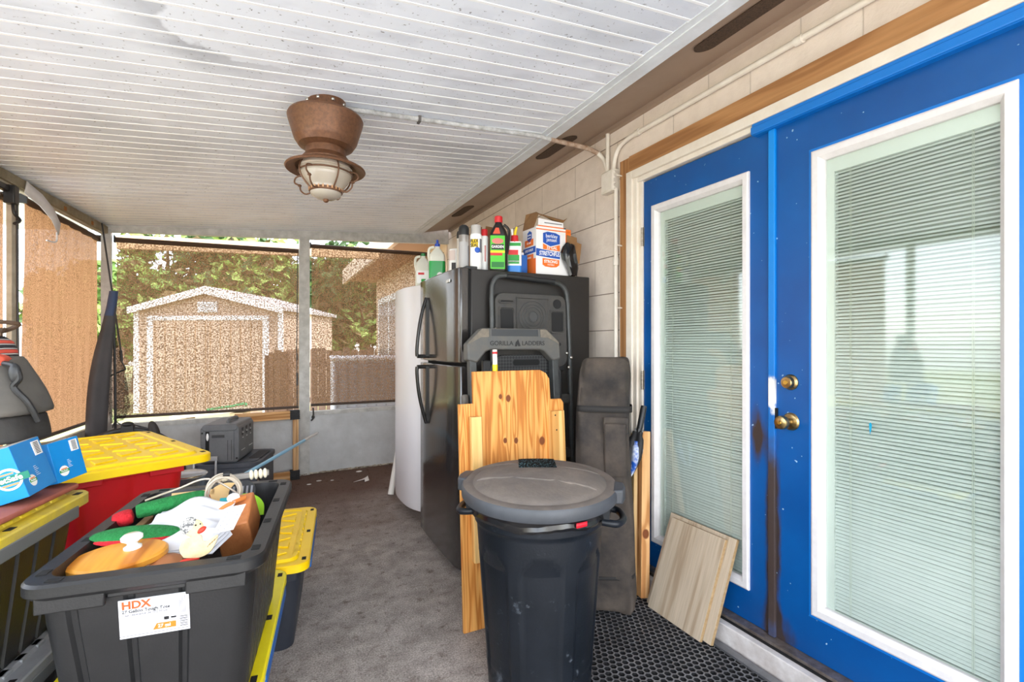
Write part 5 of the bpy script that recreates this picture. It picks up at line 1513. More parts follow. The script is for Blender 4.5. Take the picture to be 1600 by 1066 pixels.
    for i in range(8):
        for k in range(6): bm.faces.new((g[i][k], g[i + 1][k], g[i + 1][k + 1], g[i][k + 1]))
    ms = mat('speckled_sticker', (10, 12, 14), 0.9, spec=.1, c2=(120, 170, 186), scale=170, amt=0.9, detail=1.0)
    rr = [q for q in ms.node_tree.nodes if q.type == 'VALTORGB'][0]; rr.color_ramp.elements[0].position = .62; rr.color_ramp.elements[1].position = .68
    obj('sticker', bm, ms, lid)
    ax = Matrix.Rotation(R(3.0), 4, Vector((.973, .233, 0)))        # lid sits a little high at the back
    lid.matrix_local = Matrix.Translation((0, 0, .708)) @ ax @ Matrix.Translation((0, 0, -.700))
    # liner bag showing below the lid
    rnd = random.Random(4); bm = new_bm(); rings = []
    for z, rr_ in ((.638, .2465), (.648, .252), (.662, .250), (.676, .256), (.690, .258)):
        rings.append([((rr_ + rnd.uniform(-.0025, .003)) * math.cos(2 * PI * k / 80), (rr_ + rnd.uniform(-.0025, .003)) * math.sin(2 * PI * k / 80), z + .005 * math.sin(k * .5) + rnd.uniform(-.002, .002)) for k in range(80)])
    add_rings(bm, rings, True, False, False); obj('liner_bag', bm, mat('liner_film', (22, 22, 24), 0.22, spec=0.6), t, angle=20)
    bm = new_bm(); ang = R(-47); arc_patch(bm,   .2575, .652, .668, ang, .085); obj('red_tie', bm, mat('red_tie', (214, 30, 48), 0.4), t, solid=.003)
trash_can()

def tall_bag():
    t = thing('canvas_bag', 'tall dusty black canvas bag standing beside the door trim', 'bag', (1.425, 1.880, 0.012), R(-38))
    CAN = mat('dusty_black_canvas', (40, 37, 36), 0.85, c2=(82, 72, 63), scale=5, amt=0.4, bump=0.8, bscale=11)
    rnd = random.Random(3)
    zs = [0, .02, .08, .16, .26, .36, .46, .56, .66, .76, .86, .94, .97, 1.02, 1.08, 1.12, 1.15, 1.165]
    prof = {0: .9, .02: 1.04, .08: 1.06, .16: 1.0}
    rings = []
    for z in zs:
        s = prof.get(z, 1.0) * (1.0 if z < 1.12 else (.985 if z < 1.15 else .93))
        ox = .01 * math.sin(z * 6) - .05 * z * .0; lean = .155 * z
        w = (.278 - .02 * z) * s; d = (.17 - .05 * z) * s
        ring = []
        for k, p in enumerate(rrect(w, d, min(w, d) * .32, 5, ox, lean)):
            q = .016 * math.sin(k * 1.1 + z * 15) + .014 * math.sin(k * .5 - z * 27) + .005 * math.sin(z * 43 + k * .23) + rnd.uniform(-.002, .002)
            ring.append((p[0] * (1 + q), p[1] + q, z + (.015 * math.sin(k * .45) if z > 1.1 else 0)))
        rings.append(ring)
    bm = new_bm(); add_rings(bm, rings); b = obj('bag_body', bm, CAN, t, angle=70, sub=1)
    def yf(z): return .155 * z - (.17 - .05 * z) / 2
    bm = new_bm(); w = .268
    add_rings(bm, [[(p[0] + .0, p[1], z) for p in rrect(.268, .17 - .05 * z + .012, .04, 5, .0, .155 * z)] for z in (.905, .935)], True, False, False)
    obj('strap', bm, mat('black_webbing', (40, 38, 37), 0.8), t, solid=.003)
    bm = new_bm(); bx(bm, .0, .105, yf(.72) - .028, yf(.72) + .03, .60, .86); obj('pocket', bm, CAN, t, bevel=.012, seg=3)
    bm = new_bm(); add_box(bm, (.055, yf(.84) - .028, .85), (.118, .012, .075), rot=(-.1, 0, 0)); obj('pocket_flap', bm, CAN, t, bevel=.005)
    bm = new_bm(); bx(bm, -.004, .114, yf(.84) - .036, yf(.84) - .02, .81, .818); obj('flap_piping', bm, mat('black_piping', (24, 23, 23), 0.7), t, bevel=.002)
    bm = new_bm(); add_rings(bm, [[(p[0], p[1], z + .02 * p[0] * 4) for p in rrect(.284, .17 - .05 * z + .014, .05, 5, .0, .155 * z)] for z in (.15, .165)], True, False, False); obj('seam', bm, MATS['black_webbing'], t, solid=.003)
tall_bag()

def umbrella():
    t = thing('umbrella', 'folded black and blue umbrella wedged handle-up beside the timber offcuts', 'umbrella', (1.60, 1.90, .60))
    b = Vector((0.0, .0, 0)); e = Vector((.115, .03, .335)); d = (e - b).normalized()
    bm = new_bm(); add_tube(bm, [b + d * .215, b + d * .23, b + d * .33, e], [.010, .015, .016, .015], 14); obj('handle', bm, M_BLK, t)
    def cloth(name, mt, ph, rs, z1):
        bm = new_bm(); rings = []; u = d.orthogonal().normalized(); w = d.cross(u)
        for k in range(13):
            f = k / 12; c = b + d * (f * z1)
            r = rs * (.25 + 1.0 * math.sin(min(1, f * 1.25) * PI * .62)) * (1 if f < .85 else .75)
            rings.append([c + (u * math.cos(a) + w * math.sin(a)) * r * (1 + .35 * math.sin(a * 3 + ph + f * 3)) for a in [2 * PI * j / 24 for j in range(24)]])
        add_rings(bm, rings); return obj(name, bm, mt, t, angle=60)
    cloth('black_canopy', mat('umbrella_black', (26, 26, 28), 0.6), 0, .026, .22)
    cloth('blue_canopy', mat('umbrella_blue', (18, 84, 180), 0.5, c2=(220, 226, 232), scale=22, amt=0.75), 1.9, .0265, .17)
    bm = new_bm()
    for k in range(6):
        a = k * 1.05; u = d.orthogonal().normalized(); w = d.cross(u)
        add_tube(bm, [b + d * .19 + (u * math.cos(a) + w * math.sin(a)) * .012, b + d * .235 + (u * math.cos(a) + w * math.sin(a)) * .022], .003, 6)
    obj('rib_tips', bm, mat('rib_grey', (120, 120, 122), 0.4, 0.5), t)
umbrella()

OFF = make_wood('fir_offcut', (226, 178, 122), (214, 162, 106), (190, 132, 78), 'Z', 22, 0.6, knots=((.0, .30, .02),))
t = thing('timber_offcut', 'thick pale two-by-four offcut leaning on the door casing', 'timber', (1.648, 1.862, .012), (-.125, .07, R(-15)))
bm = new_bm(); bx(bm, -.0225, .0225, -.025, .025, 0, .80); obj('board', bm, OFF, t, smooth=False, bevel=.002)
t = thing('timber_offcut', 'thinner timber strip just behind the two-by-four, next to the bag', 'timber', (1.605, 1.885, .012), (-.125, .07, R(-15)))
bm = new_bm(); bx(bm, -.010, .010, -.02, .02, 0, .79); obj('board', bm, make_wood('greyer_fir', (204, 170, 120), (190, 154, 104), (164, 126, 80), 'Z', 22, 0.7), t, smooth=False, bevel=.002)

SHELF = make_wood('pale_oak_laminate', (196, 180, 158), (188, 171, 148), (172, 152, 128), 'Z', 40, 0.55, dist=1.2)
EDGE = mat('chipboard_edge', (176, 148, 108), 0.8, c2=(150, 122, 84), scale=60)
def shelf_board(label, y0, y1, off, h):
    """Board standing on its edge and leaning on the door; local x runs along the wall."""
    t = thing('shelf_board', label, 'board', (1.607 + off, (y0 + y1) / 2 - .012, .014), (-.37, 0, R(-90)), 'boards leaning on the blue door')
    w = (y1 - y0) / 2
    bm = new_bm(); bx(bm, -w, w, -.0085, .0085, 0, h); 
    for f in bm.faces: f.material_index = 0 if abs(f.normal.y) > .5 else 1
    obj('panel', bm, [SHELF, EDGE], t, smooth=False, bevel=.001)
shelf_board('front pale laminate board of the two leaning on the blue door', 1.478, 1.788, 0, .425)
shelf_board('rear laminate board leaning on the blue door, edges peeking past the front one', 1.440, 1.818, .021, .435)

def rubber_mat():
    x0, x1, y0, y1 = .93, 1.688, .48, 1.99
    bm = new_bm(); p = .0285; r = p / math.sqrt(3); h = .012; ri = r * .79
    rows = int((y1 - y0 - .06) / (r * 1.5)); cols = int((x1 - x0 - .05) / p)
    for j in range(rows):
        for i in range(cols):
            cx = x0 + .03 + i * p + (p / 2 if j % 2 else 0); cy = y0 + .04 + j * r * 1.5
            if cx > x1 - .03: continue
            o = [bm.verts.new((cx + r * math.cos(R(60 * k + 30)), cy + r * math.sin(R(60 * k + 30)), h)) for k in range(6)]
            q = [bm.verts.new((cx + ri * math.cos(R(60 * k + 30)), cy + ri * math.sin(R(60 * k + 30)), h)) for k in range(6)]
            b = [bm.verts.new((cx + ri * .9 * math.cos(R(60 * k + 30)), cy + ri * .9 * math.sin(R(60 * k + 30)), .002)) for k in range(6)]
            for k in range(6):
                l = (k + 1) % 6
                bm.faces.new((o[k], o[l], q[l], q[k])); bm.faces.new((q[k], q[l], b[l], b[k])).material_index = 1  # hole walls and base sheet painted black for the shade inside
    bx(bm, x0, x1, y0, y1, 0.0, .002, 1)
    for a in ((x0, x0 + .025, y0, y1), (x1 - .035, x1, y0, y1), (x0, x1, y0, y0 + .03), (x0, x1, y1 - .03, y1)): bx(bm, a[0], a[1], a[2], a[3], .0, .0115)
    o = obj('rubber_mat', bm, [mat('grey_mat_rubber', (124, 124, 126), 0.5, c2=(84, 84, 86), scale=7, amt=0.4), mat('hole_shade_black', (16, 16, 17), 0.8)], smooth=False)
    tag(o, 'black honeycomb rubber mat on the floor by the doors', 'mat')
rubber_mat()
t = thing('paper_scrap', 'torn scrap of white paper on the dark floor near the back wall', 'paper', (.77, 4.62, .002), .3)
bm = new_bm()
v = [bm.verts.new(p) for p in ((-.08, 0, .002), (0.02, -.02, .012), (.07, .02, .03), (.09, .06, .012), (.02, .03, .004), (.05, -.05, .004), (.0, -.06, .002))]
bm.faces.new((v[0], v[1], v[4])); bm.faces.new((v[1], v[2], v[3], v[4])); bm.faces.new((v[1], v[5], v[2])); bm.faces.new((v[1], v[6], v[5]))
obj('scrap', bm, mat('scrap_white', (238, 234, 228), 0.8), t, solid=.002)
for i, (x, y, s, lab) in enumerate(((.33, 4.70, .02, 'pale crumb on the floor under the wooden frame sleeve'), (.42, 4.78, .024, 'flat pale flake on the floor just right of the post'), (.53, 4.75, .016, 'small pale crumb left of the paper scrap'), (.80, 4.95, .03, 'thin pale sliver lying close to the back wall'))):
    bm = new_bm(); add_ball(bm, (0, 0, s * .2), (s, s * .5, s * .22), u=8, v=6)
    o = obj('floor_crumb', bm, MATS['scrap_white']); o.location = (x, y, 0); tag(o, lab, 'crumb', 'crumbs on the floor')

# ------------------------------------------------------------------ storage totes on the left
TOTE_BLK = mat('tote_black', (22, 23, 24), 0.42, c2=(33, 33, 34), scale=5, amt=0.3, bump=0.06, bscale=200)
TOTE_NAVY = mat('tote_navy_black', (36, 40, 50), 0.45, c2=(46, 50, 58), scale=5, amt=0.3)
TOTE_RED = mat('tote_red', (205, 16, 34), 0.4, c2=(190, 14, 30), scale=4)
LID_Y = mat('lid_yellow', (255, 216, 0), 0.4, c2=(250, 204, 0), scale=6, amt=0.3)
LID_Y2 = mat('lid_lemon', (240, 226, 20), 0.42, c2=(232, 214, 20), scale=6, amt=0.3)
LID_YD = mat('lid_dusty_yellow', (232, 206, 30), 0.55, c2=(186, 166, 92), scale=8, amt=0.35)
LID_G = mat('lid_grey', (150, 152, 154), 0.55, c2=(126, 128, 130), scale=8, amt=0.3)

def contour(w, l, r, ribs=0.0, nr=7):
    """Rounded rectangle with corrugated long and short sides."""
    base = rrect(w, l, r, 5)
    out = []
    n = len(base)
    for i in range(n):
        a = Vector(base[i]); b = Vector(base[(i + 1) % n])
        L = (b - a).length
        if L < 0.08:
            out.append(tuple(a)); continue
        d = (b - a) / L; nrm = Vector((d.y, -d.x))
        out.append(tuple(a))
        k = nr if L > w * .8 + .0 and l > w and abs(d.y) > .5 else max(2, nr - 4)
        seg = L / k
        for j in range(k):
            s0 = j * seg
            for (f, dp) in ((.04, 0), (.10, ribs), (.20, ribs), (.26, 0), (.98, 0)):
                q = a + d * (s0 + f * seg) - nrm * dp
                out.append((q.x, q.y))
    return out

def tote(name, label, loc, rz, W, L, H, mbody, mlid=None, latch=None, opened=False, nr=7, group='stacked storage totes', tilt=(0, 0), ribs=.008, inset=0.0):
    t = thing(name, label, 'storage tote', loc, (tilt[0], tilt[1], rz), group)
    FW, FL = W, L
    W, L = W - inset, L - inset
    tw, tl = W - .05, L - .05                  # shell just under the rim
    bw, bl = tw * .86, tl * .88
    bm = new_bm(); rings = []
    def ring(f, z, ribs=ribs, off=0.0): return [(p[0], p[1], z) for p in contour(bw + (tw - bw) * f - off, bl + (tl - bl) * f - off, .05, ribs, nr)]
    rings.append(ring(-.03, 0, .0)); rings.append(ring(0, .012))
    for k in range(1, 7): rings.append(ring(k / 7, .012 + (H * .84 - .012) * k / 7))
    rings.append(ring(.98, H * .86, ribs * .8)); rings.append(ring(1.0, H * .88, 0))
    add_rings(bm, rings, True, True, False)
    ro, rin = rrect(W, L, .055, 6), rrect(W - .075, L - .075, .045, 6)
    wall_in = rrect(W - .085, L - .085, .045, 6); bot_in = rrect(bw - .02, bl - .02, .04, 6)
    under = rrect(W - .052, L - .052, .05, 6)
    add_rings(bm, [[(p[0], p[1], z) for p in q] for q, z in ((under, H * .87), (rrect(W - .012, L - .012, .055, 6), H - .034), (ro, H - .026), (ro, H - .006), (rrect(W - .01, L - .01, .05, 6), H), (rin, H), (wall_in, H - .02), (bot_in, .015))], True, False, True)
    body = obj('body', bm, mbody, t, angle=30)
    if mlid is None:
        bm = new_bm()                          # latch slots through the rim and hand grips under it
        for s in (-1, 1):
            for k in range(4):
                y = (-.40 + .8 * k / 3) * L; bx(bm, s * (W / 2 - .026) - .009, s * (W / 2 - .026) + .009, y - .014, y + .014, H - .001, H + .0012)
            for k in (-1, 1): bx(bm, k * W * .36 - .014, k * W * .36 + .014, s * (L / 2 - .024) - .008, s * (L / 2 - .024) + .008, H - .001, H + .0012)
        obj('rim_slot', bm, M_DARK, body, smooth=False)
    bm = new_bm()
    for s in (-1, 1):                          # end grips: flat aprons hanging from the rim
        for a, b in ((-.42, -.16), (.16, .42)):
            bx(bm, W * a, W * b, s * (L / 2 - .012) - .006, s * (L / 2 - .012) + .006, H - .062, H - .02)
        bx(bm, -W * .16, W * .16, s * (L / 2 - .022) - .006, s * (L / 2 - .022) + .006, H - .05, H - .02)
    obj('end_grip', bm, mbody, body, bevel=.003)
    W, L = FW, FL
    if mlid is not None:
        bm = new_bm(); z = H - .004
        w2, l2 = W + .014, L + .014
        add_rings(bm, [[(p[0], p[1], q) for p in r] for r, q in ((rrect(w2, l2, .055, 6), z - .022), (rrect(w2, l2, .055, 6), z + .006), (rrect(w2 - .008, l2 - .008, .053, 6), z + .010), (rrect(w2 - .085, l2 - .085, .04, 6), z + .010), (rrect(w2 - .10, l2 - .10, .04, 6), z + .020), (rrect(w2 - .13, l2 - .13, .035, 6), z + .020), (rrect(w2 - .14, l2 - .14, .035, 6), z + .015))], True, True, True)
        ld = obj('lid', bm, mlid, t, angle=30)
        bm = new_bm()                          # triangles and blocks raised in the lid panel
        nx, ny = 4, 7
        px, py = (w2 - .16) / nx, (l2 - .16) / ny
        for i in range(nx):
            for j in range(ny):
                cx, cy = -(w2 - .16) / 2 + (i + .5) * px, -(l2 - .16) / 2 + (j + .5) * py
                s = 1 if (i + j) % 2 else -1
                add_prism(bm, [(cx - s * px * .38, cy - py * .36), (cx + s * px * .38, cy), (cx - s * px * .38, cy + py * .36)][::s], z + .012, z + .021, 0)
        for s in (-1, 1):                      # ridge blocks along the long edges
            for j in range(8):
                y = -(l2 - .2) / 2 + (j + .5) * (l2 - .2) / 8; bx(bm, s * (w2 / 2 - .055) - .012, s * (w2 / 2 - .055) + .012, y - .018, y + .018, z + .009, z + .020)
        obj('lid_pattern', bm, mlid, ld, smooth=False, bevel=.003)
        bm = new_bm()
        for s in (-1, 1):
            for k in range(3):
                y = (-.42 + .84 * k / 2) * l2; bx(bm, s * (w2 / 2 - .022) - .008, s * (w2 / 2 - .022) + .008, y - .014, y + .014, z + .0095, z + .0112)
        obj('lid_slot', bm, M_DARK, ld, smooth=False)
        if latch is not None:
            bm = new_bm()
            for s in (-1, 1):
                bx(bm, s * (w2 / 2 - .001) - .004, s * (w2 / 2 - .001) + .004, -l2 * .36, l2 * .36, z - .05, z - .014)
            bx(bm, -w2 * .16, w2 * .16, -l2 / 2 - .006, -l2 / 2 + .004, z - .05, z - .012); bx(bm, -w2 * .16, w2 * .16, l2 / 2 - .004, l2 / 2 + .006, z - .05, z - .012)
            obj('latch', bm, latch, ld, bevel=.003)
    return t

BLU = mat('latch_blue', (20, 92, 170), 0.45)
GRL = mat('latch_grey', (110, 112, 112), 0.6)
tote('storage_tote', 'black tote with lemon yellow lid on the floor, directly under the open tote', (-.228, 1.785, 0), R(-7), .50, .72, .365, TOTE_NAVY, LID_Y2, BLU)
tote('storage_tote', 'black tote with golden yellow lid standing in the aisle behind the open tote', (-.060, 2.520, 0), R(-7.2), .50, .73, .365, TOTE_NAVY, LID_Y, BLU)
tote('storage_tote', 'black tote with grey lid on the floor at the left edge, bottom of its stack', (-.815, 1.715, 0), R(-9.5), .50, .74, .385, TOTE_BLK, LID_G, GRL)
tote('storage_tote', 'black tote with dusty yellow lid at the left edge, under the blue boxes', (-.815, 1.715, .403), R(-9.5), .50, .72, .372, TOTE_BLK, LID_YD, GRL)
tote('storage_tote', 'black tote with yellow lid on the floor, hidden under the red tote', (-.745, 2.80, 0), R(-7), .48, .72, .365, TOTE_NAVY, LID_Y2, BLU)
tote('storage_tote', 'bright red tote with wide yellow lid behind the blue boxes', (-.645, 2.705, .386), R(25), .56, .86, .395, TOTE_RED, LID_Y, None, nr=6, ribs=.003, inset=.10)
HDX = tote('storage_tote', 'open black tote with no lid, full of kitchen odds and ends', (-.190, 1.648, .386), R(-7.5), .460, .715, .372, TOTE_BLK)

# paper label on the near end of the open tote
def hdx_label(t):
    W, L, H = .460, .715, .372
    # the end wall leans outwards: frame on it
    z0, z1 = .155, .285
    def yw(z): f = max(0, (z - .012) / (H * .86 - .012)); return -((L - .05) * (.88 + .12 * f)) / 2
    o = Vector((.010, yw(.262) - .0015, .262)); up = Vector((0, yw(.30) - yw(.14), .16))
    A = frame(o, (1, 0, 0), up)
    A = A @ Matrix.Diagonal((.94, .94, 1, 1))
    bm = new_bm(); bx(bm, -.070, .070, -.045, .050, -.001, .0012, 0, A)
    lb = obj('paper_label', bm, mat('label_paper', (214, 214, 218), 0.45), t, smooth=False)
    def T(x, y): return A @ Matrix.Translation((x, y, .0016))
    text('lettering', 'HDX', .026, T(-.064, .036), mat('hdx_orange', (226, 84, 34), 0.5), lb, 'LEFT', bold=.0008)
    text('lettering', '27 Gallon Tough Tote', .0105, T(-.064, .021), T_BLACK, lb, 'LEFT', bold=.0001)
    text('lettering', 'Caja resistente de 102 litros', .0078, T(-.064, .0125), T_GREY, lb, 'LEFT')
    bm = new_bm()
    add_prism(bm, [(-.005, -.033), (.042, -.033), (.042, -.018), (.003, -.018)], .0014, .0018, 0, A)
    bx(bm, -.070, .070, -.0400, -.0385, .0012, .0016, 1, A)
    for k in range(9): bx(bm, .050, .066, -.034 + k * .003, -.0325 + k * .003 - (k % 2) * .0006, .0012, .0016, 2, A)
    bx(bm, .018, .028, -.012, -.004, .0012, .0016, 2, A); bx(bm, .032, .043, -.010, -.006, .0012, .0016, 2, A)
    for k in range(3): bx(bm, -.064, -.035 + k * .01, -.022 + k * .004, -.0215 + k * .004, .0012, .0016, 1, A)
    for k in range(5): bx(bm, .05 + k * .0028, .051 + k * .0028, .0, .044 - (k % 2) * .012, .0012, .0016, 1, A)
    obj('print', bm, [T_ORANGE, T_GREY, T_BLACK], lb, smooth=False)
    text('lettering', '27 gal', .011, T(.018, -.0255), T_WHITE, lb, bold=.0002)
hdx_label(HDX)

# ---- contents of the open tote (in the tote's frame: x across, y away, z above its floor)
HM = Matrix.Translation((-.190, 1.648, .386)) @ Matrix.Rotation(R(-7.5), 4, 'Z')
def inh(x, y, z): return HM @ Vector((x * .84 - .030, y * .95, z + .028))
HR = R(-7.5)
GI = 'odds and ends in the open tote'
RIMZ = .372
FELT_G = mat('quilted_green', (30, 128, 62), 0.9, c2=(22, 108, 50), scale=40, bump=0.5, bscale=90)
FELT_R = mat('quilted_red', (204, 28, 40), 0.9, c2=(180, 22, 34), scale=40, bump=0.5, bscale=90)
def crock():
    t = thing('serving_dish', 'round wooden lid with white knob on a white dish, near end of open tote', 'dish', inh(-.080, -.205, .236), (R(3), R(-3), HR), GI)
    WOOD = make_wood('honey_wood', (226, 158, 62), (214, 140, 46), (184, 108, 32), 'Y', 16, 0.35)
    bm = new_bm(); add_lathe(bm, [(.07, 0.0), (.09, .02), (.112, .08), (.116, .105), (.11, .105), (.10, .05)], 40, cap1=False, sx=1.0, sy=.80); obj('dish', bm, mat('glazed_white', (238, 234, 228), 0.2), t)
    bm = new_bm(); add_lathe(bm, [(.122, .104), (.127, .108), (.127, .122), (.120, .128), (.06, .1325), (.0, .1335)], 48, sy=.80); l = obj('lid', bm, WOOD, t, angle=30)
    bm = new_bm(); add_lathe(bm, [(.024, .132), (.024, .138), (.015, .143), (.013, .150), (.021, .155), (.029, .162), (.029, .170), (.022, .176), (0, .178)], 28, (.03, .02, 0)); obj('knob', bm, mat('porcelain_white', (244, 243, 240), 0.12, coat=.5), l)
crock()
t = thing('oven_mitt', 'green edged red pot holder lying behind the wooden lid', 'pot holder', inh(-.085, -.10, .345), (R(14), R(2), HR), GI)
bm = new_bm(); add_ball(bm, (0, 0, 0), (.128, .045, .016), 0, u=28, v=12); obj('edge', bm, FELT_G, t)
bm = new_bm(); add_ball(bm, (0, -.026, -.004), (.108, .028, .012), 0, u=28, v=12); obj('pad', bm, FELT_R, t)
t = thing('oven_mitt', 'rolled green oven mitt with red cuff lying across the open tote', 'oven mitt', inh(-.055, .110, .362), (0, R(-6), HR + R(18)), GI)
bm = new_bm(); rings = []
for x, r in ((-.115, .030), (-.11, .036), (-.05, .038), (.03, .036), (.085, .032), (.105, .026), (.112, .014)):
    rings.append([(x, r * 1.05 * math.cos(a) * (1 + .04 * math.sin(4 * a + x * 30)), r * .72 * math.sin(a)) for a in [2 * PI * k / 24 for k in range(24)]])
add_rings(bm, rings); obj('hand_part', bm, FELT_G, t, sub=1)
bm = new_bm(); rings = []
for x, r in ((-.185, .020), (-.182, .030), (-.15, .040), (-.118, .039)): rings.append([(x, r * math.cos(a) * (1.15 + .05 * math.sin(3 * a)), r * .72 * math.sin(a) - .012) for a in [2 * PI * k / 24 for k in range(24)]])
add_rings(bm, rings); obj('cuff', bm, FELT_R, t, sub=1)
bm = new_bm(); add_tube(bm, [(.108, 0, .0), (.118, 0, .002)], .018, 12); obj('hem', bm, FELT_R, t)

def napkin():
    t = thing('paper_napkin', 'large crumpled white paper napkin behind the duck ornament', 'napkin', inh(.032, -.035, .318), (0, 0, HR), GI)
    bm = new_bm(); rnd = random.Random(8)
    nx, ny = 16, 12; g = []
    for i in range(nx + 1):
        col = []
        for k in range(ny + 1):
            u, v = i / nx - .5, k / ny - .5
            x = .245 * u + .035 * v; y = .15 * v - .04 * u
            z = .085 * (v + .45) - .05 * abs(u - .1) + .010 * math.sin(u * 9 + v * 5) + .006 * math.sin(v * 17 - u * 6)
            col.append(bm.verts.new((x, y, z + .012)))
        g.append(col)
    for i in range(nx):
        for k in range(ny): bm.faces.new((g[i][k], g[i + 1][k], g[i + 1][k + 1], g[i][k + 1]))
    obj('sheet', bm, mat('tissue_white', (216, 217, 221), 0.8), t, angle=50, solid=.0025)
    t2 = thing('paper_napkin', 'smaller folded white napkin right under the duck ornament', 'napkin', inh(.072, -.155, .318), (R(28), R(4), HR + .1), GI)
    bm = new_bm()
    for k in range(4): add_prism(bm, [(-.085 + .006 * k, -.04 + .004 * k), (.07 - .01 * k, -.045 + .006 * k), (.12 - .012 * k, .03), (.10, .07 - .006 * k), (-.03, .06), (-.10 + .01 * k, .02)], .004 * k, .004 * k + .0032, 0)
    obj('folded_sheet', bm, MATS['tissue_white'], t2, smooth=False, bevel=.001)
napkin()

def duck():
    t = thing('duck_ornament', 'cream painted flat duck ornament with grey cap and red beak', 'ornament', inh(.118, -.272, .330), (R(-20), 0, HR + R(8)), GI)
    CR = mat('painted_cream', (226, 204, 156), 0.6, c2=(206, 180, 130), scale=40, amt=0.4)
    A = frame((0, 0, 0), (1, 0, 0), (0, 0, 1))
    body = bez([(-.028, .0, 0), (-.040, .025, 0), (-.032, .050, 0), (-.012, .058, 0), (-.006, .066, 0), (.014, .060, 0), (.020, .042, 0), (.034, .040, 0), (.056, .052, 0), (.060, .046, 0), (.050, .020, 0), (.036, .002, 0), (.010, -.006, 0), (-.028, .0, 0)], 4)[:-1]
    bm = new_bm(); add_prism(bm, [(p.x, p.y) for p in body], -.006, .006, 0, A); obj('body', bm, CR, t, bevel=.003)
    bm = new_bm(); add_ball(bm, (-.006, 0, .083), (.026, .0085, .026), 0, u=24, v=14); hd = obj('head', bm, CR, t)
    bm = new_bm(); add_ball(bm, (-.019, -.001, .092), (.022, .009, .026), 0, u=24, v=14, rot=(0, R(25), 0)); obj('cap', bm, mat('dotted_grey', (92, 92, 94), 0.7, c2=(190, 188, 182), scale=160, amt=0.8, detail=1.0), hd)
    bm = new_bm(); add_ball(bm, (.016, -.004, .074), (.014, .007, .008), 0, u=14, v=8, rot=(0, R(-35), 0)); obj('beak', bm, mat('duck_red', (210, 50, 28), 0.5), hd)
    bm = new_bm(); add_ball(bm, (.0, -.0088, .090), (.003, .002, .003), 0, u=10, v=6); add_ball(bm, (.012, -.0078, .092), (.0025, .002, .0025), 0, u=10, v=6); obj('eye', bm, T_BLACK, hd)
    bm = new_bm(); add_ball(bm, (-.012, 0, -.008), (.026, .008, .006), 0, u=16, v=8); obj('foot', bm, mat('duck_red', (0, 0, 0)), t)
    bm = new_bm()
    for k in range(4): add_box(bm, (.036 + k * .006, -.0062, .026 + k * .005), (.0015, .001, .014), 0, rot=(0, R(35), 0))
    obj('wing_line', bm, mat('line_brown', (120, 92, 58), 0.8), t, smooth=False)
duck()

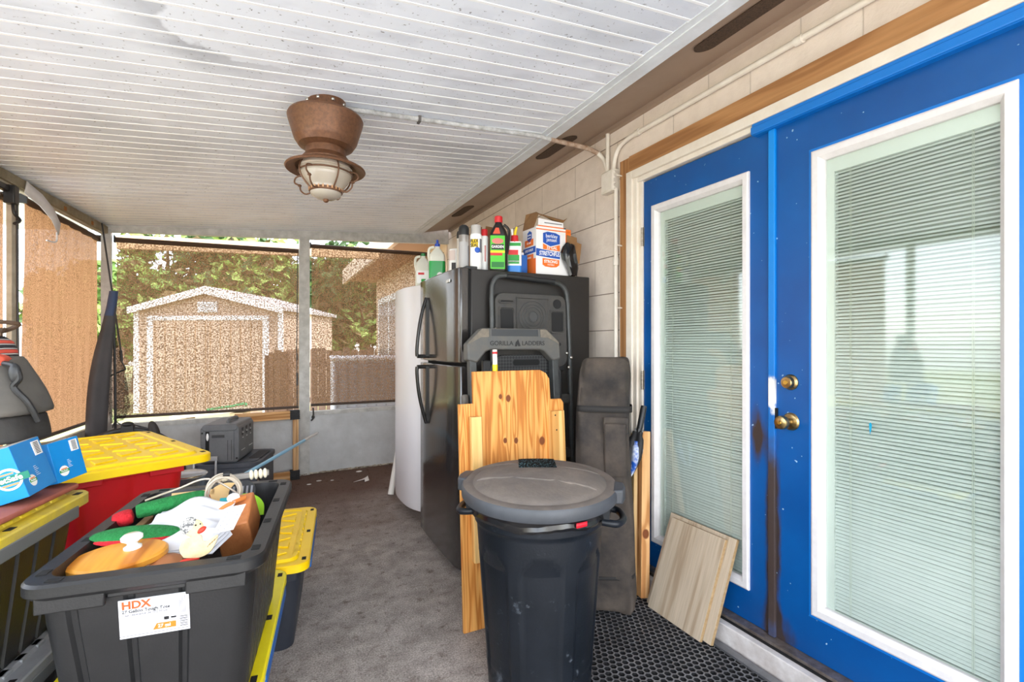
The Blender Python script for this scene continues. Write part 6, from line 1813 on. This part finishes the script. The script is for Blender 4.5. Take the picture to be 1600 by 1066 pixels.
def inner_items():
    # brown leather box with strap
    t = thing('leather_case', 'tan brown leather case at the right side of open tote', 'case', inh(.180, .03, .262), (R(16), R(-10), HR), GI)
    TAN = mat('tan_leather', (202, 128, 74), 0.55, c2=(182, 110, 62), scale=14, bump=.15, bscale=60)
    bm = new_bm(); bx(bm, -.055, .055, -.10, .10, 0, .125); obj('case_body', bm, TAN, t, bevel=.006)
    bm = new_bm(); P = bez([(-.08, -.05, .128), (-.04, .0, .142), (.0, .02, .146), (.03, .06, .130)], 8)
    for a in (-.006, 0, .006): add_tube(bm, [(p.x, p.y + a, p.z) for p in P], .005, 6)
    obj('strap', bm, mat('orange_leather', (214, 128, 62), 0.5), t)
    bm = new_bm(); bx(bm, -.03, .0, -.04, -.02, .126, .132); obj('tag', bm, T_WHITE, t, bevel=.002)
    # white sheet of lined paper, teal button, spoon, knobs
    t = thing('printed_card', 'white lined card tucked beside the leather case, right of the duck', 'card', inh(.180, -.150, .375), (R(24), R(-10), HR - .25), GI)
    bm = new_bm(); bx(bm, -.032, .032, -.06, .06, 0, .002); 
    for k in range(6): bx(bm, -.030, .030, -.05 + k * .02, -.049 + k * .02, .002, .0024, 1)
    for k in range(3): bx(bm, -.02 + k * .02, -.0192 + k * .02, -.058, .058, .002, .0024, 1)
    obj('card_sheet', bm, [T_WHITE, mat('rule_grey', (110, 120, 150), 0.7)], t, smooth=False)
    t = thing('white_hook', 'small white plastic hook poking up right of the napkin', 'hook', inh(.158, -.085, .350), (0, 0, HR), GI)
    bm = new_bm(); add_tube(bm, bez([(0, 0, -.03), (.002, 0, .0), (.008, 0, .02), (-.006, 0, .028)], 6), .007, 10); add_ball(bm, (-.006, 0, .028), (.010, .010, .008)); obj('hook', bm, T_WHITE, t)
    t = thing('round_badge', 'white disc with teal strip lying below the coiled cable', 'disc', inh(.150, .035, .378), (R(35), 0, HR), GI)
    bm = new_bm(); add_lathe(bm, [(.021, 0), (.022, .003), (.021, .006)], 28); obj('disc', bm, T_WHITE, t)
    bm = new_bm(); add_box(bm, (-.03, -.005, .002), (.03, .02, .005), 0); obj('strip', bm, mat('teal_strip', (20, 128, 136), 0.5), t, bevel=.002)
    # cable coil
    t = thing('cable_coil', 'coil of silvery beige cable standing over the far contents of the tote', 'cable', inh(.088, .125, .312), (0, R(8), HR + .15), GI)
    CAB = mat('beige_cable', (196, 184, 166), 0.35, .3)
    bm = new_bm(); rnd = random.Random(2); pts = []
    for k in range(150):
        a = k * 2 * PI / 30; r = .062 + .006 * math.sin(k * .21)
        pts.append((r * .92 * math.cos(a) + .006 * math.sin(k * .13), -.03 + .0005 * k + .012 * math.sin(a * .5), .075 + r * 1.05 * math.sin(a)))
    add_tube(bm, pts, .0042, 8); obj('loops', bm, CAB, t)
    bm = new_bm(); add_tube(bm, bez([pts[-1], (-.06, .06, .12), (-.16, .04, .085), (-.25, -.01, .055)], 8), .0038, 8); obj('tail', bm, CAB, t)
    bm = new_bm(); add_tube(bm, [(-.012, .01, .150), (.012, .01, .152)], .012, 10); obj('twist_tie', bm, T_BLACK, t)
    # tan paddle, grey pumice, red sieve, green leaf, magenta cup
    t = thing('wooden_paddle', 'pale round wooden paddle behind the coiled cable', 'paddle', inh(.085, .235, .345), (R(58), 0, HR + .1), GI)
    bm = new_bm(); add_lathe(bm, [(.06, 0), (.062, .004), (.06, .009)], 36, sy=.7); add_box(bm, (-.12, .01, .0045), (.15, .022, .009), 0); obj('paddle', bm, mat('pale_beech', (228, 190, 128), 0.5), t)
    t = thing('corn_holder', 'grey handle with ivory knuckled grips across the far end of the open tote', 'tool', inh(.125, .285, .385), (0, R(-3), HR + .12), GI)
    bm = new_bm(); bx(bm, -.09, .11, -.012, .012, -.012, .012); obj('bar', bm, mat('steel_grey', (140, 136, 130), 0.4, .3), t, bevel=.004)
    bm = new_bm()
    for x in (-.085, -.062): add_ball(bm, (x, -.004, .006), (.017, .016, .018), 0, u=14, v=10)
    obj('ivory_grip', bm, mat('ivory_plastic', (232, 222, 196), 0.35), t)
    bm = new_bm()
    for k in range(4): add_ball(bm, (.04 + k * .018, -.010, .002), (.009, .012, .022), 0, u=14, v=10)
    obj('ivory_grip', bm, MATS['ivory_plastic'], t)
    t = thing('slotted_spoon', 'black slotted round strainer at the far right of the open tote', 'strainer', inh(.142, .225, .345), (R(52), 0, HR), GI)
    bm = new_bm(); add_lathe(bm, [(.05, 0), (.052, .003), (.05, .007), (.03, .004), (0, .003)], 32); obj('bowl', bm, M_BLK, t)
    bm = new_bm()
    for k in range(5): bx(bm, -.034 + k * .017 - .004, -.034 + k * .017 + .004, -.026, .026, .0066, .0078)
    obj('slots', bm, T_GREY, t, bevel=.002)
    t = thing('toy_leaf', 'lime green plastic leaf at the right rim of the open tote', 'leaf', inh(.192, .165, .315), (R(35), R(-45), HR + .3), GI)
    bm = new_bm(); P = bez([(0, -.07, 0), (.03, -.03, 0), (.032, .03, 0), (0, .085, 0), (-.028, .03, 0), (-.026, -.03, 0), (0, -.07, 0)], 5)[:-1]; add_prism(bm, [(p.x, p.y) for p in P], 0, .004, 0); obj('leaf', bm, mat('lime_plastic', (150, 206, 30), 0.45), t, bevel=.0015)
    t = thing('scrub_stone', 'dark grey rounded stone right of the cable coil', 'stone', inh(.172, .105, .345), (0, 0, HR), GI)
    bm = new_bm(); add_ball(bm, (0, 0, 0), (.032, .03, .028), 0); obj('stone', bm, mat('stone_grey', (112, 112, 114), 0.85, c2=(88, 88, 92), scale=50, bump=.4), t)
    t = thing('red_bowl', 'red plastic bowl holding bits, under the strainer', 'bowl', inh(.135, .20, .285), (R(20), 0, HR), GI)
    bm = new_bm(); add_lathe(bm, [(.03, 0), (.055, .025), (.062, .05), (.058, .05), (.05, .028), (0, .012)], 32, cap1=False); obj('bowl', bm, mat('bowl_red', (206, 22, 34), 0.4), t)
    bm = new_bm(); add_ball(bm, (0.01, -.03, .045), (.012, .012, .012)); obj('yellow_bead', bm, T_YELLOW, t)
    t = thing('magenta_cup', 'magenta cup just left of the cable coil', 'cup', inh(.070, .125, .270), (R(30), R(14), HR), GI)
    bm = new_bm(); add_lathe(bm, [(.03, 0), (.038, .01), (.042, .09), (.038, .09), (.034, .012), (0, .01)], 28, cap1=False); obj('cup', bm, mat('magenta_plastic', (176, 20, 84), 0.4), t)
    t = thing('wooden_board', 'narrow tan wooden board along the left wall inside the open tote', 'board', inh(-.165, .06, .18), (0, R(10), HR), GI)
    bm = new_bm(); bx(bm, -.012, .012, -.09, .10, 0, .185); obj('board', bm, mat('tan_board_wood', (176, 138, 92), 0.6, c2=(156, 118, 76), scale=10, stretch=(8, 1, 8)), t, bevel=.003)
    t = thing('wooden_spoon', 'pale round wooden spoon tip behind the green mitt', 'spoon', inh(-.02, .215, .335), (R(30), 0, HR), GI)
    bm = new_bm(); add_ball(bm, (0, 0, 0), (.045, .03, .014)); add_tube(bm, [(.03, .01, 0), (.12, .09, -.02)], .008, 8); obj('spoon', bm, MATS['pale_beech'], t)
    t = thing('patterned_cloth', 'red green and white patterned cloth bunched between mitt and wooden lid', 'cloth', inh(-.02, -.02, .300), (0, 0, HR), GI)
    bm = new_bm(); rnd = random.Random(5); nx, ny = 14, 10
    g = [[bm.verts.new((-.10 + .26 * i / nx, -.09 + .20 * k / ny, .035 * math.sin(i * 1.1 + k * .4) * .5 + .03 * math.sin(k * .9 + i * .2) * .5 + .02)) for k in range(ny + 1)] for i in range(nx + 1)]
    for i in range(nx):
        for k in range(ny): bm.faces.new((g[i][k], g[i + 1][k], g[i + 1][k + 1], g[i][k + 1]))
    mc = mat('festive_print', (200, 196, 190), 0.9)
    n = N(mc, 'ShaderNodeTexVoronoi', i_Scale=34.0); tc = N(mc, 'ShaderNodeTexCoord'); Lk(mc, tc.outputs['Object'], n.inputs['Vector'])
    sp = N(mc, 'ShaderNodeSeparateColor'); Lk(mc, n.outputs['Color'], sp.inputs[0]); rp = ramp(mc, [(0, lin((186, 30, 40))), (.33, lin((40, 100, 60))), (.5, lin((214, 208, 200))), (.8, lin((90, 84, 80)))]); rp.color_ramp.interpolation = 'CONSTANT'
    Lk(mc, sp.outputs[0], rp.inputs['Fac']); Lk(mc, rp.outputs[0], bsdf(mc).inputs['Base Color'])
    obj('cloth', bm, mc, t, solid=.003)
    t = thing('terracotta_lid', 'brown clay lid edge between the white dish and the napkin', 'lid', inh(.03, -.235, .30), (R(10), 0, HR), GI)
    bm = new_bm(); add_lathe(bm, [(.05, 0), (.055, .006), (.05, .016), (.02, .03), (0, .032)], 32); obj('lid', bm, mat('clay_brown', (172, 112, 70), 0.6), t)
    t = thing('glass_plate', 'clear greyish glass plate below the duck at the near rim', 'plate', inh(.085, -.275, .285), (0, 0, HR), GI)
    bm = new_bm(); add_prism(bm, rrect(.16, .07, .02), 0, .012, 0); obj('plate', bm, mat('greyed_glass', (168, 176, 180), 0.15), t, bevel=.002)
    t = thing('dark_bundle', 'dark cloth filling the bottom of the open tote', 'cloth', inh(0, 0, .02), (0, 0, HR), GI)
    bm = new_bm(); rnd = random.Random(9); nx, ny = 12, 18
    g = [[bm.verts.new((-.175 + .35 * i / nx, -.29 + .58 * k / ny, .20 + .02 * math.sin(i * 1.3) * math.cos(k * .8) + rnd.uniform(-.008, .008))) for k in range(ny + 1)] for i in range(nx + 1)]
    for i in range(nx):
        for k in range(ny): bm.faces.new((g[i][k], g[i + 1][k], g[i + 1][k + 1], g[i][k + 1]))
    obj('cloth', bm, mat('dark_cloth', (40, 36, 36), 0.95, c2=(66, 54, 50), scale=12), t)
inner_items()
for o in list(C.objects):
    if o.get('group') == GI: o.scale = (.78, .78, .78)

# ------------------------------------------------------------------ left edge pile
t = thing('clay_board', 'flat reddish clay slab on the dusty yellow lid, under the blue boxes', 'slab', (-.70, 1.80, .800), (R(-1), R(1), R(-9)))
bm = new_bm(); add_prism(bm, rrect(.26, .50, .03, 5), 0, .014); obj('slab', bm, mat('clay_red', (176, 98, 78), 0.75, c2=(150, 82, 66), scale=8), t, bevel=.005)

CYAN = mat('bright_blue_card', (22, 142, 216), 0.4, c2=(14, 128, 204), scale=3, spec=.4)
DEEP = mat('deep_blue_card', (14, 100, 176), 0.4)
def pet_box(label, loc, rot, L, D, H, nm, logo):
    """Box whose long face looks at -y and whose end looks at +x; origin at the near right lower corner."""
    t = thing('product_box', label, 'box', loc, rot, 'blue product boxes on the clay slab')
    bm = new_bm(); bx(bm, -L, 0, 0, D, 0, H); obj('carton', bm, CYAN, t, bevel=.0015)
    bm = new_bm(); bx(bm, -L + .002, -.002, .002, D - .002, H, H + .0008); obj('card_top', bm, mat('grey_card_top', (168, 162, 156), 0.7), t, smooth=False)
    E = frame((0.0008, D / 2, H / 2), (0, 1, 0), (0, 0, 1)); F = frame((-L / 2, -.0008, H / 2), (1, 0, 0), (0, 0, 1))
    bm = new_bm(); bx(bm, D * .16, D * .42, H * .16, H * .44, -.0004, .0008, 0, E)
    for k in range(8): bx(bm, D * .22, D * .37, H * (.19 + k * .03), H * (.205 + k * .03), .0008, .0012, 1, E)
    o = obj('barcode', bm, [T_WHITE, T_BLACK], t, smooth=False)
    bm = new_bm()
    for k in range(6): bx(bm, -D * .05, D * .02 + (k % 3) * D * .03, -H * (.02 + k * .035), -H * (.012 + k * .035), 0, .0008, 0, E)
    A2 = E @ Matrix.Translation((-D * .22, -H * .25, 0)); n = 20
    add_prism(bm, [(.016 * math.cos(6.2832 * k / n), .016 * math.sin(6.2832 * k / n)) for k in range(n)], 0, .0008, 0, A2)
    bx(bm, -.016, .016, -.004, .004, .0008, .0013, 1, A2); bx(bm, -.010, .010, .005, .008, .0008, .0013, 2, A2)
    obj('end_print', bm, [T_WHITE, T_GREEN, T_ORANGE], t, smooth=False)
    text('lettering', 'PetSafe', .008, E @ Matrix.Translation((-D * .22, -H * .25, .0015)), T_WHITE, t)
    if logo:
        bm = new_bm(); A3 = F @ Matrix.Translation((L * .30, -.012, 0)); n = 40
        add_prism(bm, [(.030 * math.cos(6.2832 * k / n), .030 * math.sin(6.2832 * k / n)) for k in range(n)], -.0004, .0008, 0, A3)
        add_prism(bm, [(.024 * math.cos(6.2832 * k / n), .024 * math.sin(6.2832 * k / n)) for k in range(n)], .0004, .0012, 1, A3)
        bx(bm, -.042, .046, -.010, .010, .0012, .0018, 2, A3); bx(bm, -.018, .018, -.018, -.013, .0012, .0016, 3, A3); bx(bm, -.015, .015, .013, .017, .0012, .0016, 3, A3)
        obj('logo', bm, [T_WHITE, CYAN, mat('logo_green', (16, 120, 98), 0.5), mat('logo_tan', (214, 150, 90), 0.5)], t, smooth=False)
        text('lettering', 'PetSafe', .021, A3 @ Matrix.Translation((0, 0, .0022)), T_WHITE, t, bold=.0005)
    return t
pet_box('bright blue printed box with round green logo, left of the two blue boxes', (-.578, 1.775, .836), (R(2), R(-17), R(-7)), .13, .14, .145, 'big', True)
pet_box('blue box behind the logo box, its end with barcode towards the yellow lids', (-.568, 1.945, .826), (R(4), R(-12), R(-26)), .16, .105, .125, 'small', False)

def backpack():
    t = thing('duffel_bag', 'dusty grey bag with dark bottom, striped red cloth and brown cords on top', 'bag', (-.735, 1.99, .955), (0, R(-3), R(-20)))
    CV = mat('dusty_grey_canvas', (74, 72, 70), 0.9, c2=(98, 94, 88), scale=4, amt=.35, bump=.35, bscale=16)
    def shell(z0, z1, w0, w1, d0, d1, mt, name, n=9, sub=1):
        bm = new_bm(); rings = []
        for k in range(n + 1):
            f = k / n; z = z0 + (z1 - z0) * f
            s = math.sin(min(1, (f + .12)) * PI * .5) if z0 < .02 else 1
            w = (w0 + (w1 - w0) * f ** 1.5) * (.9 + .1 * s); d = (d0 + (d1 - d0) * f ** 1.5) * (.9 + .1 * s)
            rings.append([(p[0] * (1 + .02 * math.sin(j * .9 + z * 40)) - .03 * f, p[1] * (1 + .03 * math.sin(j * .6 + z * 25)), z) for j, p in enumerate(rrect(w, d, min(w, d) * .38, 5))])
        add_rings(bm, rings); return obj(name, bm, mt, t, angle=80, sub=sub)
    shell(0, .085, .285, .300, .20, .21, mat('black_bag_base', (38, 36, 36), 0.8, c2=(52, 50, 48), scale=7, bump=.3, bscale=30), 'base')
    shell(.075, .265, .298, .20, .208, .15, CV, 'main_body')
    bm = new_bm(); rings = []
    for z, s in ((.25, 1.0), (.275, .98), (.30, .9), (.318, .7)): rings.append([(p[0] * s - .03, p[1] * s, z) for p in rrect(.185, .135, .05, 5)])
    add_rings(bm, rings)
    mcl = mat('striped_cloth', (170, 60, 50), 0.9)
    wv = N(mcl, 'ShaderNodeTexWave', i_Scale=11.0, i_Distortion=1.2); wv.bands_direction = 'Z'; tc = N(mcl, 'ShaderNodeTexCoord'); Lk(mcl, tc.outputs['Object'], wv.inputs['Vector'])
    rp = ramp(mcl, [(0, lin((38, 38, 42))), (.3, lin((196, 190, 184))), (.55, lin((60, 60, 64))), (.75, lin((196, 76, 58)))]); rp.color_ramp.interpolation = 'CONSTANT'; Lk(mcl, wv.outputs['Color'], rp.inputs['Fac']); Lk(mcl, rp.outputs[0], bsdf(mcl).inputs['Base Color'])
    obj('striped_collar', bm, mcl, t, angle=80)
    bm = new_bm(); add_box(bm, (.045, -.035, .245), (.07, .06, .05), 0, rot=(0, .5, .3)); obj('red_patch', bm, mat('coral_red', (206, 84, 62), 0.8), t, bevel=.012)
    bm = new_bm(); rnd = random.Random(6)
    for k in range(6):
        P = [(-.03 + rnd.uniform(-.06, .06), rnd.uniform(-.05, .05), .30)]
        for q in range(4): P.append((-.03 + rnd.uniform(-.08, .09), rnd.uniform(-.06, .06), .315 + rnd.uniform(0, .055)))
        add_tube(bm, bez(P, 7), .0065, 8)
    obj('cord', bm, mat('brown_cord', (88, 68, 52), 0.8), t)
    bm = new_bm(); add_tube(bm, bez([(.09, -.05, .235), (.125, -.06, .225), (.135, -.06, .19), (.12, -.06, .165), (.145, -.05, .12), (.155, -.03, .06)], 7), .008, 8); add_ball(bm, (.125, -.06, .205), (.016, .012, .03)); obj('strap', bm, M_BLK, t)
    bm = new_bm(); add_tube(bm, bez([(.04, -.085, .20), (.085, -.1, .13), (.09, -.105, .05)], 6), .006, 6); obj('seam', bm, mat('seam_tan', (120, 112, 92), 0.8), t)
backpack()

# ---- tool boxes, pot, pole, frame at the far end
def toolbox():
    rz = R(-14)
    t = thing('tool_chest', 'low dark wheeled tool chest carrying the smaller tool box', 'tool chest', (-.215, 4.475, 0), rz)
    CH = mat('slate_plastic', (72, 77, 86), 0.5, c2=(86, 90, 98), scale=8)
    bm = new_bm(); add_prism(bm, rrect(.43, .50, .04, 5), .03, .32); obj('body', bm, CH, t, bevel=.006)
    bm = new_bm(); add_prism(bm, rrect(.45, .52, .05, 5), .32, .355); add_prism(bm, rrect(.40, .46, .05, 5), .355, .362); lid = obj('lid', bm, CH, t, bevel=.006)
    bm = new_bm(); add_prism(bm, rrect(.09, .30, .02, 4, .16, .02), .362, .3635); obj('lid_recess', bm, mat('recess_black', (24, 25, 27), 0.6), lid)
    bm = new_bm(); bx(bm, .205, .232, -.24, -.17, .22, .31); obj('latch', bm, M_BLK, t, bevel=.004)
    bm = new_bm(); bx(bm, .212, .222, -.255, -.235, .05, .30); obj('chrome_rail', bm, M_CHROME, t)
    bm = new_bm()
    for x in (-.19, .19):
        for y in (-.2, .2): add_tube(bm, [(x - .015, y, .036), (x + .015, y, .036)], .036, 16)
    obj('wheel', bm, M_BLK, t)
    bm = new_bm()
    for x in (-.20, -.055): add_tube(bm, [(x, -.30, .05), (x, -.30, .400)], .008, 10)
    bx(bm, -.212, -.043, -.31, -.29, .392, .424); bx(bm, -.21, -.045, -.30, -.255, .055, .08)
    obj('pull_handle', bm, mat('silver_handle', (196, 198, 200), 0.35, .6), t, bevel=.003)
    t = thing('tool_box', 'grey plastic tool box with ribbed end and cracked side door, on the low tool chest', 'tool box', (-.275, 4.43, .3625), rz)
    TB = mat('graphite_plastic', (98, 100, 102), 0.5, c2=(108, 110, 112), scale=12)
    A = Matrix(((1, 0, 0, 0), (0, 0, -1, 0), (0, 1, 0, 0), (0, 0, 0, 1)))
    bm = new_bm(); add_prism(bm, rrect(.262, .275, .03, 5, 0, .1375), -.185, .185, 0, A); b = obj('case_body', bm, TB, t, bevel=.006)
    bm = new_bm(); add_prism(bm, rrect(.24, .05, .024, 5, 0, .262), -.19, .19, 0, A); obj('lid', bm, TB, t, bevel=.006)
    bm = new_bm(); bx(bm, -.068, .098, -.1935, -.185, .012, .235); bx(bm, -.055, .04, -.1955, -.193, .185, .215); d = obj('access_door', bm, TB, t, bevel=.003)
    bm = new_bm(); bx(bm, -.05, .035, -.1965, -.1952, .19, .21); obj('door_recess', bm, mat('recess_grey_dark', (56, 58, 60), 0.6), d, smooth=False)
    bm = new_bm(); bx(bm, .056, .058, -.195, -.193, .02, .17); bx(bm, .082, .084, -.195, -.193, .02, .17); obj('door_groove', bm, M_DARK, d, smooth=False)
    bm = new_bm(); bx(bm, -.096, -.070, -.1865, -.184, .05, .235); obj('open_gap', bm, M_DARK, t, smooth=False)
    bm = new_bm(); add_ball(bm, (-.082, -.187, .195), (.009, .004, .028)); obj('white_wrap', bm, T_WHITE, t)
    bm = new_bm()
    for (x, z) in ((-.118, .225), (-.118, .11), (.116, .03), (-.11, .02)): add_ball(bm, (x, -.186, z), (.007, .003, .007), u=10, v=6)
    obj('rivet', bm, M_DARK, t)
    bm = new_bm()
    for k in range(3):
        y = -.10 + k * .095
        for z in (.235, .20): bx(bm, .128, .134, y - .018, y + .018, z - .012, z + .012)
    obj('latch', bm, mat('latch_black', (30, 30, 32), 0.5), t, bevel=.003)
    bm = new_bm()
    for k in range(3):
        y = -.10 + k * .095; bx(bm, .1335, .1355, y - .011, y + .011, .206, .214); bx(bm, .1335, .1355, y - .011, y + .011, .168, .174)
    bx(bm, .130, .1325, -.13, -.04, .075, .080); bx(bm, .130, .1325, .06, .15, .075, .080)
    obj('light_slot', bm, mat('pale_slot', (214, 216, 216), 0.4), t, smooth=False)
    bm = new_bm(); add_tube(bm, bez([(.03, -.10, .285), (.03, -.08, .305), (.03, .08, .305), (.03, .10, .285)], 6), .013, 10); obj('carry_handle', bm, TB, t)
toolbox()
t = thing('plastic_crate', 'low black crate hidden behind the red tote, carrying the glass lidded pot', 'crate', (-.345, 3.15, 0))
bm = new_bm(); bx(bm, -.085, .085, -.20, .20, 0, .392); obj('crate_body', bm, TOTE_BLK, t, bevel=.01)
t = thing('cooking_pot', 'clear walled round pot with domed glass lid beside the red tote', 'pot', (-.372, 3.065, .393))
bm = new_bm(); add_lathe(bm, [(.068, 0), (.076, .006), (.079, .16), (.080, .168)], 36); obj('pot_body', bm, mat('smoky_grey', (66, 68, 74), 0.2, c2=(110, 124, 140), scale=7, amt=.4, spec=.6), t)
bm = new_bm(); add_lathe(bm, [(.083, .165), (.084, .176), (.078, .181), (.06, .186), (.0, .188)], 36); obj('lid', bm, mat('grey_glass_lid', (176, 180, 184), 0.12, spec=.6), t)
bm = new_bm(); add_tube(bm, [(.084 * math.cos(6.2832 * k / 36), .084 * math.sin(6.2832 * k / 36), .172) for k in range(36)], .004, 6, closed=True); obj('rim', bm, M_CHROME, t)
t = thing('water_bottle', 'flattened clear plastic wrapping right of the glass lidded pot', 'wrapping', (-.22, 3.08, .365), R(20))
t.name = 'clear_wrapping'
rnd = random.Random(12); bm = new_bm(); rings = []
for k in range(9):
    x = -.07 + k * .0175; r = .045 * math.sin(.35 + k / 8 * 2.4)
    rings.append([(x, r * math.cos(a) * (1 + rnd.uniform(-.15, .15)), .075 + r * .8 * math.sin(a) * (1 + rnd.uniform(-.15, .15)) + .006 * k) for a in [6.2832 * j / 14 for j in range(14)]])
add_rings(bm, rings); obj('wrapping', bm, mat('crinkled_clear', (126, 142, 152), 0.12, c2=(60, 70, 80), scale=16, spec=.7), t, angle=15)

t = thing('extension_pole', 'light blue pole with pale tip slanting up towards the back wall', 'pole', (-.29, 3.23, .404))
a, b = Vector((0, 0, 0)), Vector((.725, 1.815, -.004)); m_ = a.lerp(b, .80)
bm = new_bm(); add_tube(bm, [a, m_], .0125, 14); obj('shaft', bm, mat('pale_blue_sleeve', (150, 208, 240), 0.4), t)
bm = new_bm(); add_tube(bm, [m_, a.lerp(b, .985)], .0115, 14); obj('bare_end', bm, mat('bare_metal_pole', (226, 224, 222), 0.4, .0), t)
bm = new_bm(); add_tube(bm, [a.lerp(b, .98), b], [.008, .005], 10); obj('tip', bm, mat('tip_dull', (150, 148, 146), 0.5), t)

t = thing('wood_rack', 'pine frame with black ribbed corner sleeves standing against the back wall', 'rack', (.10, 4.945, 0), rz_back)
PN = make_wood('frame_pine', (220, 174, 122), (206, 158, 104), (178, 124, 72), 'X', 20, 0.6)
PNV = make_wood('frame_pine_upright', (222, 180, 132), (208, 164, 114), (180, 132, 84), 'Z', 20, 0.6)
bm = new_bm(); bx(bm, -.36, .14, -.02, .025, .56, .635); obj('crossbar', bm, PN, t, smooth=False, bevel=.003)
bm = new_bm(); bx(bm, -.36, .14, -.02, .025, .0, .075); obj('crossbar', bm, PN, t, smooth=False, bevel=.003)
bm = new_bm(); bx(bm, .108, .136, -.018, .004, .05, .57); bx(bm, .139, .158, -.012, .01, .05, .57); obj('upright', bm, PNV, t, smooth=False, bevel=.002)
bm = new_bm(); bx(bm, -.35, -.30, -.018, .01, .05, .57); obj('upright', bm, PNV, t, smooth=False, bevel=.002)
for z in (.555, -.0):
    bm = new_bm(); bx(bm, .085, .165, -.024, .03, z, z + .085)
    for k in range(6):
        x = .09 + k * .0145
        for q in range(5): add_box(bm, (x, -.027, z + .01 + q * .0165), (.0105, .010, .008), 0, rot=(.2, 0, 0))
    obj('rubber_sleeve', bm, mat('ribbed_black_rubber', (40, 41, 43), 0.6), t, smooth=False, bevel=.002)

t = thing('folded_canopy', 'rolled dark grey canopy cloth with blue top leaning in the far left corner', 'canopy', (-1.115, 4.50, 0))
bm = new_bm(); rings = []
prof = [(0, .060, .0, .0), (.3, .062, .0, .005), (.6, .062, .0, .01), (.85, .064, .008, .02), (1.05, .060, .022, .035), (1.2, .052, .038, .05), (1.35, .040, .058, .065), (1.5, .030, .076, .08), (1.62, .026, .088, .09)]
for z, r, ox, oy in prof:
    rings.append([(ox + r * math.cos(a) * (1 + .10 * math.sin(a * 3 + z * 2)), oy + r * .85 * math.sin(a) * (1 + .1 * math.cos(a * 4 + z)), z) for a in [6.2832 * k / 30 for k in range(30)]])
add_rings(bm, rings); obj('rolled_cloth', bm, mat('charcoal_nylon', (58, 57, 60), 0.7, c2=(72, 70, 72), scale=3), t, angle=70, sub=1)
bm = new_bm(); add_rings(bm, [[(ox + r * math.cos(a), oy + r * .9 * math.sin(a), z) for a in [6.2832 * k / 24 for k in range(24)]] for z, r, ox, oy in ((1.46, .034, .070, .076), (1.52, .031, .078, .082), (1.645, .027, .090, .092))]); obj('blue_end', bm, mat('slate_blue_nylon', (52, 70, 104), 0.6), t)
bm = new_bm(); add_tube(bm, [(.10, .10, .3), (.095, .10, 1.0), (.088, .095, 1.58)], .009, 8); obj('seam', bm, M_BLK, t)

t = thing('wire_net', 'thin black wire frame with dark mesh hanging beside the rolled canopy', 'net', (-1.05, 4.74, .98))
bm = new_bm(); P = [(-.075, -.024, 1.19), (.03, .022, .22)]; add_tube(bm, P, .006, 8); add_tube(bm, [(.03, .022, .22), (.034, .024, .14)], .010, 8); add_tube(bm, [(.034, .024, .14), (.058, .034, .075)], .005, 8); add_tube(bm, [(.058, .034, .075), (-.06, -.018, .01)], .006, 8); obj('wire', bm, M_BLK, t)
M_NET = make_shade('dark_mesh', (40, 36, 34), (58, 52, 48), .35, .9, 140, .3)
bm = new_bm()
v = [bm.verts.new(p) for p in ((-.03, .0, .48), (.045, .028, .12), (.07, .04, -.06), (.085, .045, -.22), (.05, .03, -.32), (-.03, .0, -.34), (-.055, -.012, -.05), (-.05, -.01, .2))]
bm.faces.new(v); obj('mesh', bm, M_NET, t)

t = thing('bicycle', 'dark bicycle parts, wheel top with caliper and saddle, just showing behind the red tote', 'bicycle', (-.86, 4.20, 0))
bm = new_bm(); add_tube(bm, [(.315 * math.cos(6.2832 * k / 60), 0, .345 + .315 * math.sin(6.2832 * k / 60)) for k in range(60)], .020, 10, closed=True); w_ = obj('tyre', bm, M_BLK, t)
bm = new_bm(); add_tube(bm, [(.288 * math.cos(6.2832 * k / 60), 0, .345 + .288 * math.sin(6.2832 * k / 60)) for k in range(60)], .009, 8, closed=True); obj('rim', bm, mat('worn_steel', (0, 0, 0)), w_)
bm = new_bm()
for k in range(18):
    a_ = 6.2832 * k / 18; add_tube(bm, [(.02 * math.cos(a_), 0, .345 + .02 * math.sin(a_)), (.284 * math.cos(a_), 0, .345 + .284 * math.sin(a_))], .0015, 4)
obj('spokes', bm, MATS['worn_steel'], w_)
bm = new_bm(); bx(bm, -.035, .035, -.025, .025, .645, .695); add_ball(bm, (0, -.01, .70), (.035, .025, .018)); add_tube(bm, bez([(-.03, 0, .69), (-.07, 0, .72), (-.085, 0, .68)], 6), .004, 6); obj('caliper', bm, M_BLK, t, bevel=.005)
bm = new_bm(); add_tube(bm, [(0, .03, .345), (0, .04, .70), (.16, .06, .62)], .014, 8); obj('fork', bm, M_BLK, t)
bm = new_bm(); rings = []
for z, r in ((.40, .030), (.58, .036), (.64, .034), (.685, .028), (.705, .016), (.712, .004)): rings.append([(.125 + (.05 if z < .5 else .05 * (1 - (z - .5) / .25)) * 1 + r * math.cos(a_), .0 + r * .8 * math.sin(a_), z) for a_ in [6.2832 * k / 20 for k in range(20)]])
add_rings(bm, rings); obj('saddle', bm, mat('dark_vinyl', (46, 42, 40), 0.6), t, sub=1)
